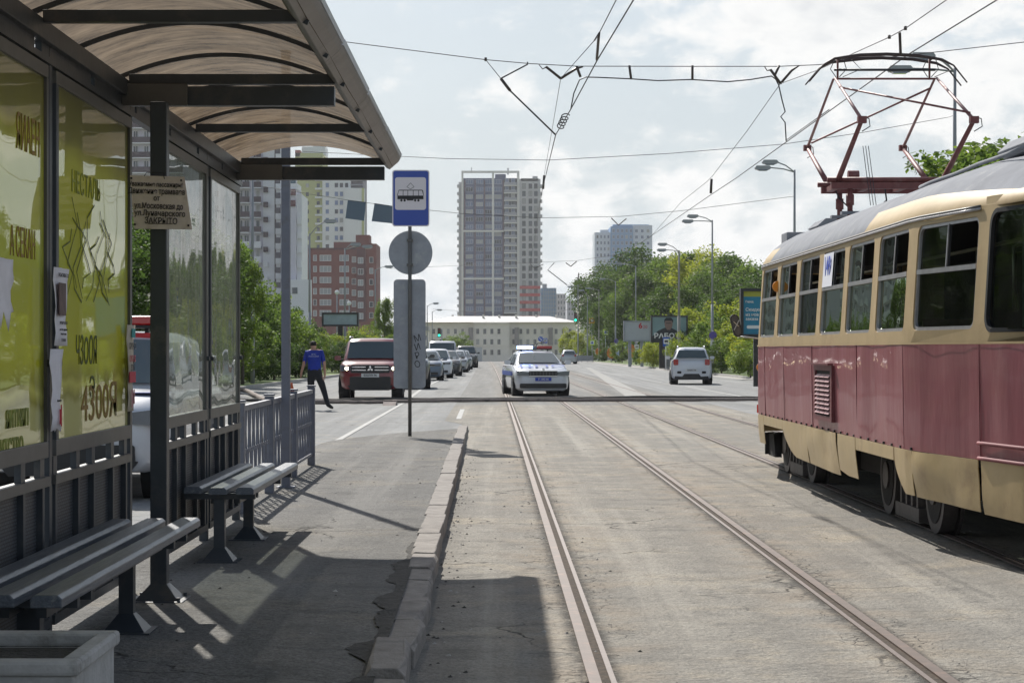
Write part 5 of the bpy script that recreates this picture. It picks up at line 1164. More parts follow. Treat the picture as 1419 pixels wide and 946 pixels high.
# ------------------------------------------------------------ walking man
def person():
    Y0 = 49.6; ox = -4.55
    skin = mat('skin', (.42, .24, .17), .6); shirt = mat('blue_tshirt', (.008, .03, .30), .8, var=.2, vscale=5, bump=.4, bscale=9); trou = mat('black_trousers', (.012, .013, .018), .85, var=.2); hair = mat('dark_hair', (.012, .009, .008), .8); shoe = mat('black_shoe', (.01, .01, .01), .5)
    J = {'pel': (0, 0, .93, .155), 'waist': (0, 0, 1.05, .165), 'chest': (-.01, -.01, 1.28, .19), 'up': (-.01, 0, 1.40, .145), 'neck': (-.02, .01, 1.50, .058), 'h0': (-.035, .035, 1.58, .082), 'h1': (-.035, .04, 1.66, .088), 'h2': (-.035, .03, 1.71, .06),
         'sl': (-.19, 0, 1.42, .075), 'el': (-.26, .02, 1.16, .047), 'wl': (-.33, .07, .94, .031), 'hl': (-.35, .09, .86, .034),
         'sr': (.17, 0, 1.42, .075), 'er': (.235, .0, 1.15, .047), 'wr': (.245, .06, .93, .031), 'hr': (.245, .08, .85, .034),
         'tl': (-.09, 0, .86, .115), 'kl': (-.10, .10, .49, .08), 'al': (-.10, -.03, .10, .058), 'fl': (-.11, .14, .04, .035),
         'tr': (.10, 0, .86, .115), 'kr': (.22, .04, .50, .08), 'ar': (.34, -.10, .12, .058), 'fr': (.46, .02, .045, .035)}
    E = [('pel', 'waist'), ('waist', 'chest'), ('chest', 'up'), ('up', 'neck'), ('neck', 'h0'), ('h0', 'h1'), ('h1', 'h2'), ('up', 'sl'), ('sl', 'el'), ('el', 'wl'), ('wl', 'hl'), ('up', 'sr'), ('sr', 'er'), ('er', 'wr'), ('wr', 'hr'), ('pel', 'tl'), ('tl', 'kl'), ('kl', 'al'), ('al', 'fl'), ('pel', 'tr'), ('tr', 'kr'), ('kr', 'ar'), ('ar', 'fr')]
    for h, s in (('hl', -1), ('hr', 1)):
        hx, hy, hz, _ = J[h]
        for k in range(4):
            a = f'{h}f{k}'; J[a+'a'] = (hx+.012*s*0, hy-.025+.018*k, hz-.05, .0095); J[a+'b'] = (hx-.006*s, hy-.028+.019*k, hz-.085+.004*abs(k-1.5), .0085); E += [(h, a+'a'), (a+'a', a+'b')]
        J[h+'t'] = (hx-.01*s, hy+.05, hz-.03, .010); E.append((h, h+'t'))
    names = list(J); me = bpy.data.meshes.new('person'); me.from_pydata([J[n][:3] for n in names], [(names.index(a), names.index(c)) for a, c in E], [])
    o = bpy.data.objects.new('person_tmp', me); C.objects.link(o); sk = o.modifiers.new('s', 'SKIN'); 
    for i, n in enumerate(names): r = J[n][3]; me.skin_vertices[0].data[i].radius = (r, r*(.72 if n in ('pel', 'waist', 'chest', 'up') else 1)); me.skin_vertices[0].data[i].use_root = (n == 'pel')
    ss = o.modifiers.new('ss', 'SUBSURF'); ss.levels = 2; ss.render_levels = 2
    dg = bpy.context.evaluated_depsgraph_get(); m2 = bpy.data.meshes.new_from_object(o.evaluated_get(dg)); bpy.data.objects.remove(o)
    for m in (skin, shirt, trou, hair, shoe): m2.materials.append(m)
    for p in m2.polygons:
        c = p.center; p.use_smooth = True; mi = 0
        if c.z < .10: mi = 4
        elif c.z < 1.00 and abs(c.x) < .5 and not ((c.x < -.24 or c.x > .2) and c.z > .72): mi = 2
        elif 1.0 <= c.z < 1.48 and not ((c.x < -.235 or c.x > .215) and c.z < 1.21): mi = 1
        elif c.z > 1.585 and (c.y < .075 or c.z > 1.68): mi = 3
        if mi == 2 and ((c.x < -.235) or (c.x > .19 and c.z > .80)) : mi = 0
        p.material_index = mi
    o = bpy.data.objects.new('person', m2); C.objects.link(o); o.location = (ox, Y0, 0); tag(o, 'man in a blue t-shirt and black trousers walking away by the red car', 'person')
    # face: nose and ears (head looks away)
    q = MB()
    for s in (-1, 1): q.disc((.045, 1.635), .022, 'x', (-.035+s*.082-.006, -.035+s*.082+.006), skin, 10)
    q.add([(-.045, .115, 1.62), (-.025, .115, 1.62), (-.035, .145, 1.625), (-.035, .12, 1.66)], [(0, 1, 2), (1, 3, 2), (3, 0, 2)], skin); q.build('ears_and_nose', o)
    w = mat('shirt_print', (.45, .5, .6), .8)
    text('shirt_print', 'МЧС', .05, (-.01, -.139, 1.375), (radians(84), 0, 0), w, o, .001); text('shirt_print', 'РОССИИ', .045, (-.01, -.1395, 1.325), (radians(90), 0, 0), w, o, .001, sx=1.3)
person()
# ------------------------------------------------------------ street lamps and poles
def lamp(px, ptop, Y, heads, label, r=.09, pole_m=None, extra=0, name='street_lamp', group='street lamps along the road'):
    X = (px-VX)*Y/F; zt = EYE-(ptop-VY)*Y/F; g = gz(Y); t = thing(name, label, 'street lamp', (X, Y, g+(.12 if abs(X) > 9 else 0)), group=group); O = Vector((X, Y, g+(.12 if abs(X) > 9 else 0)))
    pm = pole_m or M_lampgrey
    b = MB(); h = zt-O.z; b.tube([(0, 0, 0), (0, 0, h*.45)], r, pm, 12, r*.9); b.tube([(0, 0, h*.45), (0, 0, h+.05)], r*.72, pm, 12, r*.5); b.build('pole', t)
    for (hx, hy) in heads:          # head positions in the photo
        p = Vector(((hx-VX)*(Y-.2)/F, Y-.2, EYE-(hy-VY)*(Y-.2)/F))-O
        dx = 1 if p.x > 0 else -1
        b = MB(); b.tube([(0, 0, h-.05), (p.x*.35, -.05, h+(p.z-h)*.6), (p.x-dx*.25, -.2, p.z)], .028, pm, 8); b.build('arm', t)
        b = MB(); M_h = mat('lamp_head', (.33, .34, .36), .5, .3); 
        pts = rrect(.75, .24, .11, 4); b.prism([(p.x+u, v) for u, v in [(-.36, p.z-.02), (-.30, p.z-.10), (.30, p.z-.10), (.36, p.z-.02), (.28, p.z+.07), (-.28, p.z+.07)]], 'y', -.34, -.06, M_h)
        b.prism([(p.x+u, v) for u, v in [(-.26, p.z-.101), (-.18, p.z-.15), (.18, p.z-.15), (.26, p.z-.101)]], 'y', -.31, -.09, M_lampglass); b.build('lamp_head', t, .03)
    return t
# right verge
lamp(1323, 97, 57, [(1247, 95), (1278, 77)], 'street lamp pole behind the tram pantograph')
lamp(1101, 237, 88, [(1057, 232), (1067, 224)], 'tall two-headed street lamp just left of the pantograph')
lamp(987, 306, 121.7, [(953, 306), (960, 299)], 'two-headed street lamp behind the white crossover')
lamp(941, 348, 145, [(918, 338), (917, 346)], 'thick concrete lamp pole left of the white crossover', r=.13, pole_m=M_conc_pole)
lamp(881, 369, 191, [(857, 365)], 'single-headed street lamp with the yellow diamond sign')
lamp(853, 390, 223, [(835, 386)], 'single-headed street lamp with the round purple sign, left of the diamond sign')
lamp(830, 402, 246, [(815, 399)], 'concrete lamp pole at the left end of the right verge', pole_m=M_conc_pole)
lamp(814, 412, 255, [(806, 402)], 'thin lamp pole in front of the pale corner building')
lamp(801, 395, 262, [(790, 397)], 'thin tall pole with the traffic light, beside the corner building')
# left verge
lamp(350, 246, 82, [(372, 240)], 'lamp pole rising from the bushes right of the shelter glass')
lamp(429, 325, 106, [(458, 306)], 'single-headed lamp pole in front of the pale tower, left verge')
lamp(478, 345, 130, [(493, 338), (509, 341)], 'two-headed lamp pole in front of the red brick block')
lamp(520, 374, 160, [(539, 369)], 'lamp pole at the right edge of the red brick block')
lamp(592, 424, 235, [(604, 420)], 'small far lamp pole right of the grey sign plate')
lamp(599, 432, 262, [(609, 429)], 'smallest far lamp pole right of the grey sign plate')
# globe lamps by the billboard on the left
def globe(px, py, Y, lb):
    X, z = (px-VX)*Y/F, EYE-(py-VY)*Y/F; t = thing('globe_lamp', lb, 'lamp', (X, Y, .12), group='globe lamps')
    b = MB(); b.tube([(0, 0, 0), (0, 0, z-.12)], .05, M_lampgrey); b.build('pole', t)
    b = MB(); pr = [(0, -.18), (.1, -.15), (.18, -.03), (.18, .03), (.12, .14), (0, .18)]; n = 12
    b.add([(r*cos(2*pi*i/n), r*sin(2*pi*i/n), z-.12+h) for r, h in pr for i in range(n)], [(k*n+i, k*n+(i+1) % n, (k+1)*n+(i+1) % n, (k+1)*n+i) for k in range(5) for i in range(n)], M_white, True); b.build('globe', t)
globe(467, 405, 150, 'left one of the two small globe lamps before the brick block'); globe(484, 420, 160, 'right one of the two small globe lamps before the brick block')

# ------------------------------------------------------------ overhead line
def wire(nm, lb, segs, group='overhead tram wires', cat='overhead wire'):
    b = MB()
    for pts, r, m in segs: b.tube(pts, [q*.72 for q in r] if isinstance(r, list) else r*.72, m, 6)
    o = b.build(nm); return tag(o, lb, cat, group)
Ys = 32.0
def P(px, py, Y=Ys): return V(px, py, Y)
wire('span_wire', 'nearest span wire crossing the road above the tram tracks, with its lower feeder cable',
  [([P(150, 28), P(480, 58.5), P(673, 83), P(735, 88.5), P(800, 92), P(958, 92.3), P(1078, 92.3), P(1134, 90), P(1286, 73.6), P(1419, 58.7), P(1750, 18)], .009, M_wire),
   ([P(791, 151.5), P(795, 130), P(803, 111), P(812, 107), P(830, 107.5), P(874, 109.5), P(912, 112), P(958, 110.5), P(1008, 113.5), P(1040, 110.5), P(1069, 105.7), P(1075, 110), P(1079, 118), P(1084, 140), P(1088, 155), P(1082, 162), P(1088, 170), P(1089.5, 196)], .014, M_wire),
   ([P(872, 91, 31.9), P(874.5, 109, 31.9)], .028, M_insul), ([P(959.5, 91, 31.9), P(959.5, 110, 31.9)], .028, M_insul), ([P(747, 90, 31.9), P(752, 96, 31.9), P(757, 93, 31.9), P(777, 109, 31.9)], [.01, .012, .03, .03], M_insul),
   ([P(777, 109, 31.9), P(799, 95, 31.9), P(808, 93, 31.9)], [.03, .03, .012], M_insul), ([P(799, 92, 31.9), P(804.5, 107, 31.9)], .03, M_insul),
   ([P(1059, 92, 31.9), P(1063, 98, 31.9), P(1068, 97, 31.9), P(1081.6, 116, 31.9)], [.01, .012, .03, .03], M_insul), ([P(1081.6, 116, 31.9), P(1097, 98, 31.9), P(1108, 91, 31.9)], [.03, .03, .012], M_insul), ([P(1080, 91, 31.9), P(1073, 106, 31.9)], .028, M_insul)])
wire('bracket_arm', 'slanting steady arm hanging from the nearest span wire left of the tram tracks',
  [([P(673, 80), P(673, 85)], .03, M_insul), ([P(673, 83), P(694, 109)], .008, M_wire), ([P(731, 86), P(731, 89.5), P(694, 109)], .016, M_wire), ([P(694, 109), P(707, 126)], .035, M_insul), ([P(707, 126), P(770, 187)], .019, M_wire)], cat='steady arm')
wire('contact_wire', 'contact wire above the empty tram track, running up out of the picture',
  [([P(905, -40, 17.2), P(878, 0, 19), P(828, 83, 23.6), P(791, 151.5, 28), P(770, 187, 31.6), P(759, 232, 45), P(752, 261, 62), P(741, 330, 105), P(733, 372, 165), P(722, 425, 300)], .011, M_wire)])
wire('messenger_wire', 'thin upper wire above the empty tram track with hanging insulator',
  [([P(884, -60, 17), P(854, 0, 19.5), P(831, 45, 22.6)], .008, M_wire), ([P(831, 45, 22.6), P(823.7, 56.4, 23.5)], .014, M_wire), ([P(823.7, 56.4, 23.5), P(777, 109, 31.9), P(764.5, 183, 45), P(754, 243, 62), P(741, 322, 105)], .007, M_wire),
   ([P(831, 46, 22.6), P(829.5, 52, 22.7), P(827, 83, 23.2)], [.012, .022, .022], M_insul), ([P(754, 243, 62), P(752.6, 262, 62)], .05, M_insul)])
b = MB(); pts = []
for i in range(60):
    f = i/59; c = P(784-8*f, 160+17*f, 29.5+1.5*f); a = f*4.2*2*pi; pts.append(c+Vector((cos(a)*.055, 0, sin(a)*.035)))
b.tube(pts, .009, M_wire, 5); tag(b.build('coiled_cable'), 'coiled cable wound round the contact wire beside the steady arm', 'cable', 'overhead tram wires')
wire('contact_wire', 'contact wire touching the tram pantograph and running down to the left behind it',
  [([P(1500, -85, 16), P(1381.6, 0, 19.0), P(1258, 76, 22.5), P(1090, 196.6, 32), P(1020, 247, 39.2), P(985, 270, 44), P(905, 325, 60), P(820, 382, 100), P(765, 428, 180)], .011, M_wire),
   ([P(1149, 152, 28), P(1090, 194, 31.9)], .009, M_wire)])
wire('messenger_wire', 'thin upper wire above the tram pantograph with two clamps and an insulator',
  [([P(1400, -70, 17), P(1311.8, 0, 19.2), P(1254.7, 39.6, 21.6), P(1232.5, 51.7, 22.5), P(1178.6, 76, 26), P(1134, 97, 29.5), P(1081.6, 116, 31.9), P(1035, 182, 37), P(986.5, 245, 44), P(979.4, 252, 45), P(944, 280, 53), P(900, 330, 75)], .008, M_wire),
   ([P(1254.7, 36.6, 21.6), P(1254.7, 42, 21.6)], .024, M_insul), ([P(1232.5, 49, 22.5), P(1232.5, 54, 22.5)], .024, M_insul), ([P(1246.8, 46, 22), P(1248, 76, 22.3)], .022, M_insul), ([P(986, 248, 44), P(985, 268, 44)], .04, M_insul)])
wire('span_wire', 'faint second span wire crossing the sky between the lamp poles', [([P(420, 210, 60), P(620, 220, 60), P(760, 222, 60), P(925, 213, 60), P(1085, 200, 60), P(1194, 184, 60), P(1312, 163, 60), P(1323, 160, 57)], .012, M_wire)])
wire('span_wire', 'third span wire carrying the two square lane panels', [([P(350, 256, 82), P(480, 277, 84), P(545, 286, 84), P(640, 296, 85), P(750, 302, 86), P(860, 300, 87), P(945, 292, 87), P(1101, 272, 88)], .014, M_wire), ([P(847, 302, 86), P(857, 312, 86), P(868, 303, 86)], .035, M_insul)])
wire('span_wire', 'far span wire with kinked brackets near the top of the far trees', [([P(540, 372, 158), P(755, 363, 158), P(800, 361, 158), P(862, 352, 158)], .016, M_wire), ([P(768, 364, 158), P(759, 374, 158), P(786, 395, 158)], .05, M_wire), ([P(784, 364, 158), P(791, 369, 158), P(799, 362, 158)], .06, M_insul), ([P(786, 396, 158), P(830, 372, 158)], .02, M_wire), ([P(802, 378, 158), P(801, 387, 158)], .06, M_insul)])
wire('span_wire', 'farthest small span wire above the road end', [([P(600, 428, 235), P(700, 436, 235), P(770, 434, 235), P(815, 420, 235)], .02, M_wire), ([P(735, 366, 110), P(741, 372, 110), P(753, 366, 110)], .03, M_insul)])
# square blank lane panels hanging on the third span
for pts, lb in ((((482, 277), (507, 280), (504.5, 306), (478.5, 302.5)), 'left one of two blank blue-grey square panels hanging on the wire'), (((519, 281.5), (548, 286), (548, 310), (515, 306.5)), 'right one of two blank blue-grey square panels, half behind the stop sign')):
    b = MB(); p = [V(x, y, 84) for x, y in pts]; q = [v+Vector((0, .03, 0)) for v in p]; b.add(p+q, [(0, 1, 2, 3), (7, 6, 5, 4), (0, 1, 5, 4), (1, 2, 6, 5), (2, 3, 7, 6), (3, 0, 4, 7)], mat('panel_blue_grey', (.12, .165, .215), .6)); tag(b.build('hanging_panel'), lb, 'hanging panel', 'square panels hanging over the road')

# ------------------------------------------------------------ signs and billboards
def board(nm, lb, px0, px1, py0, py1, Y, frame, face, legs, cat='billboard', thick=.3):
    a = V(px0, py1, Y); c = V(px1, py0, Y); w = c.x-a.x; h = c.z-a.z; O = Vector(((a.x+c.x)/2, Y, .12)); t = thing(nm, lb, cat, O); zc = (a.z+c.z)/2-.12; fw = .11
    b = MB(); b.bb(-w/2, w/2, .02, thick, zc-h/2, zc+h/2, frame); b.bb(-w/2, w/2, -.08, .02, zc+h/2-fw, zc+h/2, frame); b.bb(-w/2, w/2, -.08, .02, zc-h/2, zc-h/2+fw, frame)
    b.bb(-w/2, -w/2+fw, -.08, .02, zc-h/2+fw, zc+h/2-fw, frame); b.bb(w/2-fw, w/2, -.08, .02, zc-h/2+fw, zc+h/2-fw, frame); b.build('frame', t)
    b = MB(); b.bb(-w/2+fw, w/2-fw, 0, .018, zc-h/2+fw, zc+h/2-fw, face); f = b.build('face', t)
    for lx, lw in legs: b = MB(); b.bb(lx-lw/2, lx+lw/2, .05, .25, 0, zc-h/2, frame if lw < 1 else M_signback); b.build('leg', t)
    return t, f, w, h, zc
Yb = 150
M_scr = mat('poster_pale_blue', (.20, .31, .31), .5, var=.15, vscale=.4); M_wt = mat('print_white', (.75, .75, .72), .6)
t, f, w, h, zc = board('billboard', 'billboard showing a man in dark clothes above big white letters', 902, 953, 437, 474.5, Yb, M_blkplas, M_scr, [(-.3, .9)])
def fx(px): return (px-927.5)*Yb/F
def fz(py): return EYE-(py-VY)*Yb/F-.12
b = MB(); b.prism([(fx(904), fz(473)), (fx(904), fz(466)), (fx(912), fz(458)), (fx(921), fz(454)), (fx(930), fz(454)), (fx(938), fz(458)), (fx(941), fz(466)), (fx(951.5), fz(469)), (fx(951.5), fz(473))], 'y', -.004, -.001, mat('print_dark', (.015, .02, .025), .6)); b.build('picture', f)
b = MB(); b.disc((fx(926.5), fz(449)), .30, 'y', (-.008, -.005), mat('print_face', (.22, .14, .11), .6), 20, r2=.42); b.bb(fx(924), fx(929), -.007, -.005, fz(457), fz(453), MATS['print_face']); b.prism([(fx(920.6), fz(448)), (fx(920.5), fz(443)), (fx(923), fz(440)), (fx(930), fz(440)), (fx(933), fz(443.5)), (fx(932.5), fz(448)), (fx(931), fz(444.5)), (fx(922), fz(444.5))], 'y', -.011, -.0085, MATS['print_dark'])
b.bb(fx(923), fx(930), -.0105, -.0085, fz(448.2), fz(447.2), MATS['print_dark']); b.build('picture', f)
text('poster_text', 'РАБОТА', .50, (fx(927.5), -.012, fz(465.5)), FRONT, M_wt, f, .002, sx=1.15, bold=.015)
Yw = 165
t, f, w, h, zc = board('billboard', 'white billboard with red digits, left of the billboard with a man', 864, 902, 444.5, 473, Yw, M_signback, mat('poster_white', (.42, .45, .48), .6, var=.08, vscale=1), [(.4, .25), (-.6, .25)])
text('poster_text', '6', .62, ((887.5-883)*Yw/F, -.01, EYE-(451.5-VY)*Yw/F-.12), FRONT, mat('print_red', (.5, .02, .03), .6), f, .002, bold=.02); text('poster_text', '20', .38, ((894-883)*Yw/F, -.01, EYE-(453-VY)*Yw/F-.12), FRONT, MATS['print_red'], f, .002)
Yt = 75
t, f, w, h, zc = board('billboard', 'teal billboard with white writing, partly hidden behind the far end of the tram', 1026, 1100, 399.5, 467, Yt, M_blkplas, mat('poster_teal', (.01, .20, .32), .5), [(.6, .18), (-.4, .18)])
a = fz
def tx(px): return (px-1063)*Yt/F
def tz(py): return EYE-(py-VY)*Yt/F-.12
b = MB(); b.bb(tx(1030.5), tx(1096), -.006, -.002, tz(411), tz(403.5), mat('print_yellow', (.35, .36, .04), .6)); b.build('band', f)
for s, py, sz in (('Скидка', 429, .17), ('из нов', 436, .16), ('заказа', 442, .15), ('Город', 418, .10)): text('poster_text', s, sz, (tx(1033), -.01, tz(py)), FRONT, M_wt, f, .002, 'LEFT', bold=.003)
b = MB(); b.prism(rrect(.55, .12, .05, 3, tx(1045), tz(453)), 'y', -.006, -.002, M_wt); b.build('button', f)
Yl = 128
board('billboard', 'pale billboard with dark frame among the left bushes below the brick block', 446, 497, 433, 452, Yl, M_blkplas, mat('poster_pale', (.30, .38, .40), .5, var=.3, vscale=.6), [(0, .3)])
board('display_case', 'grey street display case at the verge, below the blue bus stop sign', 922, 930, 480, 510, 146, M_signback, mat('case_grey', (.20, .21, .23), .5), [(0, .3)], cat='display case')
b = MB(); b.bb(-.2, .2, -.1, .1, 0, 2.2, M_signback); o = b.build('info_column', bevel=.02); o.location = (V(927, 511, 147).x, 147, .12); tag(o, 'grey information pylon beside the bus stop sign on the right verge', 'pylon')

M_sb = mat('traffic_blue', (.01, .09, .48), .4, coat=.4); M_sw2 = mat('traffic_white', (.7, .7, .7), .45); M_sr = mat('traffic_red', (.45, .02, .03), .4); M_sy = mat('traffic_orange', (.75, .34, .02), .45); M_sg = mat('fluo_green', (.42, .58, .03), .5); M_pur = mat('faded_purple', (.13, .07, .30), .5)
def signpost(nm, lb, px, Y, items, pole=True, cat='traffic sign'):
    X = (px-VX)*Y/F; t = thing(nm, lb, cat, (X, Y, gz(Y)+.12)); zo = gz(Y)+.12; zmax = 0
    for k, (kind, cx, cy, w_, h_) in enumerate(items):
        x = (cx-px)*Y/F; z = EYE-(cy-VY)*Y/F-zo; w = w_*Y/F; h = h_*Y/F; zmax = max(zmax, z+h/2); b = MB(); y0 = -.16-.0
        def lay(poly, m, d): b.prism(poly, 'y', y0-d*.004-.003, y0-d*.004, m)
        if kind == 'diamond':
            lay([(x, z-h/2), (x+w/2, z), (x, z+h/2), (x-w/2, z)], M_sw2, 0); lay([(x, z-h*.38), (x+w*.38, z), (x, z+h*.38), (x-w*.38, z)], M_sy, 1)
        elif kind == 'nopark':
            b.disc((x, z), w/2, 'y', (y0-.003, y0), M_pur, 24); b.disc((x, z), w*.38, 'y', (y0-.007, y0-.004), mat('faded_blue', (.08, .08, .34), .5), 24)
            b.bar((x-w*.28, y0-.009, z+w*.28), (x+w*.28, y0-.009, z-w*.28), .003, w*.10, M_pur); b.bar((x-w*.28, y0-.009, z-w*.28), (x+w*.28, y0-.009, z+w*.28), .0028, w*.10, M_pur)
        elif kind == 'arrow':
            lay(rrect(w, h, .03, 3, x, z), M_sw2, 0); b.bb(x-w*.07, x+w*.07, y0-.008, y0-.004, z-h*.3, z+h*.3, M_black_text); lay([(x-w*.2, z+h*.2), (x+w*.2, z+h*.2), (x, z+h*.42)], M_black_text, 1); lay([(x-w*.2, z-h*.2), (x+w*.2, z-h*.2), (x, z-h*.42)], M_black_text, 1)
        elif kind == 'plate':
            lay(rrect(w, h, .03, 3, x, z), M_sw2, 0); lay([(x-w*.35, z-h*.1), (x-w*.1, z+h*.15), (x+w*.35, z+h*.15), (x+w*.35, z-h*.05)], M_black_text, 1)
        elif kind == 'bus':
            lay(rrect(w, h, .05, 3, x, z), M_sb, 0); lay(rrect(w*.78, h*.55, .04, 3, x, z+h*.05), M_sw2, 1); lay(rrect(w*.5, h*.2, .03, 2, x, z+h*.06), M_black_text, 2)
            for s in (-1, 1): b.disc((x+s*w*.15, z-h*.06), w*.05, 'y', (y0-.014, y0-.011), M_black_text, 8)
        elif kind == 'way':
            lay(rrect(w, h, .05, 3, x, z), mat('navy', (.012, .03, .16), .4), 0); lay([(x-w*.3, z-h*.2), (x-w*.3, z+h*.25), (x+w*.1, z+h*.25), (x+w*.1, z+h*.12), (x-w*.12, z+h*.12), (x-w*.12, z-h*.08), (x+w*.1, z-h*.08), (x+w*.1, z-h*.2)], M_sw2, 1)
        elif kind == 'cross':
            lay(rrect(w, h, .05, 3, x, z), M_sg, 0); lay(rrect(w*.66, h*.66, .04, 3, x, z), M_sw2, 1); lay([(x-w*.25, z-h*.22), (x+w*.25, z-h*.22), (x, z+h*.28)], M_sb, 2); b.bb(x-w*.03, x+w*.03, y0-.018, y0-.0155, z-h*.15, z+h*.1, M_black_text)
        elif kind == 'keepright':
            b.disc((x, z), w/2, 'y', (y0-.003, y0), M_sb, 24); b.bar((x-w*.25, y0-.006, z+w*.25), (x+w*.2, y0-.006, z-w*.2), .003, w*.14, M_sw2); lay([(x+w*.3, z-w*.3), (x-w*.0, z-w*.25), (x+w*.25, z+w*.0)], M_sw2, 2)
        elif kind == 'red':
            b.disc((x, z), w/2, 'y', (y0-.003, y0), M_sr, 24); b.disc((x, z), w*.33, 'y', (y0-.007, y0-.004), M_sw2, 24)
        elif kind == 'round_yellow':
            lay(rrect(w, h, .03, 3, x, z), M_sy, 0); b.disc((x, z), w*.33, 'y', (y0-.007, y0-.004), M_sr, 24); b.disc((x, z), w*.22, 'y', (y0-.011, y0-.008), M_sw2, 24)
        b.build('sign_face', t)
    if pole: b = MB(); b.tube([(0, -.1, 0), (0, -.1, zmax+.05)], .035, M_galv, 8); b.build('pole', t)
    return t
signpost('road_sign', 'round purple no parking sign over arrow plates on the lamp pole behind the white crossover', 988, 121.2, [('nopark', 987.5, 464.5, 11, 11), ('arrow', 987.5, 477.5, 7, 11), ('plate', 988.5, 489, 12, 6)])
signpost('road_sign', 'orange diamond priority sign over two small white plates', 882.5, 190.5, [('diamond', 883, 470, 10, 10), ('plate', 882, 480.5, 6.5, 6), ('plate', 882, 487.5, 6.5, 5)])
signpost('road_sign', 'small dark blue square sign beside the orange diamond sign', 896.5, 175, [('way', 896, 473, 7.5, 9)])
signpost('bus_stop_sign', 'blue bus stop sign with a white square below the billboard with a man', 923, 145.3, [('bus', 923, 473.5, 9.5, 13)])
signpost('road_sign', 'round purple sign over a white arrow plate on the single-headed lamp pole', 854, 222, [('nopark', 854, 472.5, 6.5, 6.5), ('arrow', 853.5, 480, 4, 7), ('plate', 854.5, 486, 5.5, 3.5)])
signpost('crossing_sign', 'fluorescent green crossing sign, the upper of two at the far trees', 839, 250, [('cross', 839.5, 460, 8.5, 8.5)])
signpost('crossing_sign', 'fluorescent green crossing sign, the lower of two at the far trees', 820.5, 258, [('cross', 820.5, 474.5, 7.5, 7.5)])
signpost('road_sign', 'round blue arrow sign over the roof of the police sedan', 751.5, 236, [('keepright', 749, 469.5, 7, 7), ('bus', 755.5, 472, 6, 7)])
signpost('road_sign', 'small red ringed sign on a yellow board at the corner building', 820, 268, [('round_yellow', 820.5, 444, 8, 8)])
for px, py, w, h, Y, lb in ((875, 486, 5, 17, 186, 'orange vertical ad disc in the bushes left of the diamond sign'), (847, 489, 6, 14, 226, 'orange oval ad board among the far bushes'), (829, 487, 4, 9, 248, 'small orange oval ad board left of the farthest bushes')):
    b = MB(); c = V(px, py, Y); b.disc((0, 0), w*Y/F, 'y', (-.05, .05), mat('ad_orange', (.55, .16, .015), .6, var=.4, vscale=1.5), 24, r2=h/2*Y/F*1.1); b.tube([(0, 0, -(c.z-gz(Y)-.1)), (0, 0, -h/2*Y/F)], .05, M_lampgrey); o = b.build('ad_board', origin=None); o.location = c; tag(o, lb, 'ad board', 'orange ad boards')
# traffic light
def tlight(px, py, Y, lb):
    c = V(px, py, Y); t = thing('traffic_light', lb, 'traffic light', (c.x, Y, gz(Y))); z = c.z-gz(Y)
    b = MB(); b.tube([(.35, 0, 0), (.35, 0, z+.5)], .06, M_lampgrey); b.bb(.1, .35, -.03, .03, z-.03, z+.03, M_lampgrey); b.build('pole', t)
    b = MB(); b.bb(-.19, .19, -.12, .12, z-.55, z+.6, M_blkplas); hs = b.build('housing', t)
    for k, m in enumerate((mat('tl_green', (.02, .5, .3), .3, emit=(.02, .9, .5), estr=2.5), mat('tl_amber_off', (.08, .05, .01), .4), mat('tl_red_off', (.1, .01, .01), .4))):
        b = MB(); b.disc((0, z-.32+.36*k), .145, 'y', (-.135, -.121), m, 18); b.build('lamp', hs)
tlight(797.5, 440, 262, 'green traffic light beside the pale corner building'); tlight(608.5, 461, 250, 'green traffic lights left of the long pale building, far away')
b = MB(); b.bb(-1.3, 1.3, -.05, .05, .1, .75, M_signback)
for x in (-1.3, -.65, 0, .65, 1.3): b.bb(x-.04, x+.04, -.08, -.051, 0, .85, M_lampgrey)
o = b.build('roadside_barrier'); o.location = (V(806, 500, 235).x, 235, .1); tag(o, 'low grey roadside barrier in front of the far bushes', 'barrier')

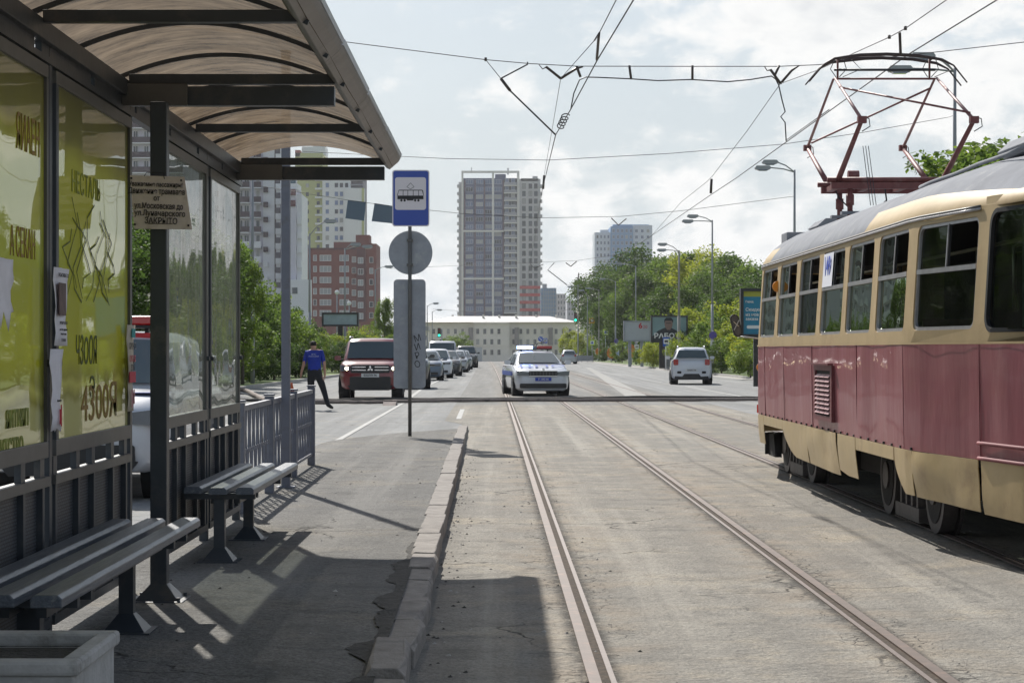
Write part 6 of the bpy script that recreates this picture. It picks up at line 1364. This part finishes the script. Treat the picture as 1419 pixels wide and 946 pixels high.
# ------------------------------------------------------------ trees and bushes
def leaf_mat(name, c, c2):
    m = bpy.data.materials.new(name); m.use_nodes = True; nt = m.node_tree; N = nt.nodes; L = nt.links; pb = N['Principled BSDF']; pb.inputs['Roughness'].default_value = .55; pb.inputs['Specular IOR Level'].default_value = .12
    g = N.new('ShaderNodeNewGeometry'); oi = N.new('ShaderNodeObjectInfo'); nz = N.new('ShaderNodeTexNoise'); nz.inputs['Scale'].default_value = .5; nz.inputs['Detail'].default_value = 3; tc = N.new('ShaderNodeTexCoord'); L.new(tc.outputs['Object'], nz.inputs['Vector'])
    a = N.new('ShaderNodeMath'); a.operation = 'MULTIPLY_ADD'; L.new(g.outputs['Random Per Island'], a.inputs[0]); a.inputs[1].default_value = .55; L.new(nz.outputs[0], a.inputs[2])
    s = N.new('ShaderNodeMath'); s.operation = 'MULTIPLY_ADD'; L.new(oi.outputs['Random'], s.inputs[0]); s.inputs[1].default_value = .35; L.new(a.outputs[0], s.inputs[2])
    r = N.new('ShaderNodeMapRange'); r.inputs[1].default_value = .45; r.inputs[2].default_value = 1.25; L.new(s.outputs[0], r.inputs[0])
    mx = N.new('ShaderNodeMix'); mx.data_type = 'RGBA'; mx.inputs[6].default_value = (*c, 1); mx.inputs[7].default_value = (*c2, 1); L.new(r.outputs[0], mx.inputs[0]); L.new(mx.outputs[2], pb.inputs['Base Color'])
    tl = N.new('ShaderNodeBsdfTranslucent'); hs = N.new('ShaderNodeHueSaturation'); hs.inputs['Value'].default_value = 1.5; L.new(mx.outputs[2], hs.inputs['Color']); L.new(hs.outputs[0], tl.inputs[0])
    ms = N.new('ShaderNodeMixShader'); ms.inputs[0].default_value = .45; L.new(pb.outputs[0], ms.inputs[1]); L.new(tl.outputs[0], ms.inputs[2]); L.new(ms.outputs[0], N['Material Output'].inputs[0]); return m
M_leafA = leaf_mat('leaf_dark', (.030, .062, .014), (.085, .135, .024)); M_leafB = leaf_mat('leaf_mid', (.065, .12, .02), (.16, .22, .034)); M_leafC = leaf_mat('leaf_yellow_green', (.13, .19, .02), (.32, .34, .035))
M_bark = mat('bark', (.09, .075, .06), .95, var=.3, vscale=8, bump=.6)
def crown(name, seed, nclump, nleaf, rx, rz, ls, m, low=False, par=None, zc=0):
    rnd = random.Random(seed); vs = []; fs = []
    cl = []
    for i in range(nclump):
        while True:
            p = Vector((rnd.uniform(-1, 1), rnd.uniform(-1, 1), rnd.uniform(-1 if not low else -.9, 1)))
            if p.length < 1 and p.length > rnd.random()*.8: break
        k = .85+.3*noise.noise(p*2+Vector((seed, 0, 0))); cl.append((Vector((p.x*rx*k, p.y*rx*k, p.z*rz*k+zc)), rnd.uniform(.16, .30)*rx))
    for c, r in cl:
        for j in range(nleaf):
            d = Vector((rnd.gauss(0, 1), rnd.gauss(0, 1), rnd.gauss(0, .75))); d = d.normalized()*r*(rnd.random()**.45); p = c+d
            a = Vector((rnd.uniform(-1, 1), rnd.uniform(-1, 1), rnd.uniform(-.6, .6))).normalized(); b_ = a.cross(Vector((rnd.uniform(-1, 1), rnd.uniform(-1, 1), rnd.uniform(-1, 1)))).normalized(); s = ls*rnd.uniform(.6, 1.3)
            o = len(vs); vs += [p-a*s*.6, p+b_*s*.36, p+a*s*.6, p-b_*s*.36]; fs.append((o, o+1, o+2, o+3))
    me = bpy.data.meshes.new(name); me.from_pydata(vs, [], fs); me.materials.append(m); return me, cl
def trunk_mesh(h, r, cl, seed, base=0):
    rnd = random.Random(seed); b = MB(); top = Vector((rnd.uniform(-.2, .2), rnd.uniform(-.2, .2), h)); b.tube([(0, 0, base), (top.x*.3, top.y*.3, h*.45), top], r, M_bark, 8, r*.35)
    for c, rr in rnd.sample(cl, min(14, len(cl))):
        z = rnd.uniform(.35, .85)*h; z = min(z, c.z-.1) if c.z > .5 else z*.4; b.tube([(top.x*z/h*.6, top.y*z/h*.6, z), ((c.x)*.5, c.y*.5, (z+c.z)/2), tuple(c)], r*.30, M_bark, 5, r*.07)
    return b
LIB = {}
def tree_proto(key, seed, h, rx, nclump, nleaf, ls, m, low=False):
    tm = None
    rz = h*.42 if not low else h*.5; zc = h*.56 if not low else h*.46
    me, cl = crown('crown', seed, nclump, nleaf, rx, rz, ls, m, low, zc=zc)
    b = trunk_mesh(h*.75, .028*h if not low else .02*h, cl, seed); LIB[key] = (me, b, h)
tree_proto('tallA', 1, 10, 3.6, 105, 150, .20, M_leafA); tree_proto('tallB', 2, 10, 3.3, 95, 150, .20, M_leafB); tree_proto('tallC', 3, 10, 3.0, 95, 140, .18, M_leafC)
tree_proto('bushA', 4, 4, 1.9, 60, 130, .12, M_leafB, True); tree_proto('bushB', 5, 4, 1.9, 60, 130, .12, M_leafC, True); tree_proto('bushC', 6, 4, 1.8, 60, 130, .12, M_leafA, True)
TM = {}
def plant(key, X, Y, H, wide, label, group, nm=None, cat=None):
    me, b, h = LIB[key]; isb = key.startswith('bush'); nm = nm or ('leafy_bush' if isb else 'leafy_tree'); cat = cat or ('bush' if isb else 'tree')
    t = thing(nm, label, cat, (X, Y, gz(Y)+.1 if Y < 700 else gz(Y)), random.uniform(0, 6.28), group); s = H/h; t.scale = (s*wide, s*wide, s)
    c = bpy.data.objects.new('crown', me); C.objects.link(c); c.parent = t
    if key not in TM: o = b.build('trunk', t); TM[key] = o.data
    else: o = bpy.data.objects.new('trunk', TM[key]); C.objects.link(o); o.parent = t
    return t
random.seed(21)
g1 = 'trees massed behind the right verge'; l1 = 'tall dark leafy tree in the dense mass behind the right verge billboards'
def pp(key, px, ptop, Y, wide, label, group, **k):
    X = (px-VX)*Y/F; H = EYE-(ptop-VY)*Y/F-gz(Y)-.1; plant(key, X, Y, H, wide, label, group, **k)
# back row, right
for px, pt, Y, k, w in ((838, 362, 300, 'tallA', 1.0), (862, 345, 285, 'tallA', 1.05), (886, 338, 270, 'tallA', 1.0), (905, 348, 240, 'tallB', 1.1), (925, 352, 230, 'tallA', 1.0), (950, 335, 225, 'tallB', 1.0), (970, 332, 215, 'tallC', 1.1),
                     (1000, 340, 205, 'tallB', 1.05), (1022, 350, 195, 'tallA', 1.1), (1044, 356, 185, 'tallB', 1.1), (1075, 350, 170, 'tallA', 1.2), (1110, 350, 160, 'tallB', 1.2), (880, 385, 232, 'tallA', 1.1), (850, 400, 262, 'tallA', 1.0), (1010, 385, 170, 'tallA', 1.15), (985, 375, 180, 'tallA', 1.1), (1045, 390, 150, 'tallA', 1.1), (915, 392, 205, 'tallA', 1.2)):
    pp(k, px, pt, Y, w, l1, g1)
for i in range(10): plant(random.choice(('tallA', 'tallB')), 24+i*2+random.uniform(-2, 2), 150-i*13, random.uniform(8, 11), 1.1, 'leafy tree standing behind the tram on the right, hidden by it in part', 'trees behind the tram')
# lower bright bushes, right
g2 = 'bushes along the right verge'; l2 = 'yellow-green bush in the row along the right verge'
for px, pt, Y, k, w in ((808, 455, 285, 'bushB', 1), (822, 470, 262, 'bushA', 1), (838, 478, 240, 'bushC', 1.1), (862, 470, 215, 'bushA', 1.2), (905, 425, 195, 'bushA', 1.0), (915, 445, 172, 'bushA', 1.0), (945, 420, 168, 'bushB', 1.1), (968, 415, 160, 'bushB', 1.1), (890, 478, 182, 'bushA', 1.2), (905, 470, 160, 'bushB', 1.2),
                     (950, 458, 140, 'bushB', 1.2), (975, 455, 135, 'bushA', 1.2), (1000, 425, 130, 'bushA', 1.1), (1018, 440, 122, 'bushB', 1.2), (1037, 445, 112, 'bushA', 1.2), (1058, 430, 105, 'bushB', 1.2), (1000, 462, 118, 'bushC', 1.2), (1040, 470, 100, 'bushA', 1.3), (1085, 440, 95, 'bushA', 1.2), (1120, 440, 88, 'bushB', 1.2), (1020, 410, 140, 'bushB', 1.1), (965, 440, 150, 'bushC', 1.2), (1160, 430, 80, 'bushA', 1.3), (1220, 420, 72, 'bushB', 1.3)):
    pp(k, px, pt, Y, w, l2, g2)
pp('tallB', 1388, 163, 52, 1.25, 'leafy tree top showing above the tram roof beside the pantograph', None); pp('tallC', 1330, 190, 58, .95, 'smaller leafy tree top left of the one above the tram roof', None); pp('tallB', 1450, 145, 50, 1.2, 'leafy tree above the tram roof at the right picture edge', None)
# left verge
g3 = 'bushes along the left verge'; l3 = 'dark green bush in the dense row along the left verge'
for px, pt, Y, k, w in ((336, 318, 80, 'tallB', .45),): pp(k, px, pt, Y, w, 'slim young tree with curling top right of the shelter glass', None)
for px, pt, Y, k, w in ((345, 372, 84, 'bushC', .85), (368, 385, 90, 'bushA', .9), (395, 430, 92, 'bushA', 1.1), (418, 440, 100, 'bushC', 1.0), (380, 450, 82, 'bushC', 1.2), (350, 450, 78, 'bushC', 1.2), (330, 420, 76, 'bushA', 1.1), (440, 452, 108, 'bushA', 1.2), (460, 458, 112, 'bushB', 1.2), (478, 447, 120, 'bushA', 1.2), (500, 450, 124, 'bushB', 1.2), (518, 448, 128, 'bushA', 1.2), (545, 452, 135, 'bushA', 1.2), (410, 470, 88, 'bushC', 1.4), (480, 466, 106, 'bushC', 1.4), (510, 470, 108, 'bushC', 1.4), (300, 430, 72, 'bushA', 1.2), (270, 440, 66, 'bushC', 1.2), (240, 420, 62, 'bushA', 1.2), (352, 375, 105, 'bushA', .9), (378, 395, 112, 'bushC', 1.0), (400, 425, 118, 'bushA', 1.0), (425, 435, 125, 'bushC', 1.0)):
    pp(k, px, pt, Y*1.12, w, l3, g3)
g5 = 'trees along the left verge'; l5 = 'leafy tree in the row behind the left kerb, mostly hidden by the shelter'
for i, (x, y, h) in enumerate(((-13, 26, 7.5), (-15, 33, 8), (-13.5, 39, 7), (-16, 45, 8), (-14, 52, 7), (-17, 58, 8), (-15, 64, 7.5), (-18, 71, 8.5), (-17, 78, 7.5), (-21, 85, 8), (-20, 60, 9), (-20, 40, 9))): plant('tallA' if i % 2 else 'tallB', x-1, y, h, 1.2, l5, g5)
pp('tallB', 533, 404, 150, .5, 'narrow tree between the brick block and the stop sign pole', None)
g4 = 'trees behind the shelter'; l4 = 'dark leafy tree behind the shelter wall, seen through the gap'
for i, (px, pt, Y) in enumerate(((190, 262, 60), (150, 270, 52), (220, 285, 66), (100, 250, 48), (255, 300, 74), (40, 240, 44))): pp('tallA', px, pt, Y, 1.1, l4, g4)
pp('bushA', 635, 458, 330, 1.1, 'small tree in front of the left wing of the long pale building', None); pp('bushA', 617, 463, 345, 1.0, 'low green bush at the left end of the long pale building', None)
pp('bushB', 790, 452, 300, .9, 'thin green tree right of the long pale building', None)
# ------------------------------------------------------------ buildings
M_bgl = mat('building_glass', (.06, .075, .09), .12, spec=.6); M_bgl2 = mat('building_glass_blue', (.13, .17, .28), .15, spec=.6); M_wfr = mat('window_frame_white', (.62, .62, .62), .6)
class Bld:
    """a building standing at depth Y; u (m, to the right) and z (m) read from the photo at that depth"""
    def __init__(s, name, label, Y, pxc, cat='building', rz=0, group=None):
        s.Y = Y; s.pxc = pxc; s.g = gz(Y); X = (pxc-VX)*Y/F; s.t = thing(name, label, cat, (X, Y, s.g), rz, group); s.nwin = 0; s.rest = MB(); s.cache = {}; s.cnt = {}
    def u(s, px): return (px-s.pxc)*s.Y/F
    def z(s, py): return EYE-(py-VY)*s.Y/F-s.g
    def wall(s, px0, px1, py0, m, d0=0, depth=14, py1=None, name='wall', **k):
        b = MB(); b.bb(s.u(px0), s.u(px1), d0, d0+depth, 0 if py1 is None else s.z(py1), s.z(py0), m); return b.build(name, s.t, **k)
    def slab(s, px0, px1, py0, py1, m, d0, d1, name='band'):
        b = MB(); b.bb(s.u(px0), s.u(px1), min(d0, d1), max(d0, d1), s.z(py1), s.z(py0), m); return b.build(name, s.t)
    def win_mesh(s, w, h, gl, fr, style):
        k = (round(w, 2), round(h, 2), gl.name, fr.name, style)
        if k not in s.cache:
            b = MB(); e = .10*min(w, 1.2); 
            b.bb(-w/2, w/2, -.10, .0, -h/2, -h/2+e, fr); b.bb(-w/2, w/2, -.10, .0, h/2-e, h/2, fr); b.bb(-w/2, -w/2+e, -.10, 0, -h/2+e, h/2-e, fr); b.bb(w/2-e, w/2, -.10, 0, -h/2+e, h/2-e, fr)
            n = {'2': 2, '3': 3, '1': 1}[style]
            for i in range(1, n): x = -w/2+w*i/n; b.bb(x-e*.4, x+e*.4, -.08, 0, -h/2+e, h/2-e, fr)
            b.bb(-w/2+e, w/2-e, -.04, -.003, -h/2+e, h/2-e, gl); s.cache[k] = b
        return s.cache[k]
    def window(s, x, y, z, w, h, gl=None, fr=None, style='2', rz=0, name='window'):
        q_ = random.random()
        if q_ < .16: gl = mat('curtained_glass', (.36, .36, .35), .4)
        elif q_ < .34: gl = mat('dark_pane_glass', (.025, .03, .04), .15)
        b = s.win_mesh(w, h, gl or M_bgl, fr or M_wfr, style); s.cnt[name] = s.cnt.get(name, 0)+1
        if s.cnt[name] <= 90:
            if not hasattr(b, 'me'): o = b.build(name, s.t); b.me = o.data
            else: o = bpy.data.objects.new(name, b.me); C.objects.link(o); o.parent = s.t
            o.location = (x, y, z); o.rotation_euler = (0, 0, rz)
        else:
            R = Matrix.Rotation(rz, 3, 'Z'); o_ = len(s.rest.v); s.rest.v += [tuple(R@Vector(v)+Vector((x, y, z))) for v in b.v]; s.rest.f += [tuple(o_+k for k in f) for f in b.f]; s.rest.m += [s.rest.mi(b.mats[i]) for i in b.m]; s.rest.sm += b.sm
    def grid(s, pxs, pys, wpx, hpx, d=0, **k):
        for py in pys:
            for px in pxs: s.window(s.u(px), d-.0, s.z(py), wpx*s.Y/F, hpx*s.Y/F, **k)
    def side(s, px, ds, pys, w, hpx, sgn=1, **k):     # windows on the side wall at px (sgn +1: faces +X)
        for py in pys:
            for dd in ds: s.window(s.u(px), dd, s.z(py), w, hpx*s.Y/F, rz=sgn*pi/2, **k)
    def done(s):
        if s.rest.f: o = s.rest.build('window', s.t); o['kind'] = 'stuff'
def rng(a, b, st):
    r = []; x = a
    while x <= b+1e-6: r.append(x); x += st
    return r
# 1. the tower at the road end
B_ = Bld('residential_tower', 'tall dark blue-grey residential tower with white frame lines at the end of the road', 800, 694)
M_tw = mat('tower_cladding', (.10, .115, .20), .6, var=.2, vscale=.25); M_tr = mat('tower_maroon_strip', (.15, .09, .11), .6); M_tl = mat('tower_pale_frame', (.72, .70, .66), .7); M_bg = mat('tower_beige', (.52, .51, .51), .75); M_rd = mat('tower_red', (.5, .07, .06), .6); M_bal = mat('balcony_grey', (.34, .34, .37), .6)
B_.wall(641, 719, 247, M_tw, 0, 22); B_.wall(719, 749, 248, M_bg, 0, 20); B_.wall(635.5, 641, 252, M_bg, .5, 20)
for a, c in ((639.5, 642.2), (681.8, 684.6), (716.5, 719.8)): B_.slab(a, c, 237, 500, M_tl, -.9, .0, 'frame_line')
for a, c in ((237, 240), (319, 321.5), (385, 387.5)): B_.slab(642.2, 681.8 if a > 240 else 681.8, a, c, M_tl, -.88, -.01, 'frame_line'); B_.slab(684.6, 698 if a > 240 else 716.5, a, c, M_tl, -.88, -.01, 'frame_line')
for px in (643.2, 657.5, 670.8, 696.5): B_.slab(px, px+1.6, 250, 500, M_tr, -.35, -.01, 'maroon_strip')
for a, c in ((686, 701),): B_.slab(a, c, 241, 247, M_tw, 1, 8, 'roof_room')
B_.slab(653, 654, 232, 237, M_bal, 0, 1, 'chimney'); B_.slab(703, 705, 232, 241, M_bal, 3, 4, 'chimney'); B_.slab(722, 746, 247, 251, M_bg, 0, .5, 'parapet'); B_.slab(738, 745, 244, 247, M_bg, .6, 5, 'roof_room')
ry = rng(252, 434, 10.35)
B_.grid((650.5, 664.5, 676.8, 690), ry, 10, 6.2, style='3', gl=M_bgl2, fr=mat('frame_grey', (.42, .44, .52), .6))
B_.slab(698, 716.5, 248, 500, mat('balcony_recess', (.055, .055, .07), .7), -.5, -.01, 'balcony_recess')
for py in rng(257, 440, 10.35): B_.slab(698.3, 716.2, py, py+1.3, M_tl, -2.0, -.51, 'balcony'); B_.slab(698.6, 715.8, py-3.6, py, M_bal, -1.95, -1.88, 'balcony_rail')
B_.grid((702.5, 711), [y-1 for y in rng(251, 434, 10.35)], 5.5, 6.0, d=-.51, style='2', gl=M_bgl2)
for i, py in enumerate(rng(260, 440, 10.35)): B_.slab(633.5, 637, py-4, py, M_bg, -1, 2.0, 'balcony'); B_.slab(748.8, 751.5, py-4, py, M_bg if py < 396 else M_rd, -1, 3, 'balcony')
B_.grid((726, 735, 742.5), rng(258, 434, 10.35), 5, 7.2, style='2', fr=mat('frame_dark', (.12, .11, .11), .6))
for py in rng(396, 440, 10.35): B_.slab(720.2, 748.5, py, py+4.2, M_rd, -.3, -.12, 'red_band')
B_.done()
# 2. long pale four-storey building
B_ = Bld('long_pale_building', 'long pale four-storey building with a light metal roof closing the road', 620, 700)
M_ps = mat('pale_stucco', (.78, .73, .64), .85, var=.08, vscale=.15, dirt=(.62, .57, .50), dscale=.12); M_rf = mat('light_metal_roof', (.36, .35, .345), .5, .3, var=.08, vscale=.2); M_win = M_win
B_.wall(588, 656, 447.5, M_ps, 1.0, 14); B_.wall(656, 706, 447.5, M_ps, 0, 14); B_.wall(706, 802, 447.5, M_ps, 1.2, 14)
for a, c, d, e in ((588, 656, 1.0, 447.5), (656, 706, 0, 447.5), (706, 802, 1.2, 447.5)):
    B_.slab(a-.5, c+(.0), e-1.2, e+.6, M_ps, d-.8, d-.01, 'cornice'); B_.slab(a, c, 478.5, 479.5, M_ps, d-.25, d-.01, 'string_course')
def hip(px0, px1, pe, pt, d0, d1, inset):
    b = MB(); u0, u1, ze, zt = B_.u(px0), B_.u(px1), B_.z(pe), B_.z(pt); dm = (d0+d1)/2
    b.add([(u0, d0, ze), (u1, d0, ze), (u1, d1, ze), (u0, d1, ze), (u0+inset, dm, zt), (u1-inset, dm, zt)], [(0, 1, 5, 4), (1, 2, 5), (2, 3, 4, 5), (3, 0, 4)], M_rf); b.build('roof', B_.t)
hip(587, 803, 446.2, 437.5, -.8, 16, 9)
for px, d in ((625, 8), (633, 10), (668, 5), (690, 6), (714, 5), (742, 7), (770, 6)): B_.slab(px, px+3, 435.5, 441, M_ps, d, d+1, 'chimney')
wc = dict(fr=mat('frame_pale', (.34, .32, .28), .7))
B_.grid(rng(601, 652, 10), (459, 473.5, 488), 3.8, 7, d=1.0, **wc); B_.grid(rng(662, 701, 9.8), (459, 473.5, 488), 4.2, 7.4, d=0, **wc)
B_.grid(rng(712, 799, 9.8), (459, 473.5, 488), 4.0, 7.2, d=1.2, **wc)
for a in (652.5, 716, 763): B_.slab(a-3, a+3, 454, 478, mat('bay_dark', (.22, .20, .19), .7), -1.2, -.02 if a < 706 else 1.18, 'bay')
B_.done()
# 3. glass block and small far blocks right of the tower
B_ = Bld('glass_office_block', 'blue glass office block right next to the tower', 700, 762); B_.wall(750, 771, 399, mat('blue_glass_wall', (.18, .27, .42), .2, var=.2, vscale=.3), 0, 18); B_.slab(752, 758, 393, 399, M_bal, 2, 6, 'roof_room')
for px in rng(753, 770, 3.4): B_.slab(px, px+.5, 399, 470, M_bal, -.2, -.01, 'mullion')
for py in rng(404, 436, 5.5): B_.slab(750.2, 770.8, py, py+.6, M_bal, -.25, -.02, 'floor_band')
B_.done()
B_ = Bld('pale_far_block', 'small hazy pale block between the glass office block and the corner building', 900, 779); B_.wall(771, 784, 407, mat('hazy_block', (.55, .52, .52), .8), 0, 14); B_.grid(rng(774, 782, 4), rng(411, 436, 8), 2, 4.6); B_.done()
B_ = Bld('grey_far_block', 'low hazy grey block just left of the corner building', 850, 793); B_.wall(786, 802, 416, mat('hazy_grey', (.42, .42, .46), .8), 0, 14); B_.grid(rng(789, 800, 4), rng(421, 436, 7), 2, 4); B_.done()
# 4. corner building behind the right trees
B_ = Bld('corner_building', 'pale corner building with white roof in front of the far right trees', 330, 820); B_.wall(804, 842, 416, M_ps, 0, 16)
B_.slab(802.5, 843, 413.5, 416, M_ps, -.9, 16, 'cornice'); B_.grid((820, 832), (432, 454, 476), 5, 10)
b = MB(); b.add([(B_.u(802), -1, B_.z(413.4)), (B_.u(844), -1, B_.z(413.4)), (B_.u(844), 17, B_.z(413.4)), (B_.u(802), 17, B_.z(413.4)), (B_.u(812), 6, B_.z(403)), (B_.u(834), 6, B_.z(403))], [(0, 1, 5, 4), (1, 2, 5), (2, 3, 4, 5), (3, 0, 4)], M_rf); b.build('roof', B_.t); B_.done()
# 5. blue-grey tower over the right trees
B_ = Bld('blue_grey_tower', 'stepped blue-grey and white tower rising over the trees on the right', 900, 865)
M_b1 = mat('hazy_blue_wall', (.22, .34, .52), .6); M_b2 = mat('hazy_white_wall', (.62, .66, .72), .7)
B_.wall(824, 846, 322, M_b2, 0, 20); B_.wall(846, 877, 314, M_b1, -1.5, 24); B_.wall(877, 904, 312, M_b2, 0, 20)
B_.slab(832, 844, 318, 322, M_b2, 2, 10, 'roof_room'); B_.slab(850, 900, 310.5, 314, M_b1, 3, 12, 'roof_room')
B_.grid(rng(828, 843, 5), rng(328, 420, 8.5), 2.6, 4.5, d=0, gl=M_bgl2); B_.grid(rng(850, 874, 6), rng(320, 420, 8.5), 3.4, 5, d=-1.5, gl=M_bgl2, name='window'); B_.grid((882, 890, 898), rng(320, 420, 8.5), 4, 4.6, gl=M_bgl2)
B_.done()
# 6. white and violet apartment tower on the left
B_ = Bld('white_apartment_tower', 'tall white and pale violet apartment tower with dark balconies behind the shelter', 400, 330)
M_wl = mat('violet_white_wall', (.60, .58, .65), .75, var=.06, vscale=.2); M_bd = mat('balcony_dark_brown', (.075, .05, .06), .6); M_wp = mat('white_panel', (.76, .76, .78), .7)
B_.wall(150, 389, 120, M_wl, 0, 18); 
rows = rng(140, 470, 20.6)
B_.slab(365, 389, 118, 500, M_wp, -.6, -.01, 'white_pier')
for py in rows:
    for a, c in ((180, 210), (225, 255), (328, 347), (353, 363)):
        B_.slab(a, c, py+9.6, py+17.4, M_bd if py < 310 else M_wp, -1.6, -1.45, 'balcony_rail'); B_.slab(a, c, py+17.4, py+18.8, M_wp, -1.6, -.01, 'balcony')
    B_.slab(366, 372, py+17, py+24, M_bd if py < 340 else M_wp, -1.4, -.61, 'balcony_rail')
B_.grid((188, 203, 232, 248, 300, 333, 342), [r+5 for r in rows], 7.2, 9.6, d=-.0, style='2'); B_.grid((357.5,), [r+5 for r in rows], 5.6, 9.6, style='1')
B_.slab(381, 383, 194, 480, M_bd, -.65, -.61, 'stair_slit')
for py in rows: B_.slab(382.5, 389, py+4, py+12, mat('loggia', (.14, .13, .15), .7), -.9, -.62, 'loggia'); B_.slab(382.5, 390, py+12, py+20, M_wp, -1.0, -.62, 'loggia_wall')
B_.done()
B_ = Bld('lower_violet_block', 'narrow pale block with brown bands between the white tower and the brick block', 392, 405)
B_.wall(389.5, 410, 262, M_wl, 0, 12); B_.wall(410, 417, 268, M_wp, 2, 12)
for py in (262, 277.5): B_.slab(397.5, 409.8, py, py+8.5, mat('brown_band', (.16, .07, .075), .6), -.3, -.01, 'brown_band')
B_.slab(399, 409, 241, 255, mat('teal_window', (.05, .11, .15), .2), 1, 4, 'roof_room'); B_.slab(396, 412, 254, 262, M_wp, .5, 8, 'roof_room')
for py in rng(300, 460, 20): B_.slab(410.5, 416.5, py, py+10, M_wp, 1.2, 1.98, 'balcony')
B_.wall(392, 432, 388, M_wp, -2, 1.9); B_.grid((410,), (403,), 9, 10, d=-2, style='1'); B_.done()
# 7. green-yellow and white high-rise
B_ = Bld('green_and_white_highrise', 'high-rise with an olive green left side and white right side over the brick block', 650, 455)
M_og = mat('olive_wall', (.46, .48, .22), .75); M_hw = mat('highrise_white', (.72, .73, .72), .7)
B_.wall(409, 447, 212, M_og, 0, 20); B_.wall(447, 486, 238, M_hw, -1, 22); B_.wall(486, 503, 238, mat('unfinished_grey', (.22, .21, .23), .8), 1, 18); B_.wall(478, 506, 262, M_hw, -4, 4)
B_.slab(417, 450, 202, 214, M_hw, 3, 12, 'roof_room'); B_.slab(432, 446, 197, 203, M_hw, 4, 9, 'roof_room'); B_.slab(409, 416, 208, 217, mat('brick_red_top', (.30, .09, .07), .7), 0, 5, 'roof_room')
rows = rng(245, 480, 12.1)
B_.grid((426, 441), rows, 5.2, 6.5, d=0, style='1', fr=M_og); B_.grid((454, 466.5, 473.5, 480.5), rows, 5.4, 7, d=-1, gl=mat('sky_blue_glass', (.16, .22, .38), .2), style='1')
for py in rows: B_.slab(437, 446.5, py+3.6, py+6, M_hw, -1.4, -.1, 'balcony')
for py in rng(238, 262, 6): B_.slab(486, 504, py, py+1, M_bal, -1, .98, 'floor_slab')
B_.slab(502.5, 506, 262, 480, M_og, -4.2, -4.01, 'edge_strip'); B_.done()
# 8. red brick block
B_ = Bld('red_brick_block', 'red brick apartment block with white windows behind the left bushes', 540, 470)
M_br = mat('red_brick', (.17, .045, .032), .85, var=.15, vscale=.5); M_br2 = mat('dark_brick', (.10, .03, .032), .85)
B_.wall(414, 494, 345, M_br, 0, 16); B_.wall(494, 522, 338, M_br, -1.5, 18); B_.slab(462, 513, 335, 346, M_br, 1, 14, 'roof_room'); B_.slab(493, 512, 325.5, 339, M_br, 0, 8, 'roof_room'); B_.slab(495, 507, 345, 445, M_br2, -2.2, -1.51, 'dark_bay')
B_.slab(414, 494, 343.5, 346, M_br2, -.3, -.01, 'parapet')
rows = (357.5, 372.7, 388, 403.5, 419, 434)
for py in rows:
    for px, w in ((436.5, 5), (451, 16), (477, 13)): B_.window(B_.u(px), 0, B_.z(py), w*B_.Y/F, 8.5*B_.Y/F, style='3' if w > 10 else '1', gl=mat('white_curtain_glass', (.26, .28, .30), .3))
    for px, w in ((490.5, 6),): B_.window(B_.u(px), -.0, B_.z(py+2), w*B_.Y/F, 8.5*B_.Y/F, style='1', gl=MATS['white_curtain_glass'])
    for px, w in ((500.5, 7.5),): B_.window(B_.u(px), -2.2, B_.z(py+4), w*B_.Y/F, 8.5*B_.Y/F, style='2', gl=MATS['white_curtain_glass'])
    for px, w in ((515, 5.5),): B_.window(B_.u(px), -1.5, B_.z(py+3), w*B_.Y/F, 8*B_.Y/F, style='1', gl=MATS['white_curtain_glass'])
B_.done()
# 9. low hazy roofs behind the queue
B_ = Bld('low_far_building', 'low hazy grey-roofed building just left of the long pale building', 560, 572); B_.wall(530, 592, 458, M_ps, 0, 12); B_.slab(528, 594, 452, 458, M_rf, -1, 13, 'roof'); B_.grid(rng(580, 590, 5), (468, 482), 2.5, 6); B_.done()
b = MB(); Yv = 300; b.bb((596-VX)*Yv/F, (668-VX)*Yv/F, Yv, Yv+.3, gz(Yv), EYE-(481-VY)*Yv/F, mat('pale_fence', (.5, .5, .5), .7)); tag(b.build('roadside_wall'), 'low pale wall behind the queue of cars', 'wall')

# ------------------------------------------------------------ air: thin haze over the far distance
HAZE = 1
if HAZE:
    m = bpy.data.materials.new('haze'); m.use_nodes = True; nt = m.node_tree; N = nt.nodes; N.remove(N['Principled BSDF'])
    pv_ = N.new('ShaderNodeVolumePrincipled'); pv_.inputs['Color'].default_value = (.93, .95, 1, 1); pv_.inputs['Density'].default_value = .00013; pv_.inputs['Anisotropy'].default_value = .3
    nt.links.new(pv_.outputs[0], N['Material Output'].inputs['Volume'])
    b = MB(); b.bb(-2600, 2600, -400, 4600, -4.2, 140, m); tag(b.build('haze'), None, None, kind='stuff')
